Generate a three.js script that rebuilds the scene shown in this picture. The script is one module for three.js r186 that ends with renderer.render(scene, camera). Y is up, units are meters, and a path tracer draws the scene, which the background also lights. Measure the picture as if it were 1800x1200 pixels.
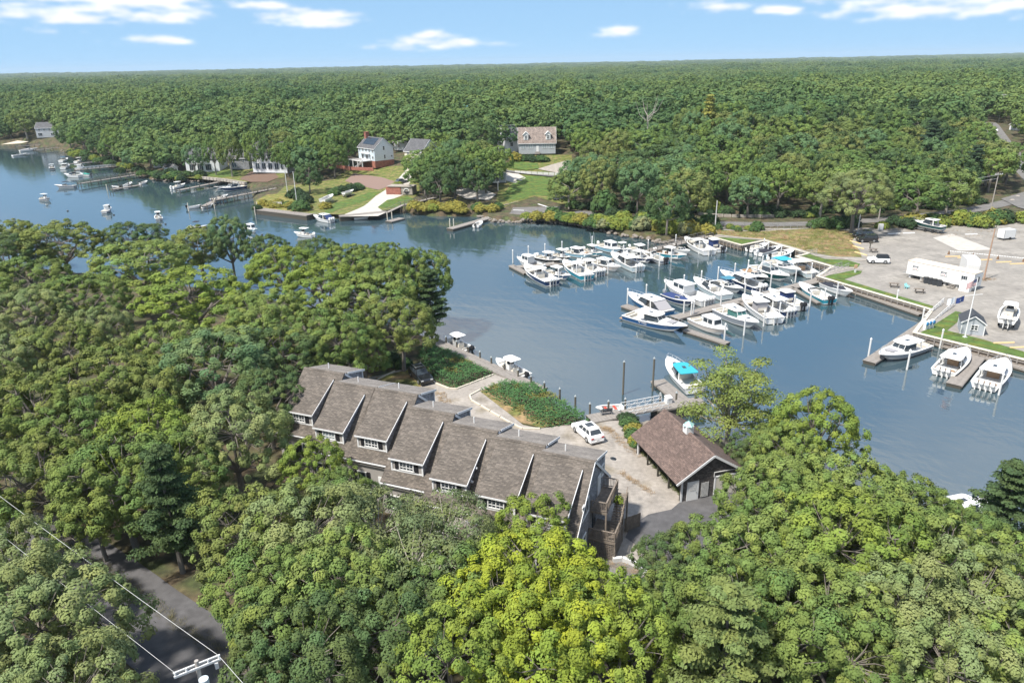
import * as THREE from 'three';
import { mergeGeometries } from 'three/addons/utils/BufferGeometryUtils.js';
import { ImprovedNoise } from 'three/addons/math/ImprovedNoise.js';

// ---------------------------------------------------------------- camera, sky, sun, exposure
const scene = new THREE.Scene();
const camera = new THREE.PerspectiveCamera(50.58, 1024 / 682, 0.5, 30000);
camera.position.set(0, 44, 0);
camera.rotation.set(THREE.MathUtils.degToRad(-20.976), 0, THREE.MathUtils.degToRad(-1.146), 'XYZ');
scene.add(camera);

const renderer = new THREE.WebGLRenderer({ antialias: true });
renderer.toneMapping = THREE.LinearToneMapping;
renderer.toneMappingExposure = 2.6;
renderer.shadowMap.enabled = true;

const sun = new THREE.DirectionalLight(new THREE.Color(1, 0.95, 0.87), 2.9);
sun.position.set(-135, 260, -25);
sun.target.position.set(0, 0, -120);
sun.castShadow = true;
sun.shadow.radius = 7;
sun.shadow.mapSize.set(4096, 4096);
Object.assign(sun.shadow.camera, { left: -350, right: 350, top: 350, bottom: -350, near: 1, far: 1200 });
scene.add(sun, sun.target);

const noise3 = new ImprovedNoise();
const nz = (x, y, z = 0.37) => noise3.noise(x, y, z);
const fbm = (x, y, o = 4, s = 0.37) => { let a = 0, f = 1, w = 0.5; for (let i = 0; i < o; i++) { a += w * nz(x * f, y * f, s + i * 7.3); f *= 2.03; w *= 0.5; } return a; };
function rnd(seed) { let s = seed >>> 0; return () => { s = (s + 0x6d2b79f5) | 0; let t = Math.imul(s ^ (s >>> 15), 1 | s); t = (t + Math.imul(t ^ (t >>> 7), 61 | t)) ^ t; return ((t ^ (t >>> 14)) >>> 0) / 4294967296; }; }
const clamp = THREE.MathUtils.clamp, lerp = THREE.MathUtils.lerp, sst = THREE.MathUtils.smoothstep;

{ // blue air, scattered low clouds, heavier unseen clouds higher up added as soft fill
  const W = 2560, Hh = 1280, d = new Float32Array(W * Hh * 4), D = Math.PI / 180;
  // the clouds low over the woods: azimuth (0 = straight ahead, degrees), elevation, half width, half height
  const low = [[-27.5, 3.45, 5.6, 0.95], [-24.4, 4.3, 7.5, 0.5], [-24.2, 1.9, 2.5, 0.3], [-13.3, 3.3, 3.2, 0.62], [-17, 4.1, 2.4, 0.35], [-5.8, 1.5, 4.6, 0.45], [-5.0, 2.0, 1.6, 0.4], [8.3, 2.0, 1.5, 0.42], [14.3, 3.5, 2.2, 0.5], [19.1, 3.1, 1.3, 0.36], [29.5, 2.85, 6.4, 0.8], [30, 3.6, 7, 0.8], [2, 5.4, 6, 0.7], [-40, 3, 5, 0.8], [44, 3.4, 5, 0.7]];
  for (let j = 0; j < Hh; j++) {
    const el = ((j + 0.5) / Hh - 0.5) * Math.PI, sy = Math.sin(el), e = el / D;
    for (let i = 0; i < W; i++) {
      const az = ((i + 0.5) / W - 0.5) * 2 * Math.PI, cx = Math.cos(az) * Math.cos(el), cz = Math.sin(az) * Math.cos(el);
      const up = Math.max(sy, 0), k = Math.pow(1 - up, 3.2);
      let r = lerp(0.07, 0.165, k), g = lerp(0.145, 0.278, k), b = lerp(0.285, 0.395, k);
      if (e > 0) {
        const a = Math.atan2(cx, -cz) / D;
        let c = 0;
        if (e < 9) for (const [ca, ce, wa, we] of low) {
          const u = (a - ca) / wa, v = (e - ce) / we, q = u * u + (v < 0 ? v * v * 1.9 : v * v);
          if (q > 3.2) continue;
          const n = fbm(a * 0.42, e * 2.3, 6, 1.7);
          c = Math.max(c, sst(1 - q * 0.62 + n * 2.3, 0.0, 1.35));
        }
        const s = 1 / (sy + 0.06), px = cx * s, pz = cz * s;
        const n = fbm(px * 0.55 + 3.1, pz * 0.85 + 8.2, 6, 4.2) + 0.35 * fbm(px * 0.2, pz * 0.2, 3, 9.4);
        c = Math.max(c, sst(n, -0.16, 0.34) * sst(e, 6.5, 12) * 0.95);  // cloud cover above the view, thickened to fill and soften the light
        const w = 0.43 + 0.08 * fbm(a * 0.5, e * 2, 3, 2.2);
        r = lerp(r, w, c); g = lerp(g, w * 1.0, c); b = lerp(b, w * 1.02, c);
      }
      const o = (j * W + i) * 4; d[o] = r; d[o + 1] = g; d[o + 2] = b; d[o + 3] = 1;
    }
  }
  const sky = new THREE.DataTexture(d, W, Hh, THREE.RGBAFormat, THREE.FloatType);
  sky.mapping = THREE.EquirectangularReflectionMapping; sky.magFilter = sky.minFilter = THREE.LinearFilter; sky.needsUpdate = true;
  scene.background = sky; scene.environment = sky;
}
scene.fog = new THREE.FogExp2(new THREE.Color(0.72, 0.84, 0.95), 0.00007);

// ---------------------------------------------------------------- helpers
const V = (x, y, z) => new THREE.Vector3(x, y, z);
const used = new Map();
function numbered(n) { const k = used.get(n) ?? 0; used.set(n, k + 1); return k ? n + '_' + String(k).padStart(3, '0') : n; }
function shade(o) { o.traverse((m) => { if (m.isMesh) m.castShadow = m.receiveShadow = true; }); return o; }
const rise = (x, z) => 12 * sst(-z - (205 + 0.85 * Math.max(0, -x - 40)), 18, 150); // the land climbs behind the far shore
function thing(name, label, category, x = 0, y = 0, z = 0, turn = 0, group) {
  const o = new THREE.Group(); o.name = numbered(name); o.position.set(x, y > 0.9 ? y + rise(x, z) : y, z); o.rotation.y = turn;
  o.userData = { label, category }; if (group) o.userData.group = group;
  scene.add(o); return o;
}
function struct(name, geo, m) { const o = new THREE.Mesh(geo, m); o.name = numbered(name); o.userData.kind = 'structure'; o.castShadow = o.receiveShadow = true; scene.add(o); return o; }
function part(parent, name, geo, m) { const o = new THREE.Mesh(geo.isBufferGeometry ? geo : geo.done(), m); o.name = name; o.castShadow = o.receiveShadow = true; parent.add(o); return o; }

// collects flat faces; uv in metres, taken from the plane a face lies in
class Geo {
  constructor() { this.p = []; this.uv = []; }
  tri(a, b, c, ua, ub, uc) {
    this.p.push(a[0], a[1], a[2], b[0], b[1], b[2], c[0], c[1], c[2]);
    if (ua) { this.uv.push(...ua, ...ub, ...uc); return this; }
    const nx = Math.abs((b[1] - a[1]) * (c[2] - a[2]) - (b[2] - a[2]) * (c[1] - a[1])), ny = Math.abs((b[2] - a[2]) * (c[0] - a[0]) - (b[0] - a[0]) * (c[2] - a[2])), nzz = Math.abs((b[0] - a[0]) * (c[1] - a[1]) - (b[1] - a[1]) * (c[0] - a[0]));
    for (const q of [a, b, c]) { if (ny >= nx && ny >= nzz) this.uv.push(q[0], q[2]); else if (nx >= nzz) this.uv.push(q[2], q[1]); else this.uv.push(q[0], q[1]); }
    return this;
  }
  quad(a, b, c, d, ...u) { if (u.length) { this.tri(a, b, c, u[0], u[1], u[2]); this.tri(a, c, d, u[0], u[2], u[3]); } else { this.tri(a, b, c); this.tri(a, c, d); } return this; }
  box(cx, cy, cz, w, h, d, turn = 0) {
    const c = Math.cos(turn), s = Math.sin(turn), P = (x, y, z) => [cx + x * c + z * s, cy + y, cz - x * s + z * c];
    const x = w / 2, y = h / 2, z = d / 2;
    const A = P(-x, -y, -z), B = P(x, -y, -z), C = P(x, -y, z), D = P(-x, -y, z), E = P(-x, y, -z), F = P(x, y, -z), G = P(x, y, z), I = P(-x, y, z);
    this.quad(D, C, G, I); this.quad(B, A, E, F); this.quad(C, B, F, G); this.quad(A, D, I, E); this.quad(I, G, F, E); this.quad(A, B, C, D);
    return this;
  }
  bar(a, b, w, h = w) { // a rectangular bar from a to b
    const A = V(...a), B = V(...b), d = B.clone().sub(A).normalize(), up = Math.abs(d.y) > 0.95 ? V(1, 0, 0) : V(0, 1, 0);
    const s = d.clone().cross(up).normalize().multiplyScalar(w / 2), t = s.clone().normalize().cross(d).multiplyScalar(h / 2);
    const q = (o, i, j) => { const v = o.clone().addScaledVector(s, i).addScaledVector(t, j); return [v.x, v.y, v.z]; };
    const r = [[-1, -1], [1, -1], [1, 1], [-1, 1]];
    for (let k = 0; k < 4; k++) { const m = r[k], n = r[(k + 1) % 4]; this.quad(q(A, ...m), q(A, ...n), q(B, ...n), q(B, ...m)); }
    this.quad(q(A, ...r[3]), q(A, ...r[2]), q(A, ...r[1]), q(A, ...r[0])); this.quad(q(B, ...r[0]), q(B, ...r[1]), q(B, ...r[2]), q(B, ...r[3]));
    return this;
  }
  cyl(a, b, r0, r1 = r0, n = 8) {
    const A = V(...a), B = V(...b), d = B.clone().sub(A).normalize(), up = Math.abs(d.y) > 0.95 ? V(1, 0, 0) : V(0, 1, 0);
    const s = d.clone().cross(up).normalize(), t = s.clone().cross(d);
    const q = (o, k, r) => { const f = (k / n) * Math.PI * 2; const v = o.clone().addScaledVector(s, Math.cos(f) * r).addScaledVector(t, Math.sin(f) * r); return [v.x, v.y, v.z]; };
    for (let k = 0; k < n; k++) {
      this.quad(q(A, k, r0), q(B, k, r1), q(B, k + 1, r1), q(A, k + 1, r0));
      if (r1 > 0.001) this.tri([B.x, B.y, B.z], q(B, k + 1, r1), q(B, k, r1));
      this.tri([A.x, A.y, A.z], q(A, k, r0), q(A, k + 1, r0));
    }
    return this;
  }
  poly(pts, y, flip) { // flat polygon, pts as [x, z]
    const t = THREE.ShapeUtils.triangulateShape(pts.map((p) => new THREE.Vector2(p[0], p[1])), []);
    for (const [a, b, c] of t) { const A = [pts[a][0], y, pts[a][1]], B = [pts[b][0], y, pts[b][1]], C = [pts[c][0], y, pts[c][1]]; const up = (B[0] - A[0]) * (C[2] - A[2]) - (B[2] - A[2]) * (C[0] - A[0]) < 0; if (up !== !!flip) this.tri(A, B, C); else this.tri(A, C, B); }
    return this;
  }
  prism(pts, y0, y1) {
    this.poly(pts, y1); this.poly(pts, y0, true);
    for (let i = 0; i < pts.length; i++) { const a = pts[i], b = pts[(i + 1) % pts.length]; this.quad([a[0], y0, a[1]], [b[0], y0, b[1]], [b[0], y1, b[1]], [a[0], y1, a[1]]); }
    return this;
  }
  slab(pts, t) { // a flat plate of 3 or 4 corners with thickness t below
    const n = V(...pts[1]).sub(V(...pts[0])).cross(V(...pts[2]).sub(V(...pts[0]))).normalize(); if (n.y < 0) n.negate();
    const low = pts.map((p) => [p[0] - n.x * t, p[1] - n.y * t, p[2] - n.z * t]);
    const ux = Math.abs(n.y) > 0.999 ? V(...pts[1]).sub(V(...pts[0])).normalize() : V(0, 1, 0).cross(n).normalize(), uy = n.clone().cross(ux);
    const uv = (p) => { const v = V(p[0] - pts[0][0], p[1] - pts[0][1], p[2] - pts[0][2]); return [v.dot(ux), v.dot(uy)]; };
    this.quad(...pts, ...pts.map(uv)); this.quad(low[3], low[2], low[1], low[0]);
    for (let i = 0; i < 4; i++) { const j = (i + 1) % 4; this.quad(pts[i], low[i], low[j], pts[j]); }
    return this;
  }
  done() {
    const g = new THREE.BufferGeometry();
    g.setAttribute('position', new THREE.Float32BufferAttribute(this.p, 3));
    g.setAttribute('uv', new THREE.Float32BufferAttribute(this.uv, 2));
    g.computeVertexNormals();
    return g;
  }
}
const boxAt = (...a) => new Geo().box(...a);

// ---------------------------------------------------------------- textures and materials
function texture(n, f, srgb = true) { // f(u, v) -> [r, g, b] 0..1, tileable use is up to f
  const d = new Uint8Array(n * n * 4);
  for (let j = 0; j < n; j++) for (let i = 0; i < n; i++) { const c = f(i / n, j / n), o = (j * n + i) * 4; d[o] = clamp(c[0], 0, 1) * 255; d[o + 1] = clamp(c[1], 0, 1) * 255; d[o + 2] = clamp(c[2], 0, 1) * 255; d[o + 3] = 255; }
  const t = new THREE.DataTexture(d, n, n, THREE.RGBAFormat); t.wrapS = t.wrapT = THREE.RepeatWrapping; t.magFilter = t.minFilter = THREE.LinearFilter;
  if (srgb) t.colorSpace = THREE.SRGBColorSpace; t.needsUpdate = true; return t;
}
// noise that repeats after one tile, p = cells per tile
const tn = (u, v, p, s = 0) => { const f = (x, y) => nz(x * p, y * p, s); const a = u * u * (3 - 2 * u), b = v * v * (3 - 2 * v); return lerp(lerp(f(u, v), f(u - 1, v), a), lerp(f(u, v - 1), f(u - 1, v - 1), a), b) * 1.3; };
const sized = (t, m) => { const c = t.clone(); c.repeat.set(1 / m, 1 / m); c.needsUpdate = true; return c; };
const grain = (base, parts, n = 512) => texture(n, (u, v) => { let k = 1; const c = [...base]; for (const [p, amp, s, tint] of parts) { const q = tn(u, v, p, s) * amp; if (tint) { const w = clamp(q, 0, 1); for (let i = 0; i < 3; i++) c[i] = lerp(c[i], tint[i], w); } else k += q; } return c.map((x) => x * k); });
const std = (r, g, b, rough = 0.8, o = {}) => new THREE.MeshStandardMaterial({ color: new THREE.Color().setRGB(r, g, b), roughness: rough, metalness: 0, ...o });
const textured = (t, m, rough = 0.9, o = {}) => new THREE.MeshStandardMaterial({ map: sized(t, m), roughness: rough, metalness: 0, ...o });

const R0 = rnd(11);
const speck = (n, seed, f) => { const r = rnd(seed), a = new Float32Array(n * n); for (let i = 0; i < n * n; i++) a[i] = r(); return (u, v) => a[(Math.floor(v * n) % n) * n + (Math.floor(u * n) % n)]; };
const sp1 = speck(512, 3), sp2 = speck(256, 4);

const tGravel = texture(512, (u, v) => { const k = 0.84 + 0.22 * sp1(u, v) + 0.12 * tn(u, v, 5, 1) + 0.1 * tn(u, v, 23, 2), w = clamp(tn(u, v, 4, 5) * 1.6 - 0.25, 0, 0.6); return [0.60 * k - 0.12 * w, 0.572 * k - 0.13 * w, 0.54 * k - 0.17 * w]; });
const tYard = texture(512, (u, v) => { const k = 0.86 + 0.18 * sp1(u, v) + 0.12 * tn(u, v, 4, 11) + 0.1 * tn(u, v, 17, 12); return [0.56 * k, 0.54 * k, 0.512 * k]; });
const tAsphalt = texture(512, (u, v) => { const k = 0.85 + 0.25 * sp1(u, v) + 0.16 * tn(u, v, 4, 21) + 0.1 * tn(u, v, 13, 22); return [0.335 * k, 0.33 * k, 0.335 * k]; });
const tRoadOld = texture(512, (u, v) => { const k = 0.87 + 0.18 * sp1(u, v) + 0.14 * tn(u, v, 4, 25) + 0.1 * tn(u, v, 13, 26); return [0.44 * k, 0.43 * k, 0.42 * k]; });
const tConcrete = texture(256, (u, v) => { const k = 0.9 + 0.1 * sp2(u, v) + 0.12 * tn(u, v, 4, 31) + 0.06 * tn(u, v, 13, 32); return [0.62 * k, 0.59 * k, 0.55 * k]; });
const tLawn = texture(512, (u, v) => { const k = 0.72 + 0.4 * sp1(u, v) + 0.25 * tn(u, v, 6, 41) + 0.12 * tn(u, v, 21, 42), w = clamp(tn(u, v, 5, 45) * 1.3, 0, 0.6); return [(0.31 + 0.13 * w) * k, (0.405 + 0.02 * w) * k, 0.16 * k]; });
const tDry = texture(512, (u, v) => { const k = 0.72 + 0.4 * sp1(u, v) + 0.25 * tn(u, v, 6, 51) + 0.2 * tn(u, v, 19, 52), w = clamp(0.45 + tn(u, v, 5, 55) * 1.3, 0, 1); return [lerp(0.56, 0.40, w) * k, lerp(0.47, 0.42, w) * k, lerp(0.34, 0.2, w) * k]; });
const tLitter = texture(512, (u, v) => { const k = 0.7 + 0.4 * sp1(u, v) + 0.3 * tn(u, v, 6, 61) + 0.2 * tn(u, v, 19, 62), w = clamp(0.4 + tn(u, v, 4, 65) * 1.3, 0, 1); return [lerp(0.36, 0.27, w) * k, lerp(0.31, 0.30, w) * k, lerp(0.235, 0.17, w) * k]; });
const tWood = texture(256, (u, v) => { const k = 0.86 + 0.14 * sp2(u, v * 0.1) + 0.15 * tn(u, v, 4, 71) + 0.08 * sp2(u, v); return [0.54 * k, 0.515 * k, 0.49 * k]; });
const tDeckWood = texture(256, (u, v) => { const k = 0.8 + 0.22 * sp2(u, v * 0.1) + 0.2 * tn(u, v, 5, 75); return [0.53 * k, 0.485 * k, 0.44 * k]; });
// asphalt shingles: courses of short tabs, each its own tone; 4 m per tile
function shingles(r, g, b, seed, rows = 28, tabs = 13, vary = 0.2) {
  const q = rnd(seed), tone = Array.from({ length: rows * tabs }, () => 1 + (q() - 0.5) * vary * 2);
  return texture(512, (u, v) => {
    const y = v * rows, j = Math.floor(y) % rows, x = (u + (j % 2) * 0.5 / tabs + ((j * 7) % 5) * 0.013) * tabs, i = ((Math.floor(x) % tabs) + tabs) % tabs;
    let k = tone[j * tabs + i] * (0.93 + 0.14 * sp1(u, v)) * (1 + 0.13 * tn(u, v, 3, seed) + 0.1 * tn(u, v, 9, seed + 3));
    const fy = y - Math.floor(y), fx = x - Math.floor(x); if (fy < 0.16) k *= 0.62; else if (fx < 0.06) k *= 0.75;
    return [r * k, g * k, b * k];
  });
}
const tRoof = shingles(0.39, 0.362, 0.335, 101, 28, 13, 0.15), tBarnRoof = shingles(0.395, 0.335, 0.31, 102, 28, 13, 0.13), tCedar = shingles(0.54, 0.545, 0.565, 103, 26, 22, 0.12), tBarnWall = shingles(0.33, 0.31, 0.30, 104, 26, 22, 0.22), tGreyRoof = shingles(0.36, 0.36, 0.37, 105, 28, 13, 0.1), tBrick = shingles(0.60, 0.39, 0.33, 106, 50, 18, 0.18), tClap = texture(64, (u, v) => { const f = (v * 8) % 1, k = f < 0.16 ? 0.7 : 1; return [k, k, k]; });

const M = {
  roof: textured(tRoof, 4, 0.95, { bumpMap: sized(tRoof, 4), bumpScale: 0.02 }), barnRoof: textured(tBarnRoof, 4, 0.95), greyRoof: textured(tGreyRoof, 4, 0.95), flatRoof: textured(shingles(0.50, 0.475, 0.45, 107, 28, 13, 0.06), 4, 0.95),
  cedar: textured(tCedar, 4, 0.9), barnWall: textured(tBarnWall, 4, 0.9), brick: textured(tBrick, 4, 0.9),
  beige: std(0.31, 0.29, 0.27, 0.85), white: std(0.70, 0.70, 0.69, 0.55), trim: std(0.66, 0.665, 0.67, 0.6), black: std(0.018, 0.018, 0.02, 0.5), shutter: std(0.012, 0.012, 0.015, 0.6),
  glass: std(0.035, 0.045, 0.055, 0.06), glassLight: std(0.28, 0.33, 0.36, 0.1), clap: new THREE.MeshStandardMaterial({ map: sized(tClap, 1), color: new THREE.Color().setRGB(0.76, 0.78, 0.80), roughness: 0.7 }), clapBlue: new THREE.MeshStandardMaterial({ map: sized(tClap, 1), color: new THREE.Color().setRGB(0.56, 0.65, 0.72), roughness: 0.7 }),
  cream: std(0.74, 0.68, 0.55, 0.8), greySide: new THREE.MeshStandardMaterial({ map: sized(tClap, 1), color: new THREE.Color().setRGB(0.42, 0.45, 0.48), roughness: 0.8 }), charcoal: std(0.045, 0.05, 0.058, 0.85),
  wood: textured(tWood, 2, 0.9), deckWood: textured(tDeckWood, 2, 0.9), pile: std(0.105, 0.095, 0.075, 0.9), pileCap: std(0.3, 0.33, 0.34, 0.7), whitePile: std(0.56, 0.56, 0.55, 0.6), paleWood: std(0.55, 0.5, 0.41, 0.85), darkWood: std(0.05, 0.045, 0.035, 0.8),
  gel: std(0.70, 0.70, 0.685, 0.22), gelGrey: std(0.55, 0.55, 0.54, 0.35), cushion: std(0.60, 0.555, 0.475, 0.7), tan: std(0.45, 0.3, 0.19, 0.7), teak: std(0.34, 0.22, 0.13, 0.7), chrome: std(0.7, 0.7, 0.7, 0.25, { metalness: 0.8 }), rubber: std(0.02, 0.02, 0.02, 0.85), steel: std(0.42, 0.43, 0.44, 0.4, { metalness: 0.6 }),
  bark: std(0.17, 0.15, 0.13, 0.95), barkPale: std(0.34, 0.31, 0.27, 0.95), poleWood: std(0.34, 0.31, 0.28, 0.9), copper: std(0.30, 0.50, 0.46, 0.6), lens: std(0.7, 0.7, 0.68, 0.3), redLens: std(0.4, 0.02, 0.02, 0.3), orange: std(0.7, 0.5, 0.25, 0.8),
};
const navy = std(0.012, 0.022, 0.065, 0.3), hullColor = (r, g, b) => std(r, g, b, 0.22);
const canvasBlue = std(0.02, 0.04, 0.13, 0.85), canvasBlack = std(0.018, 0.02, 0.03, 0.85), canvasGrey = std(0.30, 0.29, 0.30, 0.9), canvasTeal = std(0.03, 0.33, 0.42, 0.8);

// ---------------------------------------------------------------- land and water
const SHORE_FAR = [[-620, -470], [-380.6,-494.2], [-337.1,-496.7], [-328.2,-502.3], [-300.0,-479.1], [-277.6,-461.7], [-255.2,-436.3], [-236.4,-421.7], [-220.3,-395.8], [-185.4,-356.9], [-173.2,-339.6], [-151.4,-315.7], [-141.5,-314.4], [-130.6,-311.3], [-121.3,-308.5], [-107.5,-297.5], [-101.9,-288.2], [-92.8,-262.7], [-86.0,-244.2], [-79.2,-236.5], [-63.4,-226.4], [-53.1,-224.5], [-40.6,-225.0], [-39.3,-231.4], [-36.0,-233.9], [-29.5,-230.4], [-26.0,-226.3], [-20.0,-224.7], [-9.8,-223.7], [-5.8,-215.4], [2.6,-212.9], [5.0,-216.0], [10.9,-213.8], [16.5,-209.1], [23.9,-202.9], [29.8,-192.8], [36.7,-188.1], [39.3,-182.6], [46.1,-185.3], [52.8,-188.0]];
const BULK = [[51.8,-184.6], [57.0,-174.0], [64.2,-178.3], [70.0,-164.4], [66.1,-162.0], [70.5,-152.6], [64.3,-145.4], [75.7,-122.6], [66.6,-111.3], [76.4,-99.2], [80.8,-93.7]];
const SHORE_NEAR = [[58.8,-40.9], [49.0,-50.5], [44.9,-54.8], [41.6,-59.3], [38.3,-62.8], [32.7,-69.6], [29.1,-76.1], [23.7,-78.9], [18.6,-81.6], [16.6,-82.8], [13.6,-83.6], [9.9,-84.5], [3.8,-93.8], [-1.8,-101.5], [-10.5,-113.0], [-15.8,-118.2], [-32.3,-130.3], [-56.8,-144.7], [-90.7,-160.1], [-124.6,-172.2], [-179.0,-186.7], [-620, -260]];
const farCorner = [170, -95];
const WATER = [...SHORE_FAR, ...BULK, farCorner, [200, -60], ...SHORE_NEAR];
function inside(p, x, z) { let c = false; for (let i = 0, j = p.length - 1; i < p.length; j = i++) { const a = p[i], b = p[j]; if ((a[1] > z) !== (b[1] > z) && x < ((b[0] - a[0]) * (z - a[1])) / (b[1] - a[1]) + a[0]) c = !c; } return c; }
function edge(p, x, z, closed = true) { let m = 1e9; for (let i = closed ? 0 : 1, j = closed ? p.length - 1 : 0; i < p.length; j = i++) { const a = p[j], b = p[i], dx = b[0] - a[0], dz = b[1] - a[1], t = clamp(((x - a[0]) * dx + (z - a[1]) * dz) / (dx * dx + dz * dz || 1), 0, 1); m = Math.min(m, Math.hypot(x - a[0] - dx * t, z - a[1] - dz * t)); } return m; }
const shoreDist = (x, z) => (inside(WATER, x, z) ? -1 : 1) * edge(WATER, x, z);
const landBase = (x, z) => 1.36 + rise(x, z) + 7 * sst(x, 45, 85) * Math.exp(-(((x - 95) / 60) ** 2) - ((z + 300) / 36) ** 2) + sst(-z, 430, 900) * 13 * fbm(x / 380, z / 380, 3, 5.5) + sst(-z, 2600, 6500) * 14 + sst(-z, 5200, 7600) * 14 * (0.6 + fbm(x / 2100, z / 2100, 2, 3.3));
{ // land: one sheet, finer where the shore is
  const xs = [], zs = [];
  for (let x = -9000; x < -560; x += 420) xs.push(x); for (let x = -560; x < -160; x += 8) xs.push(x); for (let x = -160; x <= 160; x += 2.2) xs.push(x); for (let x = 168; x < 560; x += 8) xs.push(x); for (let x = 560; x <= 9000; x += 420) xs.push(x);
  for (let z = 700; z > 0; z -= 70) zs.push(z); for (let z = 0; z > -330; z -= 2.2) zs.push(z); for (let z = -330; z > -560; z -= 5) zs.push(z); for (let z = -560; z > -1200; z -= 30) zs.push(z); for (let z = -1200; z >= -9000; z -= 300) zs.push(z);
  const p = new Float32Array(xs.length * zs.length * 3), uv = new Float32Array(xs.length * zs.length * 2), ix = [];
  zs.forEach((z, j) => xs.forEach((x, i) => {
    let h = landBase(x, z);
    if (x > -640 && x < 240 && z > -560 && z < 20) { const d = shoreDist(x, z); h = d > 8 ? h : lerp(-2.2, h, sst(d, -2.2, 1.8)); if (d > -2 && d < 8) h -= 0.12 * Math.abs(nz(x * 0.4, z * 0.4)); }
    const o = j * xs.length + i; p.set([x, h, z], o * 3); uv.set([x, z], o * 2);
    if (i && j) { const a = o, b = o - 1, c = o - xs.length, d = c - 1; ix.push(a, c, d, a, d, b); }
  }));
  const g = new THREE.BufferGeometry(); g.setAttribute('position', new THREE.BufferAttribute(p, 3)); g.setAttribute('uv', new THREE.BufferAttribute(uv, 2)); g.setIndex(ix); g.computeVertexNormals();
  struct('ground', g, textured(tLitter, 9, 0.98));
}
{ // water
  const n = 1024, h = new Float32Array(n * n);
  const waves = [], r = rnd(77);
  for (let k = 0; k < 46; k++) { const a = -0.5 + (r() - 0.5) * 2.0, f = 3 + Math.pow(r(), 1.4) * 42, i = Math.round(Math.cos(a) * f), j = Math.round(Math.sin(a) * f); waves.push([i, j, r() * 6.28, 1 / Math.pow(Math.hypot(i, j) + 2, 1.15)]); }
  for (let y = 0; y < n; y++) for (let x = 0; x < n; x++) { let s = 0; for (const [i, j, f, w] of waves) s += w * Math.sin((i * x + j * y) / n * Math.PI * 2 + f); h[y * n + x] = s; }
  let lo = 1e9, hi = -1e9; for (const v of h) { lo = Math.min(lo, v); hi = Math.max(hi, v); }
  const d = new Uint8Array(n * n * 4);
  for (let k = 0; k < n * n; k++) { const v = ((h[k] - lo) / (hi - lo)) * 255; d[k * 4] = d[k * 4 + 1] = d[k * 4 + 2] = v; d[k * 4 + 3] = 255; }
  const t = new THREE.DataTexture(d, n, n); t.wrapS = t.wrapT = THREE.RepeatWrapping; t.magFilter = t.minFilter = THREE.LinearFilter; t.repeat.set(1 / 23, 1 / 23); t.needsUpdate = true;
  const g = new Geo().poly([[-1500, 80], [700, 80], [700, -620], [-1500, -620]], 0).done();
  struct('water', g, new THREE.MeshPhysicalMaterial({ color: new THREE.Color().setRGB(0.034, 0.062, 0.075), roughness: 0.08, ior: 2.9, bumpMap: t, bumpScale: 0.022 }));
}
function sheet(name, pts, lift, m) { // flat pieces of ground; on the far slope they are cut fine and laid on the land
  const g = new Geo();
  if (!pts.some((p) => rise(p[0], p[1]) > 0.01)) return struct(name, g.poly(pts, 1.4 + lift).done(), m);
  const f = new Geo().poly(pts, 0), P = (x, z) => [x, 1.46 + lift + rise(x, z), z];
  const cut = (a, b, c, n) => { const l = [[a, b, c], [b, c, a], [c, a, b]].sort((p, q) => Math.hypot(q[0][0] - q[1][0], q[0][1] - q[1][1]) - Math.hypot(p[0][0] - p[1][0], p[0][1] - p[1][1]))[0]; if (n > 12 || Math.hypot(l[0][0] - l[1][0], l[0][1] - l[1][1]) < 2.5) { g.tri(P(...a), P(...b), P(...c)); return; } const m2 = [(l[0][0] + l[1][0]) / 2, (l[0][1] + l[1][1]) / 2]; cut(l[0], m2, l[2], n + 1); cut(m2, l[1], l[2], n + 1); };
  for (let i = 0; i < f.p.length; i += 9) cut([f.p[i], f.p[i + 2]], [f.p[i + 3], f.p[i + 5]], [f.p[i + 6], f.p[i + 8]], 0);
  return struct(name, g.done(), m);
}
const strip = (pts, w) => { const L = [], R = []; pts.forEach((p, i) => { const a = pts[Math.max(i - 1, 0)], b = pts[Math.min(i + 1, pts.length - 1)], d = Math.hypot(b[0] - a[0], b[1] - a[1]), nx = -(b[1] - a[1]) / d * w / 2, nzz = (b[0] - a[0]) / d * w / 2; L.push([p[0] + nx, p[1] + nzz]); R.unshift([p[0] - nx, p[1] - nzz]); }); return [...L, ...R]; };
// a road that follows the land
function road(name, pts, w, m, lift = 0.08) {
  const c = new THREE.CatmullRomCurve3(pts.map((p) => V(p[0], 0, p[1]))), n = Math.ceil(c.getLength() / 3), g = new Geo(), row = [];
  for (let i = 0; i <= n; i++) { const q = c.getPointAt(i / n), t = c.getTangentAt(i / n), y = landBase(q.x, q.z) + lift; row.push([[q.x - t.z * w / 2, y, q.z + t.x * w / 2], [q.x + t.z * w / 2, y, q.z - t.x * w / 2], i / n * c.getLength()]); }
  for (let i = 0; i < n; i++) { const a = row[i], b = row[i + 1]; g.quad(a[0], a[1], b[1], b[0]); }
  return struct(name, g.done(), m);
}
const mAsphalt = textured(tAsphalt, 7, 0.92), mOld = textured(tRoadOld, 9, 0.92), mGravel = textured(tGravel, 11, 0.97), mYard = textured(tYard, 16, 0.97), mConcrete = textured(tConcrete, 5, 0.9), mLawn = textured(tLawn, 9, 0.98), mDry = textured(tDry, 12, 0.98), mLitter = textured(tLitter, 6, 0.98), mSand = std(0.52, 0.46, 0.37, 0.95), mShell = textured(texture(256, (u, v) => { const k = 0.92 + 0.12 * sp2(u, v) + 0.08 * tn(u, v, 5, 91); return [0.70 * k, 0.68 * k, 0.65 * k]; }), 6, 0.95);

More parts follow.
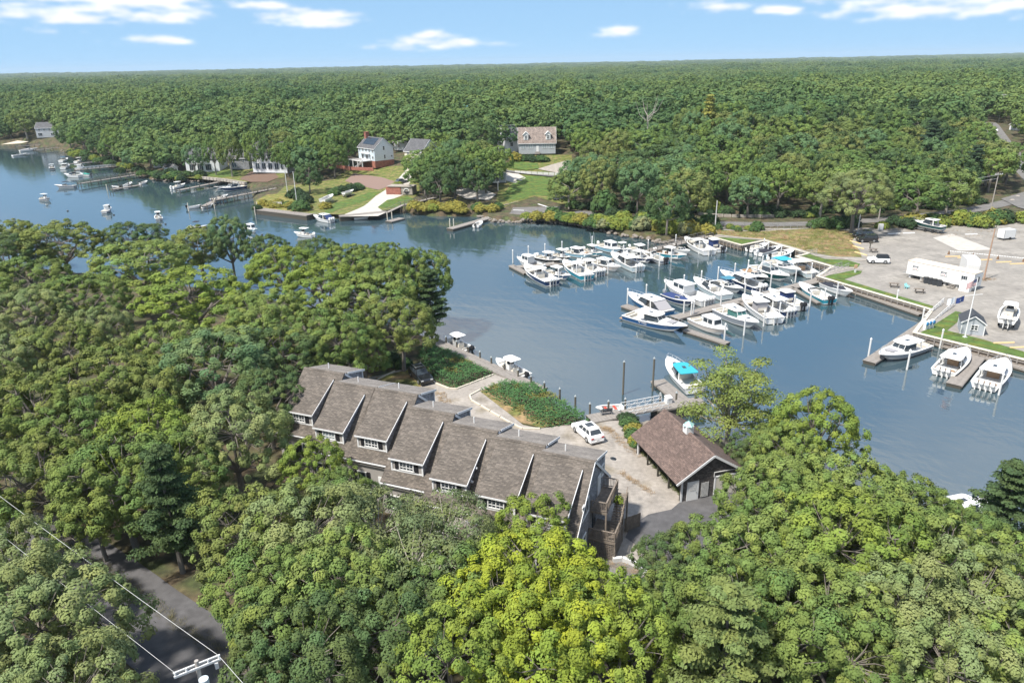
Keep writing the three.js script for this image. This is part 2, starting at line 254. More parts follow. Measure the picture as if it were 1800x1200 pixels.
// around the townhouses
sheet('gravel_yard', [[-23.4,-96.6], [-19.6,-98.1], [-15.6,-101.1], [-11.1,-95.2], [-8.2,-92.7], [-2.8,-97.9], [0.3,-94.7], [-4.1,-91.4], [1.2,-81.5], [3.3,-80.5], [9.3,-81.8], [14.3,-82.3], [15.6,-77.5], [17.7,-64.6], [15.4,-61.5], [12.7,-60.6], [10.6,-59.3], [12.2,-54.9], [10.2,-52.5], [7.9,-54.6], [6.6,-56.7], [5.8,-66.5], [-1.6,-75.4]], 0.03, mGravel);
sheet('asphalt_drive', [[10.5,-57.9], [11.3,-59.7], [13.4,-61.6], [15.9,-62.4], [18.4,-65.2], [26.2,-67.5], [31.5,-55.9], [22.4,-45.9], [16.0,-49.4], [12.7,-54.8]], 0.055, mAsphalt);
sheet('lawn_patch', [[-4.6,-91.8], [-2.6,-94.0], [1.7,-86.2], [7.0,-82.0], [3.5,-80.6], [0.9,-82.1]], 0.06, mDry);
sheet('lawn_patch', [[-20.2,-97.3], [-15.7,-100.0], [-13.0,-96.7], [-13.2,-93.4], [-16.9,-92.0]], 0.07, mDry);
road('street', [[-95, -98], [-57.5,-64.7], [-42.8,-56.6], [-31.4,-48.4], [-24.8,-43.1], [-17, -25], [-4, -12], [20, 6]], 7.0, mAsphalt, 0.1);
sheet('gravel_bed', [[8.0,-54.6], [9.8,-54.9], [11.5,-52.5], [11.7,-49.6], [8.9,-50.3]], 0.075, textured(tRoadOld, 3, 0.98));

// marina yard: a filled block behind the timber bulkhead
{
  const back = [[140.0,-173.5], [140.8,-195.5], [100.2,-189.1], [88.4,-193.1], [65.9,-190.1], [56.4,-193.2]];
  struct('marina_ground', new Geo().prism([...BULK, ...back], -1.5, 1.4).done(), mYard);
  sheet('dry_meadow', [[56.0,-191.8], [52.9,-185.8], [59.0,-182.6], [64.6,-179.5], [70.1,-166.0], [74.8,-161.3], [80.3,-160.3], [82.7,-166.6], [84.6,-175.3], [91.2,-185.7], [84.8,-191.9], [65.4,-188.8]], 0.03, mDry);
  sheet('lawn', [[53.1,-182.5], [54.5,-183.0], [63.0,-179.0], [57.4,-175.2]], 0.05, mLawn);
  sheet('lawn', [[67.3,-162.7], [69.8,-163.8], [71.5,-159.5], [76.0,-158.1], [77.3,-154.5], [75.5,-151.8], [71.5,-153.0]], 0.05, mLawn);
  sheet('lawn', [[65.5,-145.3], [73.5,-149.6], [75.2,-149.0], [73.9,-146.9], [68.7,-142.9], [72.9,-133.5], [77.0,-124.8], [76.1,-123.2], [70.6,-133.3]], 0.05, mLawn);
  sheet('lawn', [[67.4,-111.3], [70.5,-113.9], [79.3,-121.7], [80.5,-120.1], [72.3,-112.1], [75.6,-107.7], [78.5,-102.3], [82.9,-96.5], [81.1,-94.1], [76.8,-99.9]], 0.05, mLawn);
  sheet('footpath', strip([[53.2,-186.5], [58.9,-182.3], [64.5,-179.2], [68.7,-169.5], [71.0,-162.1], [75.4,-159.7], [78.5,-157.4], [81.2,-158.2]], 1.1), 0.075, mConcrete);
  sheet('footpath', strip([[64.7,-145.4], [69.8,-149.4], [73.1,-151.5], [76.2,-150.8]], 1.6), 0.075, mConcrete);
  sheet('concrete_slab', [[106.1,-177.7], [113.2,-181.7], [113.2,-164.6], [104.8,-164.2]], 0.04, mShell);
}
road('lane', [[20.0,-221.3], [32.8,-212.9], [43.3,-206.8], [55.1,-201.6], [69.9,-197.8], [87.2,-197.7], [104.4,-200.7], [123.8,-206.9], [139.1,-213.2], [163.0,-228.6]], 5.2, mOld);
road('lane_shoulder', [[56.8,-194.6], [66.5,-192.2], [80.0,-191.3], [92.8,-192.6]], 1.4, mConcrete, 0.06);
road('highway', [[159.5,-171.7], [178.2,-229.8], [184.9,-262.4], [198.1,-297.3], [212.6,-329.1], [231.0,-364.3]], 11, mOld, 0.1);
sheet('asphalt_apron', [[155.1,-227.6], [168.5,-237.0], [178.4,-225.1], [161.6,-184.7], [151.1,-196.8], [151.3,-213.7]], 0.14, mOld);

// boat ramp and lots across the water
{
  const q = (p, y) => [p[0], y, p[1]], g = new Geo();
  const a = [-6.4,-213.6], b = [3.7,-212.6], c = [6.8,-218.1], d = [0.3,-221.5], e = [16.9,-238.8], f = [8.7,-245.0], k = [1.8,-236.9];
  g.quad(q(a, -0.15), q(b, -0.15), q(c, 1.46), q(d, 1.46)); g.poly([d, c, [12.7,-222.1], [16.1,-227.2], e, f, k], 1.47);
  struct('boat_ramp', g.done(), textured(tRoadOld, 8, 0.92));
}
sheet('ramp_marking', strip([[1.2,-225.5], [4.5,-224.3]], 0.7), 0.09, M.white);
sheet('ramp_marking', strip([[9.3,-233.8], [12.0,-229.3]], 0.7), 0.09, M.white);
road('bank_road', [[-13.1,-289.2], [-2.0,-281.9], [8.8,-276.4], [19.1,-271.8], [34.5,-268.3], [56.0,-271.4]], 6.5, mOld, 0.1);
sheet('lawn', [[-1.0,-239.5], [-2.5,-247.5], [2.2,-266.1], [7.6,-274.1], [19.0,-269.5], [20.4,-248.0], [17.2,-244.3], [8.7,-246.6], [2.8,-240.0]], 0.03, mLawn);
sheet('lawn', [[-2.0,-285.1], [2.6,-293.1], [11.4,-289.1], [11.8,-281.7], [6.7,-279.7]], 0.2, mLawn);
sheet('driveway', [[11.1,-281.0], [16.9,-287.0], [24.0,-293.2], [24.0,-280.0], [19.3,-274.1]], 0.2, mConcrete);
sheet('driveway', [[-2.2,-278.0], [2.4,-278.4], [6.4,-269.6], [2.2,-263.1], [-2.1,-267.9]], 0.03, mShell);
sheet('lawn', [[-58.8,-229.6], [-58.5,-244.3], [-49.2,-257.7], [-45.3,-256.3], [-47.5,-247.5], [-54.5,-234.9], [-56.8,-224.7]], 0.05, mLawn);
sheet('lawn', [[-82.6,-236.0], [-88.3,-253.5], [-87.9,-265.2], [-78.1,-267.4], [-72.5,-253.9], [-63.5,-230.1], [-71.6,-230.0]], 0.04, textured(tDry, 8, 0.98, { color: new THREE.Color().setRGB(1.0, 1.15, 0.7) }));
sheet('lawn', [[-42.7,-234.7], [-41.1,-243.9], [-35.0,-248.5], [-32.0,-244.4], [-35.7,-232.0]], 0.05, mLawn);
sheet('shell_drive', [[-52.2,-220.6], [-47.6,-237.5], [-46.1,-251.1], [-42.1,-264.8], [-40.2,-279.2], [-39.3,-286.2], [-37.5,-286.1], [-36.0,-268.9], [-36.5,-250.1], [-39.3,-245.0], [-42.5,-233.8], [-38.7,-225.5], [-40.3,-220.3]], 0.03, mShell);
sheet('lawn', [[-139.8,-327.3], [-125.8,-323.9], [-120.1,-325.5], [-113.7,-310.2], [-118.9,-307.9], [-133.0,-316.3]], 0.05, mLawn);
sheet('mulch_bank', [[-110.8,-301.7], [-110.4,-315.0], [-99.7,-312.1], [-93.2,-297.8], [-95.8,-291.0], [-103.5,-293.7]], 0.05, std(0.14, 0.09, 0.065, 0.95));
sheet('beach', [[-327.7,-483.0], [-324.4,-495.7], [-309.8,-484.3], [-313.5,-480.6]], 0.05, mSand);
sheet('terrace', [[-19.7,-252.6], [-17.0,-258.5], [-8.9,-256.3], [-4.4,-248.4], [-6.6,-240.8], [-14.3,-243.0]], 0.05, mShell);
sheet('brick_terrace', [[-62.5,-279.3], [-60.8,-289.3], [-47.8,-277.4], [-42.9,-270.5], [-40.2,-266.3], [-46.5,-259.8], [-55.9,-270.0]], 0.05, std(0.20, 0.135, 0.11, 0.9));
const mRough = textured(tDry, 9, 0.98, { color: new THREE.Color().setRGB(0.72, 0.92, 0.62) });
sheet('rough_grass', [[-82.8,-240.0], [-86.1,-280.7], [-67.9,-283.4], [-64.2,-298.5], [-35.4,-289.2], [-30.9,-252.0], [-35.7,-232.0], [-42.2,-227.7], [-52.3,-224.2], [-62.5,-226.2]], -0.015, mRough);
sheet('rough_grass', [[-4.8,-223.9], [-3.0,-280.4], [2.7,-303.8], [25.9,-301.9], [22.7,-247.8], [19.0,-230.4], [8.7,-245.0], [0.9,-235.4]], -0.015, mRough);
sheet('rough_grass', [[-139.0,-314.1], [-148.2,-345.0], [-98.9,-327.0], [-90.5,-296.7], [-106.1,-294.6], [-121.0,-303.9]], -0.015, mRough);

// ---------------------------------------------------------------- trees and shrubs
const leafMat = new THREE.MeshPhysicalMaterial({ color: 0xffffff, vertexColors: true, roughness: 1, transmission: 0.24, specularIntensity: 0.25, side: THREE.DoubleSide });
class Leaves {
  constructor() { this.p = []; this.c = []; this.i = []; }
  leaf(x, y, z, n, d, len, wid, col) {
    const bx = n[1] * d[2] - n[2] * d[1], by = n[2] * d[0] - n[0] * d[2], bz = n[0] * d[1] - n[1] * d[0], l = len / 2, w = wid / 2, k = this.p.length / 3;
    this.p.push(x - d[0] * l, y - d[1] * l, z - d[2] * l, x + bx * w, y + by * w, z + bz * w, x + d[0] * l, y + d[1] * l, z + d[2] * l, x - bx * w, y - by * w, z - bz * w);
    for (let q = 0; q < 4; q++) this.c.push(col[0], col[1], col[2]);
    this.i.push(k, k + 1, k + 2, k, k + 2, k + 3);
  }
  done() { const g = new THREE.BufferGeometry(); g.setAttribute('position', new THREE.Float32BufferAttribute(this.p, 3)); g.setAttribute('color', new THREE.Float32BufferAttribute(this.c, 3)); g.setIndex(this.i); return g; }
}
const unit = (v) => { const l = Math.hypot(v[0], v[1], v[2]) || 1; return [v[0] / l, v[1] / l, v[2] / l]; };
const ball = (r) => { for (;;) { const v = [r() * 2 - 1, r() * 2 - 1, r() * 2 - 1], l = Math.hypot(...v); if (l < 1 && l > 0.05) return [v[0] / l, v[1] / l, v[2] / l]; } };
function tuft(L, r, T, out, rad, n, size, col, flat = 0.9, spread = 0.22) {
  const ax = 0.75 + r() * 0.55, az = 0.75 + r() * 0.55, vary = 0.84 + r() * 0.32, hue = (r() - 0.5) * 0.16, tc = [col[0] * vary * (1 + hue), col[1] * vary, col[2] * vary * (1 - hue)];
  for (let k = 0; k < n; k++) {
    let d = ball(r); const s = d[0] * out[0] + d[1] * out[1] + d[2] * out[2];
    if (s < -0.25) d = [-d[0], -d[1], -d[2]];
    const q = rad * (r() < 0.08 ? 1.0 + r() * 0.35 : 0.5 + 0.5 * Math.sqrt(r())), nn = unit([d[0] + out[0] * 0.2 + (r() - 0.5) * spread * 2, d[1] + 0.3 + (r() - 0.5) * spread * 2, d[2] + out[2] * 0.2 + (r() - 0.5) * spread * 2]);
    const e = ball(r), t = unit([e[1] * nn[2] - e[2] * nn[1], e[2] * nn[0] - e[0] * nn[2], e[0] * nn[1] - e[1] * nn[0]]);
    const v = 0.89 + r() * 0.22, sz = size * (0.7 + r() * 0.6);
    L.leaf(T[0] + d[0] * q * ax, T[1] + d[1] * q * flat, T[2] + d[2] * q * az, nn, t, sz * 1.35, sz * 0.8, [tc[0] * v, tc[1] * v, tc[2] * v]);
  }
}
function limb(g, pts, r0, r1, n = 5) { for (let i = 0; i < pts.length - 1; i++) { const a = r0 + (r1 - r0) * (i / (pts.length - 1)), b = r0 + (r1 - r0) * ((i + 1) / (pts.length - 1)); g.cyl(pts[i], pts[i + 1], a, b, n); } }
const mid3 = (a, b, r, j, sag = 0) => [(a[0] + b[0]) / 2 + (r() - 0.5) * j, (a[1] + b[1]) / 2 + (r() - 0.5) * j + sag, (a[2] + b[2]) / 2 + (r() - 0.5) * j];
// a broadleaf tree, crown radius 5.5 m, 13 m tall before scaling
function broadleaf(seed, col, o = {}) {
  const r = rnd(seed), L = new Leaves(), g = new Geo(), lobes = [], n = o.lobes ?? 9, dome = o.dome, per = o.per ?? 165, size = o.size ?? 0.18, tr = o.tuft ?? 0.64, gap = o.gap ?? 0.06;
  const jit = dome ? 0.22 : 0.26, q0 = dome ? 0.86 : 0.84;
  if (dome) { lobes.push([0, 7.7, 0, 4.7 + r() * 0.3]); for (let k = 1; k < n; k++) { const f = k * 2.399 + r() * 0.7, t = k / n; lobes.push([Math.cos(f) * (2.6 + r() * 0.6), 8.6 - 4.2 * t, Math.sin(f) * (2.6 + r() * 0.6), 1.9 + r() * 0.6]); } }
  else { lobes.push([(r() - 0.5) * 0.5, 8.2, (r() - 0.5) * 0.5, 4.1 + r() * 0.3]); for (let k = 1; k < n; k++) { const f = k * 2.399 + r() * 0.6, t = k / n, q = 1.9 + 1.5 * Math.sqrt(t) + r() * 0.5; lobes.push([Math.cos(f) * q, 10.6 - 5.6 * t - r() * 0.6, Math.sin(f) * q, 1.75 + r() * 0.6]); } }
  const base = [0, 0, 0], fork = [(r() - 0.5) * 0.6, 3.4 + r() * 0.8, (r() - 0.5) * 0.6];
  limb(g, [base, [fork[0] * 0.4, 1.7, fork[2] * 0.4], fork], 0.34, 0.25, 7);
  for (const b of lobes) {
    const c = [b[0], b[1] - 0.3, b[2]], m = mid3(fork, c, r, 0.8, 0.2); limb(g, [fork, m, c], 0.17, 0.07);
    const area = b[3] * b[3], k0 = Math.max(5, Math.round(area * (o.dens ?? 4.8)));
    for (let k = 0; k < k0; k++) {
      const y = 1 - (k + 0.5) / k0 * 1.55, f = k * 2.39996 + r(), s = Math.sqrt(Math.max(0, 1 - y * y)), q = b[3] * (q0 + r() * jit), d = [Math.cos(f) * s, y, Math.sin(f) * s];
      if (r() < gap) continue;
      const T = [b[0] + d[0] * q, b[1] + d[1] * q * 0.86, b[2] + d[2] * q];
      if (lobes.some((a) => a !== b && Math.hypot(T[0] - a[0], (T[1] - a[1]) / 0.86, T[2] - a[2]) < a[3] * 0.8)) continue;
      const k1 = 0.55 + r() * r() * 0.95 + r() * 0.15, k2 = clamp(0.5 + 0.9 * nz(T[0] * 0.35, T[1] * 0.35, T[2] * 0.35 + seed) + (r() - 0.5) * 0.6, 0, 1);
      const od = unit([d[0] + T[0] * 0.12, d[1] + 0.35, d[2] + T[2] * 0.12]);
      tuft(L, r, T, od, tr * k1, Math.round(per * (0.35 + k1 * k1 * 0.62)), size, o.col2 ? col.map((v, i) => lerp(v, o.col2[i], k2)) : col, o.flat ?? 0.92);
      if (r() < (o.twigs ?? 0.35)) limb(g, [c, mid3(c, T, r, 0.5), T], 0.055, 0.02, 4);
    }
  }
  return { crown: L.done(), trunk: g.done(), bark: o.bark ?? M.bark };
}
function pine(seed, col, o = {}) {
  const r = rnd(seed), L = new Leaves(), g = new Geo(), H = 13.5, per = o.per ?? 130;
  limb(g, [[0, 0, 0], [0.1, 5, 0.05], [0, H - 0.4, 0]], 0.28, 0.06, 6);
  for (let y = 3.2; y < H; y += 0.85 + r() * 0.35) {
    const t = (y - 3.2) / (H - 3.2), R = (o.wide ?? 3.6) * (1 - t * 0.82) * (0.75 + r() * 0.4), n = 5;
    for (let k = 0; k < n; k++) {
      const f = (k / n) * 6.283 + r() * 1.2, e = R * (0.7 + r() * 0.45), tip = [Math.cos(f) * e, y + 0.25 + r() * 0.4, Math.sin(f) * e];
      limb(g, [[0, y - 0.2, 0], tip], 0.07, 0.02, 4);
      for (let s = 0.45; s <= 1.01; s += 0.28) tuft(L, r, [tip[0] * s, y + (tip[1] - y) * s + 0.12, tip[2] * s], [0, 1, 0], 0.62 + 0.25 * (1 - t), per, o.size ?? 0.22, col, 0.42, 0.8);
    }
  }
  tuft(L, r, [0, H - 0.2, 0], [0, 1, 0], 0.5, per, 0.22, col, 1.2);
  return { crown: L.done(), trunk: g.done(), bark: M.bark };
}
function airy(seed, col, o = {}) { // open crown in flat plates on pale crooked limbs
  const r = rnd(seed), L = new Leaves(), g = new Geo();
  const fork = [0.2, 3.2, 0.1]; limb(g, [[0, 0, 0], [0.25, 1.6, 0], fork], 0.32, 0.24, 7);
  for (let k = 0; k < 30; k++) {
    const t = k / 30, f = k * 2.399, q = 1.0 + 4.2 * Math.pow(r(), 0.6) * (1 - t * 0.45), y = 2.8 + t * 9.6, T = [Math.cos(f) * q, y, Math.sin(f) * q], m = mid3(fork, T, r, 1.4, 0.4);
    limb(g, [fork, m, T], 0.13, 0.04); const m2 = mid3(m, T, r, 1.5);
    for (const c of [T, [m2[0] + (r() - 0.5) * 2, m2[1] + 0.6, m2[2] + (r() - 0.5) * 2], [T[0] + (r() - 0.5) * 1.8, T[1] + 0.2, T[2] + (r() - 0.5) * 1.8]]) { limb(g, [m, c], 0.05, 0.015, 4); tuft(L, r, c, [0, 1, 0], 1.0 + r() * 0.45, 150, 0.2, col, 0.45, 0.6); }
  }
  return { crown: L.done(), trunk: g.done(), bark: M.barkPale };
}
const C = { olive: [0.185, 0.215, 0.068], green: [0.118, 0.188, 0.054], lime: [0.215, 0.28, 0.052], yellow: [0.30, 0.35, 0.038], dark: [0.085, 0.142, 0.054], sage: [0.118, 0.2, 0.086], pale: [0.235, 0.27, 0.112], leafy: [0.162, 0.235, 0.062] };
const protos = {
  olive: broadleaf(1, C.olive, { col2: [0.15, 0.2, 0.05], lobes: 11 }), green: broadleaf(2, C.green, { col2: [0.17, 0.215, 0.055] }), lime: broadleaf(3, C.lime, { col2: [0.17, 0.235, 0.05] }), yellow: broadleaf(4, C.yellow, { col2: [0.2, 0.265, 0.045], lobes: 10 }), dark: broadleaf(5, C.dark, { col2: [0.12, 0.16, 0.055], lobes: 8 }), sage: broadleaf(6, C.sage, { col2: [0.17, 0.22, 0.085] }), pale: broadleaf(7, C.pale, { size: 0.165, per: 190, col2: [0.2, 0.25, 0.09], lobes: 11 }), leafy: broadleaf(8, C.leafy, { col2: [0.225, 0.275, 0.075], lobes: 11 }),
  feathery: broadleaf(9, [0.17, 0.21, 0.09], { gap: 0.3, per: 130, size: 0.19, tuft: 1.15, flat: 0.6, bark: M.barkPale, twigs: 0.7 }), pine: pine(10, [0.08, 0.125, 0.05]), limepine: pine(13, [0.17, 0.215, 0.07], { wide: 4.4 }), airy: airy(12, [0.2, 0.25, 0.065]),
};
const MIDO = { per: 64, size: 0.36, tuft: 0.9, twigs: 0.05, dens: 3.0, gap: 0.08, dome: 1, lobes: 7 };
Object.assign(protos, {
  midGreen: broadleaf(21, C.green, MIDO), midLeafy: broadleaf(22, C.leafy, MIDO), midSage: broadleaf(23, C.sage, MIDO), midOlive: broadleaf(24, C.olive, { ...MIDO, lobes: 8 }), midDark: broadleaf(25, C.dark, MIDO), midPale: broadleaf(26, [0.15, 0.2, 0.06], { ...MIDO, bark: M.barkPale }), midPine: pine(27, [0.05, 0.085, 0.045], { per: 36, size: 0.5 }),
});
const treeSpots = [];
function plant(kind, x, z, rad, high, label, group, y) {
  const p = protos[kind], t = thing(/ine$/.test(kind) ? 'pine_tree' : 'oak_tree', label, 'tree', x, y ?? landBase(x, z) - rise(x, z) - 0.1, z, (x * 7.1 + z * 3.7) % 6.283, group);
  t.scale.set(rad / 5.5, high / 13, rad / 5.5); treeSpots.push([x, z, rad]);
  part(t, 'trunk', p.trunk, p.bark); part(t, 'crown', p.crown, leafMat);
  return t;
}
const LOOK = { olive: 'olive green oak', green: 'mid green oak', lime: 'lime green oak', yellow: 'bright yellow-green maple', dark: 'dark green oak', sage: 'blue-green oak', pale: 'pale green oak with fine leaves', leafy: 'leafy fresh green oak', feathery: 'feathery grey-green locust tree', pine: 'dark needled pine', limepine: 'light green needled pine', airy: 'open-crowned tree with pale bare limbs' };
const ROADSIDE = 'trees beside the street', LEFTWOOD = 'trees of the wooded point', FRONTROW = 'trees in front of the townhouses', DRIVEWOOD = 'trees between the asphalt drive and the water';
const near = [
  [ROADSIDE, 'growing beside the street and the power line', [['pale', -31.8,-38.8, 5.8, 13], ['pale', -39.4,-46.5, 4.2, 11], ['pale', -36.1,-37.7, 6, 13], ['pale', -26.4,-32.5, 4.4, 12.5], ['leafy', -46.3,-50.9, 4.5, 10]]],
  [LEFTWOOD, 'in the wood between the street and the cove', [['olive', -44.8,-59.8, 4.8, 11.5], ['green', -36.3,-57.7, 5.2, 12.5], ['pine', -30.4,-54.1, 4.6, 12.5], ['lime', -36.6,-64.5, 5.2, 13], ['green', -32.3,-60.1, 4.6, 12], ['pale', -28.8,-65.7, 5.2, 12.8], ['olive', -52.9,-71.9, 5.4, 12.5], ['olive', -48.8,-78.3, 6.2, 13], ['sage', -37.3,-83.7, 7.0, 13.5], ['pale', -65.7,-87.9, 5.4, 12.5], ['olive', -59.8,-90.6, 5.2, 12.5], ['pale', -76.1,-108.2, 6, 12.5], ['pale', -59.4,-98.4, 4.4, 12], ['green', -72.0,-116.7, 6.2, 12],
    ['lime', -51.0,-110.7, 8.6, 14.5], ['leafy', -69.5,-132.7, 9.2, 14.5], ['olive', -96.7,-153.7, 8.5, 14], ['dark', -104.9,-147.9, 7, 13], ['green', -86.7,-126.0, 6.5, 13], ['dark', -84.2,-159.5, 6.5, 12.5], ['olive', -65.8,-150.1, 6.5, 13], ['sage', -59.0,-149.5, 4.5, 15.5], ['dark', -50.9,-148.4, 5, 11.5], ['lime', -41.5,-128.6, 6.8, 13.5], ['leafy', -36.7,-102.9, 5.8, 13], ['lime', -30.7,-113.9, 6.8, 14], ['leafy', -31.8,-131.7, 5.6, 13], ['leafy', -22.4,-109.0, 7, 13.5], ['green', -20.4,-119.8, 6, 14.5], ['green', -15.7,-117.8, 5.4, 15.5], ['pine', -13.4,-113.5, 4.6, 11.5], ['green', -23.6,-93.0, 5, 12], ['green', -28.5,-95.5, 5.4, 12], ['dark', -30.5,-89.5, 5, 11.5], ['dark', -28.9,-76.7, 4.4, 11], ['leafy', -38.3,-55.9, 3.4, 9.5], ['olive', -16.3,-99.6, 5.2, 12], ['green', -20.8,-94.1, 3.6, 9], ['leafy', -36.4,-93.7, 5.2, 12.5], ['leafy', -46.9,-90.9, 5, 12.5], ['olive', -42.5,-79.1, 4.8, 12], ['green', -47.0,-68.5, 4.8, 11.5], ['green', -54.5,-64.7, 5, 12], ['olive', -65.3,-78.6, 6, 12.5], ['green', -89.7,-114.8, 7, 13], ['olive', -116.8,-167.4, 6, 12], ['dark', -39.9,-147.1, 4.6, 11], ['dark', -29.2,-140.7, 4.5, 10.5], ['green', -25.1,-143.5, 4.2, 10.5]]],
  [FRONTROW, 'in front of the townhouse row', [['pale', -16.4,-48.4, 5.8, 12.5], ['olive', -21.3,-49.2, 5, 12], ['lime', -20.4,-63.9, 3.5, 8.6], ['green', -15.9,-57.4, 3.4, 9], ['green', -18.1,-43.3, 4.6, 11.5], ['green', -15.3,-41.1, 5, 12], ['leafy', -12.3,-42.5, 5, 12.5], ['feathery', -11.5,-50.7, 4.8, 10.5], ['feathery', -6.0,-50.7, 4.6, 10.2], ['feathery', -8.1,-44.9, 5.2, 11.5], ['green', -4.9,-42.3, 4.6, 11], ['dark', -8.6,-39.0, 4.8, 11.5], ['yellow', 1.1,-42.1, 5.6, 12.4], ['yellow', 4.6,-40.0, 4.8, 11.5], ['yellow', -0.8,-38.8, 5, 12], ['yellow', 2.8,-37.2, 5, 12.5], ['lime', 1.4,-51.1, 3.8, 9.6], ['lime', 6.5,-36.6, 4.4, 11.5], ['leafy', 8.4,-41.3, 2.8, 8.5], ['lime', -4.4,-35.5, 4.4, 11.5], ['dark', -15.6,-38.2, 4.2, 10.5], ['dark', -13.1,-36.6, 4.6, 11.5]]],
  [DRIVEWOOD, 'between the asphalt drive and the water', [['lime', 30.6,-65.1, 4.6, 12.5], ['green', 21.7,-53.1, 4.4, 10.5], ['leafy', 24.6,-52.5, 5.2, 12], ['leafy', 28.9,-52.0, 5.4, 12], ['green', 33.2,-51.9, 4.2, 10.2], ['green', 16.3,-47.8, 4.0, 9.5], ['leafy', 19.7,-44.7, 5, 12], ['lime', 24.8,-45.3, 6, 13], ['leafy', 30.5,-46.0, 4.8, 11.5], ['dark', 12.6,-48.0, 3.2, 8], ['green', 12.1,-41.5, 3.6, 9.5], ['green', 15.7,-39.7, 5, 12], ['leafy', 20.5,-38.8, 4.8, 12], ['limepine', 12.9,-35.2, 5.4, 12.5], ['pale', 26.1,-38.3, 4.8, 12], ['pale', 31.0,-39.6, 5, 12], ['leafy', 36.5,-42.9, 4.4, 10.5], ['pine', 43.2,-53.7, 4.8, 9.5], ['leafy', 31.3,-34.1, 4.6, 12], ['green', 20.7,-34.8, 4.6, 12], ['pale', 26.8,-34.2, 4.6, 12], ['dark', 11.2,-44.4, 2.8, 7.5], ['green', 36.0,-48.2, 3.6, 10], ['green', 27.5,-66.1, 3, 8], ['dark', 25.5,-68.5, 2.6, 6], ['leafy', 27.0,-62.7, 3.6, 10], ['green', 37.1,-53.8, 3, 7.6]]],
];
const ORD = ['', 'second ', 'third ', 'fourth ', 'fifth ', 'sixth ', 'seventh ', 'eighth ', 'ninth ', 'tenth ', 'eleventh ', 'twelfth ', 'thirteenth ', 'fourteenth ', 'fifteenth ', 'sixteenth ', 'seventeenth ', 'eighteenth ', 'nineteenth ', 'twentieth '];
const nth = (k) => ORD[k] ?? k + 1 + 'th ';
const MARK = { [ROADSIDE]: [[-18.8,-32.8], 'utility pole'], [LEFTWOOD]: [[-25.4,-76.7], 'townhouse row'], [FRONTROW]: [[7.5,-57.8], 'deck end of the townhouses'], [DRIVEWOOD]: [[19.9,-63.0], 'boathouse'] };
for (const [group, where, list] of near) {
  const [[mx, mz], what] = MARK[group], seen = {};
  list.slice().sort((p, q) => Math.hypot(p[1] - mx, p[2] - mz) - Math.hypot(q[1] - mx, q[2] - mz)).forEach((e) => { const n = (seen[e[0]] = (seen[e[0]] ?? -1) + 1), many = list.filter((f) => f[0] === e[0]).length > 1; plant(e[0], e[1], e[2], e[3] * (group === LEFTWOOD ? 1.1 : 1.02), e[4], many ? (n ? nth(n) : 'first ') + LOOK[e[0]] + ' counted from the ' + what : LOOK[e[0]] + ' ' + where, group); });
}
plant('airy', 25.4,-75.3, 6.0, 11.6, 'open-crowned tree with pale bare limbs beside the boathouse');

// far shore: trees that stand alone, then the wood, the largest in view as single trees
const SHADE = { midGreen: 'mid green', midLeafy: 'fresh green', midSage: 'blue-green', midOlive: 'olive green', midDark: 'dark green', midPale: 'light green pale-barked', midPine: 'dark needled' };
const farTree = (k, x, z, r, h, label, group) => plant(k, x, z, r, h, group ? SHADE[k] + ' ' + (k === 'midPine' ? label.replace(/oak/, 'pine') : label) : label, group);
farTree('pale', 89.0,-185.2, 8.8, 17.5, 'rounded pale green tree alone beside the marina gravel lot');
for (const [k, x, z, r, h] of [['midGreen', -23.5,-251.4, 6, 16], ['midDark', -18.2,-244.9, 6, 15], ['midLeafy', -7.8,-250.2, 7, 16], ['midGreen', -12.8,-254.4, 6, 17], ['midLeafy', -4.0,-261.3, 6, 15], ['midPale', -25.6,-265.1, 5.5, 15], ['midDark', -30.2,-259.4, 4.5, 12]]) farTree(k, x, z, r, h, 'oak between the blue house and the boat ramp', 'oaks by the boat ramp');
for (const [k, x, z, r, h] of [['midPale', -116.2,-309.1, 5.5, 19], ['midSage', -135.5,-318.3, 4.5, 14], ['midGreen', -125.0,-314.6, 4.4, 18], ['midDark', -98.6,-306.8, 4.4, 18], ['midLeafy', -105.5,-308.9, 4.6, 19], ['midDark', -72.0,-263.7, 5, 11], ['midGreen', -84.8,-292.4, 5, 17], ['midLeafy', -77.2,-294.4, 5.5, 17], ['midGreen', -69.9,-297.9, 6, 17], ['midOlive', -94.1,-309.5, 6, 17], ['midGreen', -66.2,-302.9, 5.5, 15], ['midSage', -153.2,-334.7, 7, 13], ['midGreen', -167.7,-346.7, 7, 14], ['midSage', -171.4,-340.3, 6, 11], ['midLeafy', -153.1,-347.2, 6, 14], ['midGreen', -198.3,-372.6, 6, 13], ['midLeafy', -203.8,-389.7, 7, 17], ['midDark', -215.6,-395.1, 7, 14], ['midGreen', -235.4,-415.0, 8, 16], ['midDark', -251.1,-428.8, 7, 15], ['midPale', -319.0,-498.3, 10, 19], ['midDark', -337.4,-510.3, 9, 15]]) farTree(k, x, z, r, h, 'oak on the bank of the far shore among the lawns and docks', 'oaks along the far bank');
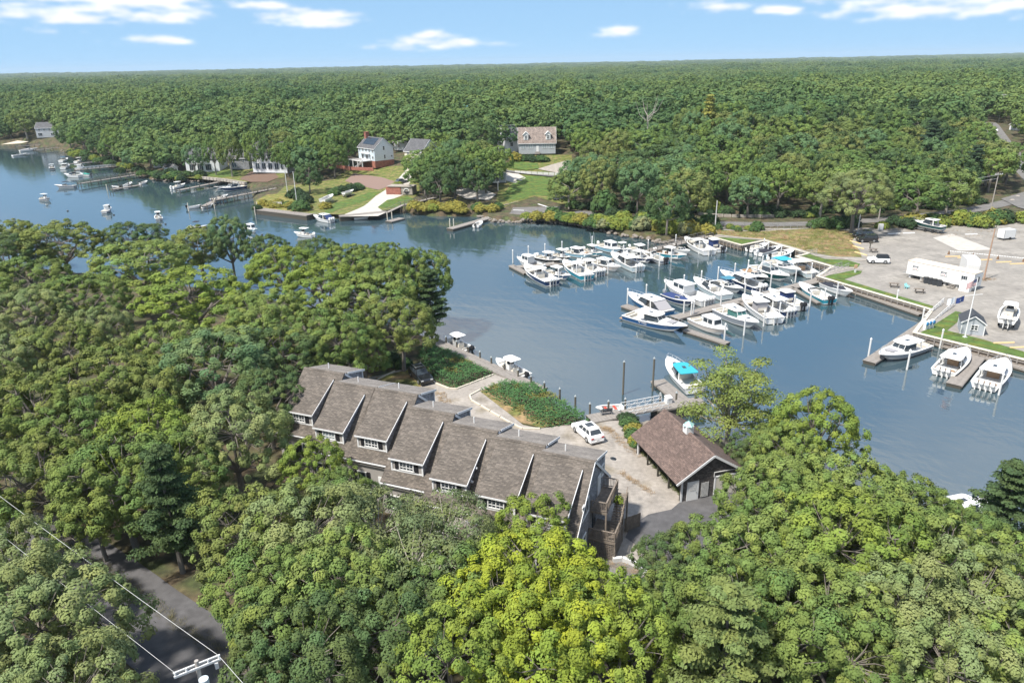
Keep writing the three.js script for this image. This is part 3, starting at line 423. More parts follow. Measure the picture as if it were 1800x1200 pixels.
const CLEAR = [
  [...BULK, [146.6,-172.9], [147.4,-205.3], [101.6,-191.8], [89.6,-195.9], [52.3,-196.5], [50.1,-184.7]],
  [[-79.1,-219.8], [-95.3,-268.6], [-88.2,-288.2], [-67.5,-281.5], [-64.9,-302.3], [-68.4,-324.3], [-38.4,-317.2], [-32.5,-282.5], [-26.4,-214.6]],
  [[-6.5,-200.6], [-0.9,-245.8], [-3.1,-286.8], [2.7,-307.6], [21.9,-311.9], [25.0,-278.3], [22.0,-243.9], [14.9,-210.4], [7.0,-199.3]],
  [[-129.6,-293.2], [-149.3,-347.8], [-103.1,-333.1], [-87.5,-289.8], [-94.2,-268.5]],
  [[-288.5,-449.3], [-339.9,-542.6], [-307.6,-522.5], [-259.6,-436.2]],
  [[-20.9,-242.0], [-20.3,-262.5], [-2.9,-258.9], [-2.8,-240.5]],
  [[113.5,-175.8], [131.9,-209.5], [164.7,-239.9], [184.7,-233.7], [150.4,-172.5]],
];
const LINES = [[[[20.0,-221.3], [32.8,-212.9], [55.1,-201.6], [87.2,-197.7], [123.8,-206.9], [163.0,-228.6]], 4.5], [[[159.5,-171.7], [178.2,-229.8], [184.9,-262.4], [198.1,-297.3], [212.6,-329.1], [231.0,-364.3]], 11], [[[-13.1,-289.2], [-2.0,-281.9], [19.1,-271.8], [56.0,-271.4]], 5.5]];
const HOUSES = [[-49.9,-291.3, 16], [-34.7,-282.7, 12], [11.8,-299.4, 14], [0.5,-321.5, 9], [-33.0,-338.6, 11], [-49.1,-333.9, 9], [230.3,-337.9, 8], [92.3,-192.7, 12]];
{
  const r = rnd(404), spots = [];
  for (let z = -188; z > -640; z -= 10) for (let x = -480; x < 480; x += 10) {
    const X = x + (r() - 0.5) * 5.5, Z = z + (r() - 0.5) * 5.5, a = r(), b = r(), c = r();
    if (Math.abs(X) > -Z * 0.80 + 15) continue;
    if (X < 40 && Z > -230 && X > -90 && Z > -200) continue;
    if (Z > -560 && shoreDist(X, Z) < 3.5) continue;
    if (X < 0.4 * Z - 10 && Z > -260) continue;
    if (CLEAR.some((p) => inside(p, X, Z)) || LINES.some(([p, w]) => edge(p, X, Z, false) < w) || HOUSES.some((h) => Math.hypot(h[0] - X, h[1] - Z) < h[2])) continue;
    if (treeSpots.some((t) => Math.hypot(t[0] - X, t[1] - Z) < 4.2)) continue;
    spots.push([X, Z, a, b, c]);
  }
  spots.sort((p, q) => q[1] - p[1]);
  const kinds = ['midGreen', 'midLeafy', 'midSage', 'midGreen', 'midOlive', 'midDark', 'midLeafy', 'midPale'], share = 300 - treeSpots.length;
  spots.slice(0, share).forEach(([x, z, a, b, c]) => farTree(x > 150 && a > 0.8 ? 'midPine' : kinds[Math.floor(a * kinds.length)], x, z, 5.9 + b * b * 2.8, 12 + c * 4.5, z > -300 && x > 30 ? 'oak at the edge of the wood along the lane beyond the marina' : 'oak in the wood beyond the cove', z > -300 && x > 30 ? 'oaks of the wood along the lane' : 'oaks of the far wood'));
  const FARO = { per: 22, size: 0.66, tuft: 1.05, twigs: 0, dens: 2.0, gap: 0.02, lobes: 6, dome: 1 };
  const low = [broadleaf(31, [1, 1, 1], FARO), broadleaf(32, [1, 1, 1], FARO), broadleaf(33, [1, 1, 1], { ...FARO, lobes: 7 })];
  const rest = spots.slice(share), more = [];
  for (let z = -640; z > -6800; z -= lerp(12, 30, clamp((-z - 640) / 3000, 0, 1))) { const s = lerp(12, 30, clamp((-z - 640) / 3000, 0, 1)), X0 = -z * 0.80 + 30; for (let x = -X0; x < X0; x += s) more.push([x + (r() - 0.5) * s * 0.62, z + (r() - 0.5) * s * 0.62, r(), r(), r(), s / 12]); }
  const all = [...rest, ...more], wood = new THREE.Group(); wood.name = 'far_forest'; wood.userData = { kind: 'stuff', label: 'dense oak wood reaching to the horizon', category: 'forest' }; scene.add(wood);
  low.forEach((p, k) => {
    const mine = all.filter((q, i) => i % 3 === k), im = new THREE.InstancedMesh(p.crown, leafMat, mine.length), m = new THREE.Matrix4(), q = new THREE.Quaternion(), up = V(0, 1, 0), c = new THREE.Color();
    mine.forEach(([x, z, a, b, d, s = 1], i) => {
      const tone = clamp(0.5 + 1.4 * fbm(x / 160, z / 160, 3, 12.1) + (a - 0.5) * 0.9, 0, 1), e = 0.95 + b * b * 0.6, w = e * (s > 1 ? s * 1.28 : 1.22);
      m.compose(V(x, landBase(x, z) - 0.4 - (s > 1 ? 2 : 0), z), q.setFromAxisAngle(up, a * 6.28), V(w, e * (0.78 + d * 0.32) * (1 + (s - 1) * 0.12), w)); im.setMatrixAt(i, m);
      c.setRGB(lerp(0.078, 0.16, tone), lerp(0.145, 0.225, tone), lerp(0.056, 0.068, tone)); im.setColorAt(i, c);
    });
    im.name = 'crowns'; im.userData.kind = 'stuff'; im.castShadow = im.receiveShadow = true; wood.add(im);
  });
  console.log('trees', treeSpots.length, 'spots', spots.length, 'instanced', all.length);
}
{ // single trees that stand out of the canopy
  const r = rnd(88), g = new Geo(), [x, z] = [54.3,-291.9], t = thing('dead_tree', 'bare dead tree with pale limbs rising from the wood', 'tree', x, landBase(x, z) - rise(x, z), z);
  t.scale.setScalar(1.15); limb(g, [[0, 0, 0], [0.3, 8, 0.2], [0, 14, 0]], 0.35, 0.2); for (let k = 0; k < 9; k++) { const a = k * 2.4, y = 11 + r() * 3, e = 3 + r() * 3; limb(g, [[0, y, 0], [Math.cos(a) * e * 0.6, y + 2, Math.sin(a) * e * 0.6], [Math.cos(a) * e, y + 5 + r() * 2, Math.sin(a) * e]], 0.15, 0.03); }
  part(t, 'trunk', g, M.barkPale);
  const [x2, z2] = [78.1,-291.7], y = protos.yellow; const p = plant('midPine', x2, z2, 6, 17, 'slender yellow tree rising above the green wood');
  p.children[1].geometry = pine(51, [0.30, 0.30, 0.075], { per: 30, size: 0.6 }).crown; p.name = numbered('yellow_tree');
}
// shrubs
function bush(seed, col, n = 16, per = 60, size = 0.2) { const r = rnd(seed), L = new Leaves(); for (let k = 0; k < n; k++) { const y = 1 - (k + 0.5) / n * 1.1, f = k * 2.4, s = Math.sqrt(1 - y * y); tuft(L, r, [Math.cos(f) * s * 0.85, 0.35 + y * 0.75, Math.sin(f) * s * 0.85], unit([Math.cos(f) * s, y + 0.3, Math.sin(f) * s]), 0.36 + r() * 0.14, per, size, col, 0.85); } const g = new Geo(); for (let k = 0; k < 5; k++) g.cyl([0, 0, 0], [Math.cos(k * 1.3) * 0.5, 0.9, Math.sin(k * 1.3) * 0.5], 0.04, 0.015, 4); return { leaves: L.done(), stem: g.done() }; }
const bushes = { lime: bush(61, [0.2, 0.245, 0.05]), green: bush(62, [0.08, 0.14, 0.045]), dark: bush(63, [0.045, 0.08, 0.035]), gold: bush(64, [0.27, 0.25, 0.055]), pale: bush(65, [0.22, 0.24, 0.12]) };
const TINT = { lime: 'lime green', green: 'mid green', dark: 'dark green', gold: 'golden', pale: 'pale grey-green' };
function shrub(kind, x, z, w, h, label, group, y) { const t = thing('shrub', group ? TINT[kind] + ' ' + label : label, 'shrub', x, y ?? 1.26, z, (x * 3.3) % 6.28, group); t.scale.set(w, h, w); part(t, 'stem', bushes[kind].stem, M.bark); part(t, 'foliage', bushes[kind].leaves, leafMat); return t; }
const scatterShrubs = (a, b, n, depth, kinds, w, h, seed, label, group) => { const r = rnd(seed); for (let k = 0; k < n; k++) { const t = (k + r() * 0.8) / n, x = lerp(a[0], b[0], t) + (r() - 0.5) * depth, z = lerp(a[1], b[1], t) + (r() - 0.5) * depth, s = 0.7 + r() * 0.6; shrub(kinds[Math.floor(r() * kinds.length)], x, z, w * s, h * s * (0.85 + r() * 0.4), label, group); } };
const HEDGE = 'shrub on the bank beside the marina pier', BANK = 'shrub on the water bank beside the boat ramp', FENCE = 'shrub in the hedge between the lane and the gravel lot';
scatterShrubs([24.3,-200.7], [50.6,-186.7], 34, 5, ['lime', 'lime', 'green', 'gold', 'pale'], 2.1, 1.9, 71, HEDGE, 'shrubs on the marina bank');
scatterShrubs([26.1,-206.8], [53.4,-194.9], 22, 5, ['green', 'green', 'lime', 'dark'], 2.2, 2.0, 72, HEDGE, 'shrubs on the marina bank');
scatterShrubs([5.5,-215.6], [23.3,-203.9], 14, 5, ['lime', 'gold', 'green', 'pale'], 1.9, 1.6, 73, BANK, 'shrubs by the boat ramp');
scatterShrubs([-28.4,-232.2], [-5.4,-227.5], 22, 8, ['lime', 'gold', 'gold', 'green'], 1.9, 1.5, 74, BANK, 'shrubs by the boat ramp');
scatterShrubs([101.6,-191.8], [138.9,-192.6], 30, 6, ['green', 'lime', 'gold', 'dark'], 2.2, 2.0, 75, FENCE, 'hedge shrubs by the lane');
scatterShrubs([80.7,-193.1], [92.5,-191.9], 8, 3, ['dark', 'green'], 2.0, 2.0, 76, FENCE, 'hedge shrubs by the lane');
scatterShrubs([56.8,-193.1], [67.1,-189.3], 8, 3, ['green', 'lime'], 1.3, 1.2, 77, FENCE, 'hedge shrubs by the lane');
scatterShrubs([20.5,-226.7], [83.1,-207.7], 40, 6, ['dark', 'dark', 'green'], 1.8, 1.5, 78, 'undergrowth shrub at the foot of the wood along the lane', 'undergrowth along the lane');
scatterShrubs([83.1,-207.7], [144.0,-221.1], 26, 6, ['dark', 'green', 'lime'], 1.8, 1.4, 79, 'undergrowth shrub at the foot of the wood along the lane', 'undergrowth along the lane');
scatterShrubs([-250.9,-425.4], [-163.3,-328.5], 26, 8, ['green', 'dark', 'lime'], 2.2, 1.8, 80, 'shrub on the bank of the far shore', 'shrubs of the far bank');
scatterShrubs([-161.5,-324.7], [-130.2,-309.1], 22, 9, ['green', 'dark', 'lime'], 2.0, 1.7, 81, 'shrub on the bank of the far shore', 'shrubs of the far bank');
scatterShrubs([-83.7,-242.2], [-61.6,-233.7], 16, 9, ['green', 'gold', 'dark'], 1.5, 1.2, 82, 'shrub on the point behind the timber wharf', 'shrubs behind the wharf');
scatterShrubs([-76.1,-259.8], [-63.5,-230.1], 8, 6, ['green', 'dark'], 2.0, 1.8, 83, 'shrub on the point behind the timber wharf', 'shrubs behind the wharf');
scatterShrubs([-62.5,-259.0], [-54.1,-264.4], 9, 2, ['dark', 'dark', 'green'], 2.2, 1.7, 84, 'clipped hedge shrub on the lawn of the blue house', 'hedge of the blue house');
scatterShrubs([4.9,-295.5], [16.1,-292.9], 8, 2, ['dark', 'green'], 1.8, 1.2, 85, 'shrub before the cottage with two dormers', 'shrubs before the cottage');
shrub('gold', 3.0,-293.9, 2.4, 2.6, 'golden bush on the lawn beside the cottage');
shrub('green', 28.8,-217.7, 3.6, 5.2, 'tall rounded green bush beside the ramp bank');
shrub('lime', 60.8,-217.0, 2.6, 3.2, 'rounded bright green bush behind the lane wall');
shrub('lime', -39.2,-258.6, 2.2, 2.0, 'golden green bush beside the brick stair of the blue house');
scatterShrubs([14.2,-82.3], [15.0,-74.7], 7, 0.6, ['green', 'dark', 'gold'], 1.0, 0.8, 86, 'low shrub along the boathouse wall', 'shrubs by the boathouse');
scatterShrubs([-22.6,-101.5], [-15.8,-102.3], 9, 2, ['dark', 'green', 'green'], 1.1, 1.1, 87, 'shrub beside the black vehicle', 'shrubs at the end of the yard');
// creeping juniper beds: low mounds of feathery sprays
function juniper(label, pts, seed) {
  const r = rnd(seed), L = new Leaves(), xs = pts.map((p) => p[0]), zs = pts.map((p) => p[1]), x0 = Math.min(...xs), x1 = Math.max(...xs), z0 = Math.min(...zs), z1 = Math.max(...zs), t = thing('juniper_bed', label, 'hedge', (x0 + x1) / 2, 1.4, (z0 + z1) / 2), g = new Geo();
  const ox = (x0 + x1) / 2, oz = (z0 + z1) / 2, hh = (x, z) => sst(edge(pts, x, z), 0, 1.0) * (0.75 + 0.35 * nz(x * 0.5, z * 0.5)) + 0.02;
  for (let x = x0; x < x1; x += 0.3) for (let z = z0; z < z1; z += 0.3) {
    if (!inside(pts, x, z)) continue;
    const h = hh(x, z), v = 0.75 + r() * 0.5, f = r() * 6.28, dir = [Math.cos(f), 0.25 + r() * 0.3, Math.sin(f)], col = nz(x * 0.3, z * 0.3, 4) > 0.33 ? [0.19 * v, 0.19 * v, 0.05 * v] : [0.075 * v, 0.17 * v, 0.058 * v];
    g.cyl([x - ox, 0, z - oz], [x - ox, h * 0.8, z - oz], 0.02, 0.01, 3);
    for (let k = 0; k < 9; k++) { const s = k * 0.075, n = unit([(r() - 0.5) * 0.9, 1, (r() - 0.5) * 0.9]); L.leaf(x - ox + dir[0] * s + (r() - 0.5) * 0.15, h + dir[1] * s - 0.12 + (r() - 0.5) * 0.08, z - oz + dir[2] * s + (r() - 0.5) * 0.15, n, unit([dir[0], 0, dir[2]]), 0.28, 0.11, col); }
  }
  part(t, 'stems', g, M.bark); part(t, 'foliage', L.done(), leafMat);
}
juniper('low green juniper bed between the black vehicle and the cove', [[-14.8,-110.6], [-10.0,-107.1], [-2.8,-97.7], [-8.2,-93.1], [-10.3,-95.2], [-13.0,-98.8], [-14.6,-105.7]], 91);
juniper('low green juniper bed between the two gravel paths by the cove', [[-4.4,-92.2], [-1.7,-94.6], [3.1,-93.8], [6.4,-88.7], [9.6,-83.0], [9.0,-81.6], [3.7,-80.6], [0.2,-85.6]], 92);
{ // meadow grass
  const r = rnd(93), g = new Geo(); for (let k = 0; k < 7; k++) { const a = k * 0.9, b = a + 0.5; g.tri([Math.cos(a) * 0.1, 0, Math.sin(a) * 0.1], [Math.cos(b) * 0.1, 0, Math.sin(b) * 0.1], [Math.cos(a) * 0.45, 0.5 + (k % 3) * 0.15, Math.sin(a) * 0.45]); }
  const pts = [[55.8,-191.1], [53.8,-187.1], [64.8,-180.1], [70.5,-167.1], [75.3,-162.3], [80.1,-161.4], [84.2,-175.3], [90.2,-185.1], [84.5,-191.2], [65.2,-188.1]], pos = []; for (let k = 0; k < 9000; k++) { const x = lerp(45, 105, r()), z = lerp(-205, -140, r()); if (inside(pts, x, z) && nz(x * 0.2, z * 0.2) + r() * 0.9 > 0.25) pos.push([x, z]); }
  const im = new THREE.InstancedMesh(g.done(), std(1, 1, 1, 0.95, { side: THREE.DoubleSide }), pos.length), m = new THREE.Matrix4(), c = new THREE.Color();
  pos.forEach(([x, z], i) => { const s = 0.5 + r() * 0.7; m.makeScale(s, s, s); m.setPosition(x, 1.42, z); im.setMatrixAt(i, m); const w = clamp(0.5 + nz(x * 0.12, z * 0.12, 8) * 1.3, 0, 1); c.setRGB(lerp(0.3, 0.17, w) * (0.8 + r() * 0.4), lerp(0.22, 0.18, w) * (0.8 + r() * 0.4), lerp(0.11, 0.05, w)); im.setColorAt(i, c); });
  im.name = 'meadow_grass'; im.userData = { kind: 'stuff', label: 'dry tan grass of the meadow behind the bulkhead', category: 'grass' }; im.castShadow = im.receiveShadow = true; scene.add(im);
}

{ // weeds and fallen litter along the boathouse, in the townhouse yard and round the marina lot
  const r = rnd(94), g = new Geo(); for (let k = 0; k < 6; k++) { const a = k * 1.05; g.tri([Math.cos(a) * 0.08, 0, Math.sin(a) * 0.08], [Math.cos(a + 0.6) * 0.08, 0, Math.sin(a + 0.6) * 0.08], [Math.cos(a) * 0.32, 0.2 + (k % 3) * 0.07, Math.sin(a) * 0.32]); }
  const pos = [], run = (a, b, n, w, hue) => { for (let i = 0; i < n; i++) { const u = r(), c = (r() + r() - 1) * w; pos.push([lerp(a[0], b[0], u) + c, lerp(a[1], b[1], u) + (r() + r() - 1) * w, hue]); } };
  run([15.0,-74.5], [17.4,-65.2], 420, 0.55, 0); run([12.0,-79.1], [14.3,-73.4], 130, 0.8, 1); run([11.7,-69.8], [14.6,-65.1], 110, 0.5, 1); run([11.2,-80.3], [12.1,-79.5], 90, 0.6, 1); run([-10.5,-91.7], [-8.6,-87.7], 120, 1.1, 1); run([-17.4,-95.5], [-13.5,-94.2], 160, 1.2, 0); run([95.7,-140.6], [98.1,-141.2], 120, 1.4, 1); run([85.7,-190.4], [131.7,-182.0], 300, 1.4, 1); run([108.1,-181.5], [126.3,-175.9], 140, 2.2, 1); run([15.0,-82.0], [15.2,-76.4], 140, 0.5, 0); run([8.2,-54.2], [11.5,-52.3], 120, 0.7, 1); run([-56.2,-68.1], [-20.2,-41.8], 900, 0.8, 2); run([-55.5,-67.0], [-50.1,-64.3], 200, 1.2, 2);
  const im = new THREE.InstancedMesh(g.done(), std(1, 1, 1, 0.95, { side: THREE.DoubleSide }), pos.length), m = new THREE.Matrix4(), c = new THREE.Color();
  pos.forEach(([x, z, h], i) => { const s = 0.35 + r() * 0.8; m.makeScale(s, s * (h === 1 ? 0.5 : 1), s); m.setPosition(x, 1.44, z); im.setMatrixAt(i, m); const v = 0.75 + r() * 0.5; if (h === 0) c.setRGB(0.11 * v, 0.13 * v, 0.05 * v); else if (h === 1) c.setRGB(0.27 * v, 0.19 * v, 0.11 * v); else c.setRGB(0.12 * v, 0.11 * v, 0.055 * v); im.setColorAt(i, c); });
  im.name = 'weeds'; im.userData = { kind: 'stuff', label: 'weeds and brown leaf litter scattered along yard edges', category: 'weeds' }; im.castShadow = im.receiveShadow = true; scene.add(im);
}

// ---------------------------------------------------------------- buildings
// window: frame with bars, pane, in the plane facing (sin a, cos a); x, y, z is its middle
function windowAt(parent, x, y, z, w, h, a, cols = 2, rows = 3, o = {}) {
  const c = Math.cos(a), s = Math.sin(a), g = new Geo(), P = (u, v, q) => [x + u * c + q * s, y + v, z - u * s + q * c], B = (u, v, ww, hh, q = 0.05, d = 0.1) => { const p = P(u, v, q); g.box(p[0], p[1], p[2], ww, hh, d, a); };
  B(0, h / 2, w + 0.2, 0.1); B(0, -h / 2, w + 0.2, 0.1); B(-w / 2, 0, 0.1, h); B(w / 2, 0, 0.1, h);
  for (let k = 1; k < cols; k++) B(-w / 2 + (w * k) / cols, 0, k * 2 === cols ? 0.09 : 0.045, h - 0.1, 0.04, 0.06);
  for (let k = 1; k < rows; k++) B(0, -h / 2 + (h * k) / rows, w - 0.1, 0.045, 0.04, 0.05);
  const f = part(parent, o.name ?? 'window', g, o.frame ?? M.white), q = P(0, 0, 0.012);
  const pane = part(f, 'pane', boxAt(q[0], q[1], q[2], w, h, 0.02, a), o.pane ?? M.glass);
  if (o.shutters) for (const k of [-1, 1]) { const e = P(k * (w / 2 + 0.32), 0, 0.035); part(parent, 'shutter', boxAt(e[0], e[1], e[2], 0.42, h + 0.1, 0.06, a), M.shutter); }
  return f;
}
function doorAt(parent, x, y, z, w, h, a, m = M.white) { const c = Math.cos(a), s = Math.sin(a); const d = part(parent, 'door', boxAt(x + s * 0.04, y + h / 2, z + c * 0.04, w, h, 0.08, a), m); part(d, 'handle', boxAt(x + (w / 2 - 0.12) * c + s * 0.1, y + 1, z - (w / 2 - 0.12) * s + c * 0.1, 0.06, 0.14, 0.06, a), M.steel); return d; }

{ // ------------------------------------------------------------ row of seven townhouses
  const T = THREE.MathUtils.degToRad(-22), W = 5.35, RY = 10.6, k = 0.83, FE = 6.5, RE = 6.1;
  const starts = [[-24.8,-79.9], [-20.4,-75.6], null, [-11.1,-68.7], [-6.6,-64.8], [-2.1,-61.8], [2.2,-58.8]];
  starts[2] = [starts[1][0] + W * Math.cos(-T), starts[1][1] + W * Math.sin(-T)];
  const says = ['grey shingled townhouse at the wooded end of the row', 'grey shingled townhouse second from the wooded end, curtained dormer window', 'grey shingled townhouse third from the wooded end, above the white entry stair', 'grey shingled townhouse in the middle of the row of seven', 'grey shingled townhouse third from the deck end, dormer half behind a tree', 'grey shingled townhouse second from the deck end of the row', 'end townhouse of the row with two timber decks on its gable'];
  starts.forEach(([x, z], i) => {
    const t = thing('townhouse', says[i], 'house', x, 0, z, T, 'row of seven townhouses'), last = i === 6, w = W + (i === 1 ? 0 : 0.02);
    const yF = RY - k * FE, yR = RY - k * RE, e0 = i === 0 ? -0.2 : 0, e1 = w + 0.12;
    // walls with gables
    const wl = new Geo(), f0 = 6.15, r0 = -5.85, yf = RY - k * f0 - 0.12, yr = RY + k * r0 - 0.12, b = 0.5;
    for (const s of [0.02, w]) { wl.tri([s, yf, f0], [s, RY - 0.12, 0], [s, yr, r0]); wl.quad([s, b, f0], [s, yf, f0], [s, yr, r0], [s, b, r0]); }
    wl.quad([0.02, b, r0], [w, b, r0], [w, yr, r0], [0.02, yr, r0]);
    part(t, 'wall', wl, M.cedar);
    part(t, 'front_wall', new Geo().quad([0.02, b, f0], [w, b, f0], [w, yf, f0], [0.02, yf, f0]), M.beige);
    part(t, 'roof', new Geo().slab([[e0, RY, 0], [e0, yF, FE], [e1, yF, FE], [e1, RY, 0]], 0.14), M.roof);
    part(t, 'roof', new Geo().slab([[e1, RY - 0.004, -0.004], [e1, yR, -RE], [e0, yR, -RE], [e0, RY - 0.004, -0.004]], 0.14), M.roof);
    part(t, 'ridge_cap', new Geo().slab([[e0, RY + 0.03, 0], [e0, RY - 0.1, 0.2], [e1, RY - 0.1, 0.2], [e1, RY + 0.03, 0]], 0.03).slab([[e1, RY + 0.03, -0.002], [e1, RY - 0.1, -0.2], [e0, RY - 0.1, -0.2], [e0, RY + 0.03, -0.002]], 0.03), M.roof);
    // white rake boards on the gable towards the water end
    const rk = new Geo(); rk.bar([e1 + 0.02, RY - 0.16, -0.05], [e1 + 0.02, yR - 0.14, -RE], 0.05, 0.26); if (last) rk.bar([e1 + 0.021, RY - 0.16, 0.05], [e1 + 0.021, yF - 0.14, FE], 0.05, 0.26);
    part(t, 'rake_board', rk, M.trim);
    const gut = new Geo(); gut.bar([e0, yF - 0.1, FE + 0.06], [e1, yF - 0.1, FE + 0.06], 0.1, 0.12); part(t, 'gutter', gut, M.trim);
    // front dormer
    const a = 0.82, c = 4.42, td = 5.4, yb = RY - k * td, ye = 7.62, tt = 0.8, yt = RY - k * tt + 0.02, sl = (yt - ye) / (td - tt);
    const dw = new Geo(); for (const s of [a, c]) dw.tri([s, yb - 0.1, td], [s, ye - 0.1, td], [s, yt - 0.1, tt + 0.1]);
    const dm = part(t, 'dormer', dw, M.cedar);
    part(dm, 'dormer_front', new Geo().quad([a, yb - 0.1, td], [c, yb - 0.1, td], [c, ye - 0.06, td], [a, ye - 0.06, td]), M.beige);
    part(dm, 'dormer_roof', new Geo().slab([[a - 0.16, yt + 0.1, tt], [a - 0.16, ye - sl * 0.25 + 0.1, td + 0.25], [c + 0.16, ye - sl * 0.25 + 0.1, td + 0.25], [c + 0.16, yt + 0.1, tt]], 0.12), M.roof);
    const tr = new Geo(), yo = ye - sl * 0.25; for (const s of [a + 0.06, c - 0.06]) tr.box(s, (yb + ye) / 2, td + 0.03, 0.16, ye - yb, 0.06);
    tr.bar([a - 0.16, yo + 0.03, td + 0.27], [c + 0.16, yo + 0.03, td + 0.27], 0.05, 0.16); tr.bar([c + 0.185, yt + 0.03, tt + 0.2], [c + 0.185, yo + 0.03, td + 0.25], 0.05, 0.16); tr.box((a + c) / 2, yb + 0.1, td + 0.03, c - a - 0.3, 0.14, 0.05);
    part(dm, 'dormer_trim', tr, M.trim);
    windowAt(t, (a + c) / 2 - 0.05, (yb + ye) / 2 + 0.03, td, 1.55, 0.98, 0, 4, 3, { shutters: true, pane: i === 1 ? M.glassLight : M.glass });
    // rear shed dormer with its cheek
    const rt = -3.7, ry = RY - 1.15, g2 = new Geo(); for (const s of [0.45, w - 0.02]) { g2.tri([s, RY - 0.2, -0.1], [s, RY + k * rt - 0.1, rt], [s, ry, rt]); } g2.quad([0.45, RY + k * rt - 0.1, rt], [w - 0.02, RY + k * rt - 0.1, rt], [w - 0.02, ry, rt], [0.45, ry, rt]);
    const rd = part(t, 'rear_dormer', g2, M.cedar);
    part(rd, 'rear_dormer_roof', new Geo().slab([[0.3, RY - 0.03, -0.15], [w + 0.16, RY - 0.03, -0.15], [w + 0.16, ry + 0.05, rt - 0.3], [0.3, ry + 0.05, rt - 0.3]], 0.12), M.flatRoof);
    part(rd, 'rear_dormer_trim', new Geo().bar([w + 0.19, RY - 0.2, -0.5], [w + 0.19, ry - 0.04, rt - 0.3], 0.05, 0.24).box(w + 0.01, (ry + RY + k * rt) / 2 - 0.1, rt, 0.14, ry - (RY + k * rt), 0.16), M.trim);
    part(t, 'vent_pipe', new Geo().cyl([2.2, RY - 0.6, -1.5], [2.2, RY + 0.25, -1.5], 0.06, 0.06, 8), M.white);
    // ground floor
    windowAt(t, 1.5, 2.9, f0, 1.0, 1.5, 0, 1, 1, { shutters: true });
    doorAt(t, 4.0, 1.35, f0, 0.95, 2.1, 0, i === 2 ? M.white : M.deckWood);
    if (i === 2) { const st = new Geo(); for (let q = 0; q < 6; q++) st.box(3.6, 1.25 - q * 0.17, f0 + 0.5 + q * 0.28, 1.3, 0.1, 0.3); const s2 = part(t, 'entry_stair', st, M.wood); const rl = new Geo(); for (const s of [2.95, 4.25]) { rl.bar([s, 2.2, f0 + 0.3], [s, 1.35, f0 + 1.9], 0.07); for (let q = 0; q < 8; q++) rl.bar([s, 1.1 - q * 0.12, f0 + 0.35 + q * 0.22], [s, 2.15 - q * 0.12, f0 + 0.35 + q * 0.22], 0.05); } part(s2, 'handrail', rl, M.white); }
    if (i === 4) part(t, 'wall_light', new Geo().cyl([4.5, 8.3, 3.6], [4.75, 8.3, 3.6], 0.12, 0.12, 8).cyl([4.5, 7.4, 4.6], [4.75, 7.4, 4.6], 0.12, 0.12, 8), M.white);
    if (i === 0) windowAt(t, 3.6, 3.4, f0, 0.9, 1.5, 0, 1, 1, { shutters: true });
    if (last) {
      const E = w; // gable openings and decks
      doorAt(t, E, 5.85, -1.9, 0.95, 2.15, Math.PI / 2, M.white); windowAt(t, E, 7.2, 2.7, 1.9, 1.45, Math.PI / 2, 3, 1); windowAt(t, E, 3.9, 2.9, 0.9, 1.3, Math.PI / 2, 1, 2); windowAt(t, E, 7.9, -3.1, 0.6, 1.1, Math.PI / 2, 1, 2); doorAt(t, E, 3.3, -0.3, 0.9, 2.0, Math.PI / 2, M.glass);
      const deck = (name, s1, t0, t1, y, sides) => {
        const d = part(t, name, boxAt((E + s1) / 2 + 0.03, y - 0.16, (t0 + t1) / 2, s1 - E - 0.06, 0.2, t1 - t0), M.deckWood), pl = new Geo(), n = Math.round((s1 - E) / 0.16);
        for (let q = 0; q < n; q++) pl.box(E + 0.1 + q * 0.16, y - 0.04, (t0 + t1) / 2, 0.135, 0.04, t1 - t0);
        part(d, 'decking', pl, M.deckWood);
        const rg = new Geo(), run = (p, q) => { rg.bar([p[0], y + 1, p[1]], [q[0], y + 1, q[1]], 0.14, 0.06); rg.bar([p[0], y + 0.12, p[1]], [q[0], y + 0.12, q[1]], 0.06, 0.08); const L = Math.hypot(q[0] - p[0], q[1] - p[1]), m = Math.round(L / 0.14); for (let j = 0; j <= m; j++) rg.box(lerp(p[0], q[0], j / m), y + 0.55, lerp(p[1], q[1], j / m), j % 12 ? 0.045 : 0.1, 0.92, j % 12 ? 0.045 : 0.1); };
        for (const [p, q] of sides) run(p, q);
        part(d, 'railing', rg, M.deckWood); return d;
      };
      deck('upper_deck', E + 1.55, -3.3, 1.05, 6.05, [[[E + 0.1, 1.0], [E + 1.5, 1.0]], [[E + 1.5, 1.0], [E + 1.5, -3.25]], [[E + 1.5, -3.25], [E + 0.1, -3.25]]]);
      deck('lower_deck', E + 2.55, -1.6, 1.6, 3.45, [[[E + 0.1, 1.55], [E + 2.5, 1.55]], [[E + 2.5, 1.55], [E + 2.5, -0.2]]]);
      const st = new Geo(); for (let q = 0; q < 15; q++) st.box(E + 2.05, 5.85 - q * 0.165, -3.0 + q * 0.2 + 0.2, 0.95, 0.06, 0.28); st.bar([E + 2.53, 6.6, -3.0], [E + 2.53, 4.3, -0.1], 0.07, 0.1); st.bar([E + 2.53, 5.9, -3.0], [E + 2.53, 3.5, -0.1], 0.05, 0.24); part(t, 'deck_stair', st, M.deckWood);
      for (const [s, q, y] of [[E + 1.5, 1.0, 6], [E + 1.5, -3.2, 6], [E + 2.5, 1.5, 3.4], [E + 2.5, -1.5, 5.2], [E + 2.5, -3.2, 5.9]]) part(t, 'post', boxAt(s, y / 2, q, 0.14, y, 0.14), M.deckWood);
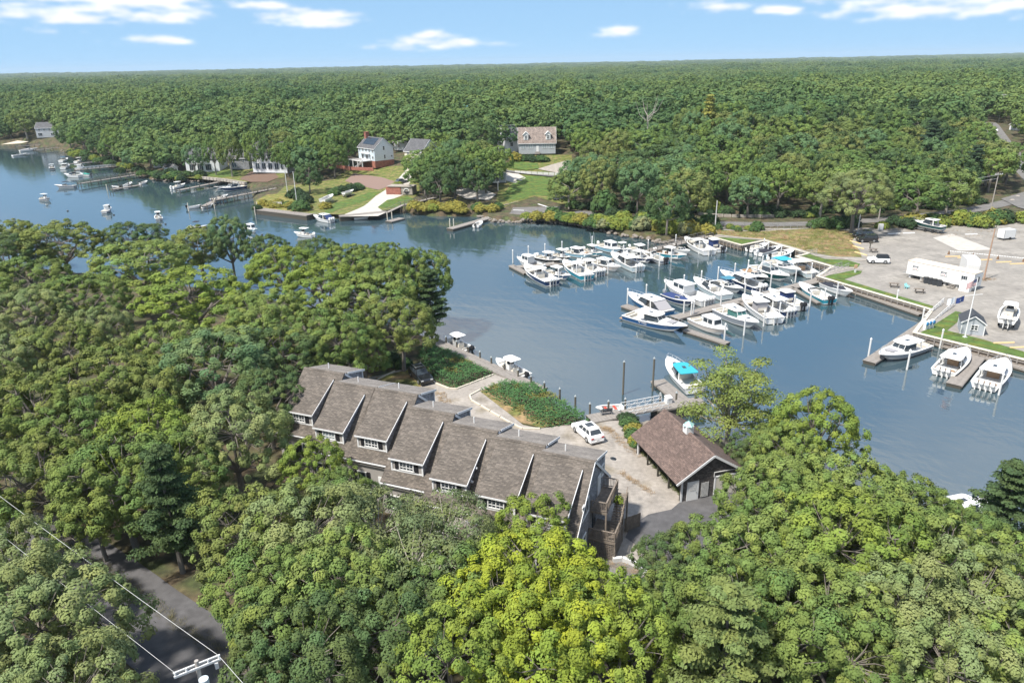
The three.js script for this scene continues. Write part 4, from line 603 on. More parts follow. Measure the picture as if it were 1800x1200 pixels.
      const la = new Geo(); for (let q = 0; q < 15; q++) { la.box(E + 0.1 + q * 0.17, 1.95, 1.52, 0.05, 2.6, 0.02); } for (let q = 0; q < 15; q++) la.box(E + 1.3, 0.75 + q * 0.17, 1.55, 2.4, 0.05, 0.02); for (let q = 0; q < 18; q++) la.box(E + 2.5, 1.95, 1.4 - q * 0.17, 0.02, 2.6, 0.05); for (let q = 0; q < 15; q++) la.box(E + 2.53, 0.75 + q * 0.17, 0, 0.02, 0.05, 3); part(t, 'lattice', la, M.deckWood);
      part(t, 'satellite_dish', new THREE.SphereGeometry(0.42, 12, 6, 0, Math.PI * 2, 0, 0.9).rotateX(-1.1).translate(E + 0.4, 7.55, -5.6), M.gelGrey);
    }
  });
}
function hangingBasket() { const [x, z] = [9.6,-57.9], t = thing('hanging_basket', 'green plant in a basket hung from the upper deck', 'plant', x, 5.2, z); part(t, 'pot', new Geo().cyl([0, 0, 0], [0, 0.3, 0], 0.18, 0.28, 8), M.deckWood); const L = new Leaves(), r = rnd(5); tuft(L, r, [0, 0.4, 0], [0, 1, 0], 0.5, 160, 0.2, [0.2, 0.26, 0.04]); part(t, 'foliage', L.done(), leafMat); }
hangingBasket();

{ // ------------------------------------------------------------ boathouse, bays closed by a wall coloured dark like their shade
  // local x runs along the front gable, z away from the front
  const fl = [17.05, -63.7], a = 0.272, t = thing('boathouse', 'dark shingled boathouse with brown roof, shaded bays and white cupola', 'boathouse', fl[0], 0, fl[1], a), W = 6.9, D = 10.5, G = 1.3, EV = 4.25, RG = 6.5;
  const wall = new Geo(); wall.quad([0, G, 0], [W, G, 0], [W, EV, 0], [0, EV, 0]); wall.tri([0, EV, 0], [W, EV, 0], [W / 2, RG - 0.15, 0]); wall.quad([0, G, -D], [W, G, -D], [W, EV, -D], [0, EV, -D]); wall.tri([0, EV, -D], [W, EV, -D], [W / 2, RG - 0.15, -D]); wall.quad([W, G, 0], [W, G, -D], [W, EV, -D], [W, EV, 0]); 
  part(t, 'wall', wall, M.barnWall); part(t, 'bay_shade_wall', new Geo().quad([0.9, G, -0.1], [0.9, G, -D], [0.9, EV + 0.4, -D], [0.9, EV + 0.4, -0.1]), M.darkWood);  // closed wall in dark boards stands in for the shade inside the bays
  const k = (RG - EV) / (W / 2), o = 0.7, yE = EV - k * o;
  part(t, 'roof', new Geo().slab([[W / 2, RG, 0.3], [W / 2, RG, -D - 0.3], [-o, yE, -D - 0.3], [-o, yE, 0.3]], 0.13), M.barnRoof); part(t, 'roof', new Geo().slab([[W / 2 + 0.002, RG, -D - 0.3], [W / 2 + 0.002, RG, 0.3], [W + o, yE, 0.3], [W + o, yE, -D - 0.3]], 0.13), M.barnRoof);
  part(t, 'ridge_cap', new Geo().slab([[W / 2, RG + 0.05, 0.3], [W / 2, RG + 0.05, -D - 0.3], [W / 2 - 0.22, RG - 0.06, -D - 0.3], [W / 2 - 0.22, RG - 0.06, 0.3]], 0.03).slab([[W / 2 + 0.002, RG + 0.05, -D - 0.3], [W / 2 + 0.002, RG + 0.05, 0.3], [W / 2 + 0.22, RG - 0.06, 0.3], [W / 2 + 0.22, RG - 0.06, -D - 0.3]], 0.03), M.barnRoof);
  const tr = new Geo(); tr.bar([W / 2, RG - 0.12, 0.33], [-o, yE - 0.1, 0.33], 0.06, 0.24); tr.bar([W / 2, RG - 0.12, 0.332], [W + o, yE - 0.1, 0.332], 0.06, 0.24); tr.box(0.08, (G + EV) / 2, 0.04, 0.2, EV - G, 0.08); tr.box(W - 0.08, (G + EV) / 2, 0.04, 0.2, EV - G, 0.08); part(t, 'trim', tr, M.trim);
  for (let q = 0; q < 5; q++) part(t, 'post', boxAt(0.1, (G + EV) / 2, -0.2 - q * 2.52, 0.16, EV - G, 0.16), q === 4 ? M.trim : M.darkWood);
  part(t, 'eave_beam', new Geo().bar([0.1, EV - 0.1, 0], [0.1, EV - 0.1, -D], 0.14, 0.24), M.darkWood);
  for (let q = 0; q < 4; q++) part(t, 'bracket', boxAt(-0.5, EV - 0.42, -1.6 - q * 2.5, 0.08, 0.14, 0.75), M.trim);
  const d = doorAt(t, 1.35, G + 0.05, 0, 1.05, 2.15, 0, M.white); const pn = new Geo(); for (let i = 0; i < 3; i++) for (let j = 0; j < 3; j++) pn.box(1.35 - 0.25 + i * 0.25, G + 1.35 + j * 0.25, 0.09, 0.2, 0.2, 0.02); part(d, 'pane', pn, M.gelGrey);
  part(t, 'door_frame', new Geo().box(0.75, G + 1.1, 0.03, 0.12, 2.3, 0.1).box(1.95, G + 1.1, 0.03, 0.12, 2.3, 0.1).box(1.35, G + 2.28, 0.03, 1.32, 0.12, 0.1), M.trim);
  const la = new Geo(); for (let i = 0; i < 7; i++) la.box(2.35 + i * 0.13, G + 1.15, 0.05, 0.035, 1.75, 0.03); for (let i = 0; i < 12; i++) la.box(2.74, G + 0.35 + i * 0.145, 0.065, 0.85, 0.035, 0.02); part(t, 'trellis', la, M.gelGrey);
  part(t, 'garage_door', boxAt(5.2, G + 1.15, 0.04, 2.5, 2.3, 0.06), M.cushion); part(t, 'door_frame', new Geo().box(3.88, G + 1.2, 0.05, 0.14, 2.5, 0.1).box(6.52, G + 1.2, 0.05, 0.14, 2.5, 0.1).box(5.2, G + 2.42, 0.05, 2.8, 0.14, 0.1), M.trim); part(t, 'door_rail', new Geo().box(5.0, G + 3.0, 0.08, 2.6, 0.07, 0.08).box(3.72, G + 2.75, 0.08, 0.07, 0.55, 0.08), M.gelGrey);
  const cz = -D * 0.5, cp = part(t, 'cupola', new Geo().box(W / 2, RG + 0.25, cz, 0.85, 0.9, 0.85), M.white); const lv = new Geo(); for (let q = 0; q < 4; q++) lv.box(W / 2, RG + 0.3 + q * 0.1, cz, 0.87, 0.03, 0.55); part(cp, 'louver', lv, M.gelGrey); part(cp, 'cupola_roof', new Geo().cyl([W / 2, RG + 0.7, cz], [W / 2, RG + 1.15, cz], 0.72, 0.1, 4).cyl([W / 2, RG + 1.15, cz], [W / 2, RG + 1.75, cz], 0.03, 0.01, 5), M.copper);
}
// ------------------------------------------------------------ a gabled house; local x along the ridge, front at +z
function house(label, x, z, turn, o) {
  const t = thing(o.name ?? 'house', label, o.category ?? 'house', x, o.base ?? 1.3, z, turn), { w, d, eave, rise, wall = M.clap, roof = M.greyRoof } = o, k = rise / (d / 2), g = new Geo(), ov = o.over ?? 0.35;
  g.quad([-w / 2, 0, d / 2], [w / 2, 0, d / 2], [w / 2, eave, d / 2], [-w / 2, eave, d / 2]); g.quad([w / 2, 0, -d / 2], [-w / 2, 0, -d / 2], [-w / 2, eave, -d / 2], [w / 2, eave, -d / 2]);
  part(t, 'wall', g, wall); const e = new Geo(); for (const s of [-1, 1]) { e.quad([s * w / 2, 0, d / 2], [s * w / 2, 0, -d / 2], [s * w / 2, eave, -d / 2], [s * w / 2, eave, d / 2]); e.tri([s * w / 2, eave, d / 2], [s * w / 2, eave, -d / 2], [s * w / 2, eave + rise - 0.1, 0]); } part(t, 'gable_wall', e, o.gable ?? wall);
  const yo = eave - k * ov, R = eave + rise; part(t, 'roof', new Geo().slab([[-w / 2 - 0.3, R, 0], [-w / 2 - 0.3, yo, d / 2 + ov], [w / 2 + 0.3, yo, d / 2 + ov], [w / 2 + 0.3, R, 0]], 0.15), roof); part(t, 'roof', new Geo().slab([[w / 2 + 0.3, R - 0.003, -0.002], [w / 2 + 0.3, yo, -d / 2 - ov], [-w / 2 - 0.3, yo, -d / 2 - ov], [-w / 2 - 0.3, R - 0.003, -0.002]], 0.15), roof);
  const tr = new Geo(); for (const s of [-1, 1]) for (const f of [-1, 1]) tr.bar([s * (w / 2 + 0.32), R - 0.12, 0.002 * s], [s * (w / 2 + 0.32), yo - 0.1, f * (d / 2 + ov)], 0.06, 0.22); tr.bar([-w / 2 - 0.3, yo - 0.1, d / 2 + ov + 0.03], [w / 2 + 0.3, yo - 0.1, d / 2 + ov + 0.03], 0.06, 0.2); part(t, 'trim', tr, M.trim);
  for (const [u, v, ww, hh, c = 2, r = 2] of o.front ?? []) windowAt(t, u, v, d / 2, ww, hh, 0, c, r, o.win ?? {});
  for (const [u, v, ww, hh, c = 2, r = 2] of o.right ?? []) windowAt(t, w / 2, v, -u, ww, hh, Math.PI / 2, c, r, o.win ?? {});
  for (const [u, v, ww, hh, c = 2, r = 2] of o.left ?? []) windowAt(t, -w / 2, v, u, ww, hh, -Math.PI / 2, c, r, o.win ?? {});
  for (const [u, v, h = 2.1, m] of o.doors ?? []) doorAt(t, u, v, d / 2, 1, h, 0, m ?? M.white);
  if (o.chimney) { const [u, q, h, c = 1.1] = o.chimney; const ch = part(t, 'chimney', boxAt(u, (h) / 2 + 0.2, q, c, h, c), M.brick); part(ch, 'chimney_cap', boxAt(u, h + 0.28, q, c + 0.2, 0.16, c + 0.2), M.brick); }
  return t;
}
{ // blue house with solar roof on a brick basement
  const a = [-60.5,-300.0], b = [-45.9,-282.8], ang = Math.atan2(-(b[1] - a[1]), b[0] - a[0]), w = 12.6, d = 8.6, cx = a[0] + Math.cos(ang) * w / 2 + Math.sin(ang) * -d / 2, cz = a[1] - Math.sin(ang) * w / 2 + Math.cos(ang) * -d / 2;
  const t = house('pale blue house with solar panels and brick chimney above the cove', cx, cz, ang, { w, d, eave: 7.4, rise: 3.7, wall: M.clapBlue, gable: M.clap, chimney: [-w / 2 + 0.7, 0.3, 12.4, 1.5], front: [-5, -2.5, 0, 2.5, 5].map((u) => [u, 6.4, 1.15, 1.3, 2, 2]).concat([[-3, 3.7, 1.7, 1.7, 2, 1], [0.4, 3.7, 2.2, 1.7, 3, 1], [2.7, 3.6, 0.8, 1.9, 1, 1], [4.8, 3.8, 1.2, 1.0, 2, 1]]), right: [[0, 7.2, 0.8, 1.5, 1, 2], [0.2, 3.9, 0.7, 1.5, 1, 2], [3.4, 3.9, 0.6, 0.7, 1, 1]] });
  const bs = new Geo(); bs.box(0, 1.2, 0, w + 0.1, 2.6, d + 0.1); part(t, 'basement', bs, M.brick);
  const k = 3.7 / (d / 2), y = (z) => 7.4 + 3.7 - k * z; for (let i = 0; i < 7; i++) for (let j = 0; j < 2; j++) part(t, 'solar_panel', new Geo().slab([[-4.6 + i * 1.25, y(0.5 + j * 1.35) + 0.12, 0.5 + j * 1.35], [-4.6 + i * 1.25, y(1.8 + j * 1.35) + 0.12, 1.8 + j * 1.35], [-3.4 + i * 1.25, y(1.8 + j * 1.35) + 0.12, 1.8 + j * 1.35], [-3.4 + i * 1.25, y(0.5 + j * 1.35) + 0.12, 0.5 + j * 1.35]], 0.05), M.glass);
  part(t, 'awning', new Geo().box(-0.6, 5.15, d / 2 + 0.5, 7, 0.12, 1.0), M.white);
  const dk = part(t, 'deck', boxAt(-2.2, 2.6, d / 2 + 2.2, 12, 0.35, 4.2), M.white), rl = new Geo(); rl.box(-2.2, 3.6, d / 2 + 4.2, 12, 0.1, 0.1); for (let i = 0; i < 40; i++) rl.box(-8.1 + i * 0.3, 3.1, d / 2 + 4.2, 0.06, 0.95, 0.06); part(dk, 'railing', rl, M.deckWood); for (let i = 0; i < 4; i++) part(dk, 'column', boxAt(-7.8 + i * 3.7, 1.2, d / 2 + 4, 0.35, 2.5, 0.35), M.white);
  const st = new Geo(); for (let i = 0; i < 14; i++) st.box(4.6, 2.6 - i * 0.19, d / 2 + 4.6 + i * 0.3, 1.5, 0.1, 0.32); const sp = part(t, 'stair', st, M.wood); part(sp, 'handrail', new Geo().bar([5.4, 3.6, d / 2 + 4.4], [5.4, 1.0, d / 2 + 8.8], 0.1, 0.14), M.white);
  part(t, 'garden_wall', new Geo().box(-3, 0.7, d / 2 + 10.5, 16, 1.4, 0.5).box(9, 0.6, d / 2 + 7.5, 10, 1.2, 0.5, 0.5), M.brick);
}
house('cream gambrel house half hidden behind tall oaks', -33.3,-284.2, -0.62, { w: 9, d: 9, eave: 7.6, rise: 4.0, wall: M.cream, gable: M.cream, roof: M.greyRoof, front: [[-2.6, 6.2, 1, 1.5], [0, 6.2, 1, 1.5], [-2.6, 3, 1, 1.5], [2.4, 3, 1.2, 1.6]], left: [[0, 6.5, 1, 1.5], [0, 3, 1, 1.5]] });
{
  const t = house('small grey cottage with two white dormers above the grass slope', 11.9,-306.8, -0.03, { w: 15, d: 9, eave: 4.6, rise: 5.6, base: 1.4, wall: M.greySide, gable: M.greySide, roof: textured(shingles(0.52, 0.47, 0.44, 111), 4, 0.95), front: [[-5.6, 3.0, 1.7, 1.7, 2, 2], [-2.7, 3.0, 1.7, 1.7, 2, 2], [3.0, 3.0, 1.7, 1.7, 2, 2], [5.8, 3.0, 1.7, 1.7, 2, 2]], right: [[-1.5, 3, 1, 1.6], [1.8, 3, 1, 1.6], [0, 6.8, 1, 1.5]], doors: [[0.2, 0.9, 2.3]], win: { pane: M.glassLight } });
  for (const u of [-4.5, 4.5]) { const g = new Geo(); g.box(u, 6.6, 2.9, 1.9, 2.2, 2.2); const dm = part(t, 'dormer', g, M.white); part(dm, 'dormer_roof', new Geo().slab([[u, 8.8, 4.3], [u, 8.8, 0.6], [u - 1.4, 7.5, 0.6], [u - 1.4, 7.5, 4.3]], 0.12).slab([[u + 0.002, 8.8, 0.6], [u + 0.002, 8.8, 4.3], [u + 1.4, 7.5, 4.3], [u + 1.4, 7.5, 0.6]], 0.12), M.white); part(dm, 'gable', new Geo().tri([u - 1, 7.6, 4.0], [u + 1, 7.6, 4.0], [u, 8.7, 4.0]), M.white); windowAt(t, u, 6.6, 4.0, 0.95, 1.4, 0, 2, 2); }
  const st = new Geo(); for (let i = 0; i < 5; i++) st.box(0.2, 0.85 - i * 0.18, 4.9 + i * 0.35, 2, 0.12, 0.38); part(t, 'steps', st, M.wood);
}
house('tall white house showing its gable through the oaks behind the cottage', -0.1,-309.8, 0.5, { w: 6.5, d: 6.5, eave: 8, rise: 2.8, front: [[0, 6.6, 1.2, 1.6], [0, 3.2, 1.2, 1.6]], right: [[-1.5, 6.4, 1, 1.6], [1.2, 6.4, 1, 1.6], [0, 3.2, 1.2, 1.6]] });
house('white house with brick chimney behind the blue house', -29.5,-328.1, -0.5, { w: 12, d: 8, eave: 4, rise: 3.6, roof: M.charcoal, chimney: [-4, 4.3, 8.6, 1.4], front: [[-1.5, 2.4, 1.3, 1.5], [2.5, 2.4, 1.3, 1.5]], left: [[0, 3, 1, 1.5]] });
house('small white cottage with grey roof beside the blue house drive', -44.3,-319.6, 0.9, { w: 7, d: 6, eave: 3.4, rise: 2.8, front: [[0, 2, 1, 1.4]], left: [[0, 2, 1, 1.4]] });
house('house with green metal roof deep in the wood', -19.5,-388.0, 0.5, { w: 12, d: 9, eave: 8, rise: 5, roof: std(0.12, 0.28, 0.27, 0.6), front: [[0, 6, 1.2, 1.5]] });
house('grey hip-roofed waterfront house at the head of the cove', -300.6,-494.5, 0.15, { w: 14, d: 9, eave: 6.2, rise: 3.2, wall: M.greySide, gable: M.greySide, front: [[-4.6, 4.9, 1.3, 1.3], [-1.6, 4.9, 1.3, 1.3], [1.6, 4.9, 1.3, 1.3], [4.6, 4.9, 1.3, 1.3], [-4.6, 2, 2.6, 2, 3, 1], [3, 2, 2.4, 1.6]] });
house('white house with glazed lower porch on the far lawn', -133.9,-328.4, -0.05, { w: 15, d: 9, eave: 6.2, rise: 3.6, front: [[-5, 5, 1.6, 1.4], [-1.5, 5, 1.6, 1.4], [2, 5, 1.6, 1.4], [5.5, 5, 1.6, 1.4], [-4.6, 2, 2.6, 2.6, 3, 1], [-1, 2, 2.6, 2.6, 3, 1], [2.6, 2, 2.6, 2.6, 3, 1]] });
house('grey shingled cottage with white patio door above the mulch bank', -116.6,-324.9, -0.1, { w: 9, d: 8, eave: 5, rise: 3.2, wall: M.cedar, gable: M.cedar, front: [[-2.2, 2, 2, 2.2, 2, 1], [2, 3.6, 1.5, 1.3]] });
house('large white house with rows of tall windows above the stone terrace', -97.4,-311.1, -0.28, { w: 17, d: 10, eave: 8, rise: 4.2, front: [-6, -3, 0, 3, 6].flatMap((u) => [[u, 6.4, 1.7, 1.9], [u, 2.6, 1.9, 2.5, 2, 1]]), right: [[-2, 6, 1.2, 1.7], [2, 6, 1.2, 1.7]] });
house('dark roofed cottage behind the oaks of the far bank', -181.1,-394.9, 0.3, { w: 13, d: 8, eave: 5, rise: 4.2, wall: M.greySide, roof: M.charcoal, front: [[-3, 3.4, 1.5, 1.5], [3, 3.4, 1.5, 1.5]] });
house('white cottage glimpsed between oaks on the far bank', -163.1,-348.9, 0.5, { w: 8, d: 7, eave: 4.4, rise: 3, front: [[-1.6, 2.4, 1.4, 1.5], [1.8, 2.4, 1.4, 1.5]] });
house('small white garden shed with dark blue door on the far bank', -150.9,-329.9, -0.35, { name: 'garden_shed', category: 'shed', w: 4.4, d: 3.6, eave: 2.6, rise: 1.3, over: 0.2, roof: M.greyRoof, doors: [[0.6, 0.1, 2.1, navy]] });
house('white bungalow beside the highway', 227.8,-333.2, 0.4, { w: 5.4, d: 4.4, eave: 2.6, rise: 1.7, front: [[-1.3, 1.5, 1, 1], [1.3, 1.5, 1, 1]] });
house('low grey house under the oaks beside the terrace', -10.2,-267.0, 0.05, { w: 18, d: 9, eave: 3.8, rise: 2.6, wall: M.greySide, gable: M.clapBlue, roof: M.greyRoof, front: [[-5, 2.2, 2.4, 1.8, 3, 1], [0, 2.2, 2.4, 1.8, 3, 1], [5, 2.2, 2.4, 1.8, 3, 1]] });
{ const [x, z] = [-11.8,-253.5], t = thing('pergola', 'white pergola on the terrace under the oaks', 'pergola', x, 1.4, z, 0.05); for (let i = 0; i < 5; i++) { part(t, 'post', boxAt(-8 + i * 4, 1.4, 0, 0.25, 2.8, 0.25), M.white); } part(t, 'beam', boxAt(0, 2.9, 0, 17, 0.3, 0.3), M.white); for (let i = 0; i < 18; i++) part(t, 'rafter', boxAt(-8.2 + i * 0.96, 3.12, -1.6, 0.12, 0.14, 4), M.white); }
{ // small grey marina shed with navy roof
  const a = [73.8,-110.6], b = [76.4,-109.4], ang = Math.atan2(-(b[1] - a[1]), b[0] - a[0]), w = 3.3, d = 4.0;
  const t = thing('shed', 'small grey shed with charcoal gable roof beside the flagpole', 'shed', (a[0] + b[0]) / 2 - Math.sin(ang) * d / 2, 1.4, (a[1] + b[1]) / 2 - Math.cos(ang) * d / 2, ang), E = 2.1, R = 3.25, g = new Geo();
  for (const s of [-1, 1]) { g.quad([-w / 2, 0, s * d / 2], [w / 2, 0, s * d / 2], [w / 2, E, s * d / 2], [-w / 2, E, s * d / 2]); g.tri([-w / 2, E, s * d / 2], [w / 2, E, s * d / 2], [0, R - 0.08, s * d / 2]); g.quad([s * w / 2, 0, d / 2], [s * w / 2, 0, -d / 2], [s * w / 2, E, -d / 2], [s * w / 2, E, d / 2]); } part(t, 'wall', g, M.greySide);
  for (const s of [-1, 1]) part(t, 'roof', new Geo().slab([[0.002 * s, R, d / 2 + 0.2], [0.002 * s, R, -d / 2 - 0.2], [s * (w / 2 + 0.2), E - 0.12, -d / 2 - 0.2], [s * (w / 2 + 0.2), E - 0.12, d / 2 + 0.2]], 0.09), M.charcoal);
  const tr = new Geo(); for (const s of [-1, 1]) { tr.bar([0, R - 0.09, d / 2 + 0.22], [s * (w / 2 + 0.2), E - 0.2, d / 2 + 0.22 + 0.001 * s], 0.05, 0.16); for (const f of [-1, 1]) tr.box(s * (w / 2 - 0.03), E / 2, f * (d / 2 - 0.03), 0.13, E, 0.13); } part(t, 'trim', tr, M.white); windowAt(t, 0.2, 1.25, d / 2, 0.95, 0.85, 0, 2, 2);
}
{ // site office trailer
  const a = [81.7,-143.7], b = [88.9,-132.8], L = Math.hypot(b[0] - a[0], b[1] - a[1]), ang = Math.atan2(-(b[1] - a[1]), b[0] - a[0]), D = 3.0, t = thing('office_trailer', 'long white office trailer with bunting under its windows', 'trailer', a[0], 1.4, a[1], ang), h0 = 0.75, h1 = 3.5;
  part(t, 'body', boxAt(L / 2, (h0 + h1) / 2, -D / 2, L, h1 - h0, D), std(0.74, 0.74, 0.71, 0.5)); part(t, 'roof', boxAt(L / 2, h1 + 0.05, -D / 2, L + 0.1, 0.12, D + 0.1), std(0.55, 0.47, 0.38, 0.8)); const rp = new Geo(); for (let i = 0; i < 5; i++) rp.box(1.6 + i * L / 5.2, h1 + 0.12, -D / 2 + 0.2, L / 6.5, 0.03, D - 0.6); part(t, 'roof_panel', rp, M.white);
  part(t, 'corner_trim', new Geo().box(L, (h0 + h1) / 2, 0.01, 0.12, h1 - h0, 0.1).box(L / 2, h0 + 0.06, 0.02, L, 0.1, 0.05), M.steel);
  for (const u of [L * 0.13, L * 0.56, L * 0.86]) windowAt(t, u, 2.4, 0, 1.15, 0.8, 0, 3, 1, { frame: M.gelGrey });
  const fan = (u) => { const c = [[0.55, M.gelGrey], [0.50, navy], [0.42, M.white], [0.27, M.redLens], [0.2, M.white]]; c.forEach(([r, m], i) => part(t, 'bunting', new THREE.CylinderGeometry(r * 1.35, r * 1.35, 0.03 + i * 0.012, 16, 1, false, Math.PI / 2 , Math.PI).rotateX(Math.PI / 2).translate(u, 1.95, 0.05), m)); }; fan(L * 0.13); fan(L * 0.56);
  doorAt(t, L * 0.32, h0, 0, 0.95, 2.1, 0, M.gel); doorAt(t, L * 0.72, h0, 0, 0.95, 2.1, 0, M.gel); for (const u of [L * 0.32, L * 0.72]) { const s = new Geo(); for (let i = 0; i < 3; i++) s.box(u, 0.6 - i * 0.22, 0.35 + i * 0.28, 1.3, 0.06, 0.3); part(t, 'step', s, M.wood); }
  part(t, 'window', boxAt(L + 0.02, 2.2, -D / 2, 0.05, 1.0, 0.9), M.glass); for (const u of [0.32, 0.42]) part(t, 'wheel', new Geo().cyl([L * u, 0.42, -0.35], [L * u, 0.42, -0.1], 0.42, 0.42, 12), M.rubber); for (let i = 0; i < 6; i++) part(t, 'pier', boxAt(0.7 + i * (L - 1.4) / 5, 0.38, -D / 2, 0.4, 0.75, D - 0.6), M.gelGrey); part(t, 'hitch', new Geo().bar([0, 0.7, -D / 2], [-1.4, 0.55, -D / 2], 0.14, 0.14), M.steel);
  const ib = thing('ice_chest', 'white ice chest against the end of the office trailer', 'ice chest', a[0] + Math.cos(ang) * (L - 1.1) + Math.sin(ang) * 0.55, 1.4, a[1] - Math.sin(ang) * (L - 1.1) + Math.cos(ang) * 0.55, ang); part(ib, 'body', boxAt(0, 0.95, 0, 1.9, 1.9, 0.95), M.gel); part(ib, 'door', boxAt(-0.46, 1.1, 0.49, 0.85, 1.3, 0.03), M.white); part(ib, 'door', boxAt(0.46, 1.1, 0.49, 0.85, 1.3, 0.03), M.white); part(ib, 'hinge', new Geo().box(-0.5, 0.25, 0.5, 0.12, 0.12, 0.04).box(0, 0.25, 0.5, 0.12, 0.12, 0.04).box(0.5, 0.25, 0.5, 0.12, 0.12, 0.04), M.steel);
  const bn = (u, label) => { const q = thing('trash_bin', label, 'bin', a[0] + Math.cos(ang) * u + Math.sin(ang) * 1.0, 1.4, a[1] - Math.sin(ang) * u + Math.cos(ang) * 1.0, ang, 'bins by the office trailer'); part(q, 'body', new Geo().cyl([0, 0, 0], [0, 1.15, 0], 0.5, 0.6, 4), M.charcoal); part(q, 'lid', new Geo().cyl([0, 1.15, 0], [0, 1.25, 0], 0.66, 0.6, 4), M.black); }; for (let i = 0; i < 4; i++) bn(L * 0.36 + i * 0.85, 'dark bin in the row beside the office trailer steps');
}
{ // white camper behind the office trailer
  const [x, z] = [96.4,-146.5], t = thing('camper_trailer', 'white rounded camper trailer behind the office trailer', 'trailer', x, 1.4, z, 1.25); const s = new THREE.Shape(); s.moveTo(-2.6, 0.5); s.lineTo(2.6, 0.5); s.lineTo(2.6, 2.6); s.quadraticCurveTo(2.6, 3.2, 2.0, 3.2); s.lineTo(-1.8, 3.2); s.quadraticCurveTo(-2.6, 3.2, -2.75, 2.2); s.lineTo(-2.6, 0.5); const e = new THREE.ExtrudeGeometry(s, { depth: 2.3, bevelSize: 0.06, bevelThickness: 0.06, bevelSegments: 1 }); e.translate(0, 0, -1.15); part(t, 'body', e, M.gel); windowAt(t, -1, 2.1, 1.22, 0.8, 0.6, 0, 1, 1); windowAt(t, 1.2, 2.1, 1.22, 0.8, 0.6, 0, 1, 1); part(t, 'roof_vent', new Geo().box(0, 3.35, 0, 0.6, 0.2, 0.6).box(1.4, 3.35, 0, 0.5, 0.2, 0.5), M.white); for (const f of [-1.0, 1.0]) part(t, 'wheel', new Geo().cyl([0, 0.36, f - 0.12], [0, 0.36, f + 0.12], 0.36, 0.36, 12), M.rubber);
}
{ const [x, z] = [122.6,-175.0], t = thing('cargo_trailer', 'small white box trailer at the hedge of the gravel lot', 'trailer', x, 1.4, z, 0.25); part(t, 'body', boxAt(0, 1.5, 0, 3.4, 2.0, 2.0), M.gel); part(t, 'frame', boxAt(0, 0.45, 0, 3.5, 0.12, 2.0), M.steel); part(t, 'hitch', new Geo().bar([-1.7, 0.45, 0], [-3, 0.45, 0], 0.1), M.steel); part(t, 'corner_trim', new Geo().box(-1.7, 1.5, 1.0, 0.08, 2, 0.06).box(1.7, 1.5, 1.0, 0.08, 2, 0.06), M.steel); for (const f of [-1.05, 1.05]) part(t, 'wheel', new Geo().cyl([0.2, 0.35, f - 0.1], [0.2, 0.35, f + 0.1], 0.35, 0.35, 12), M.rubber); }

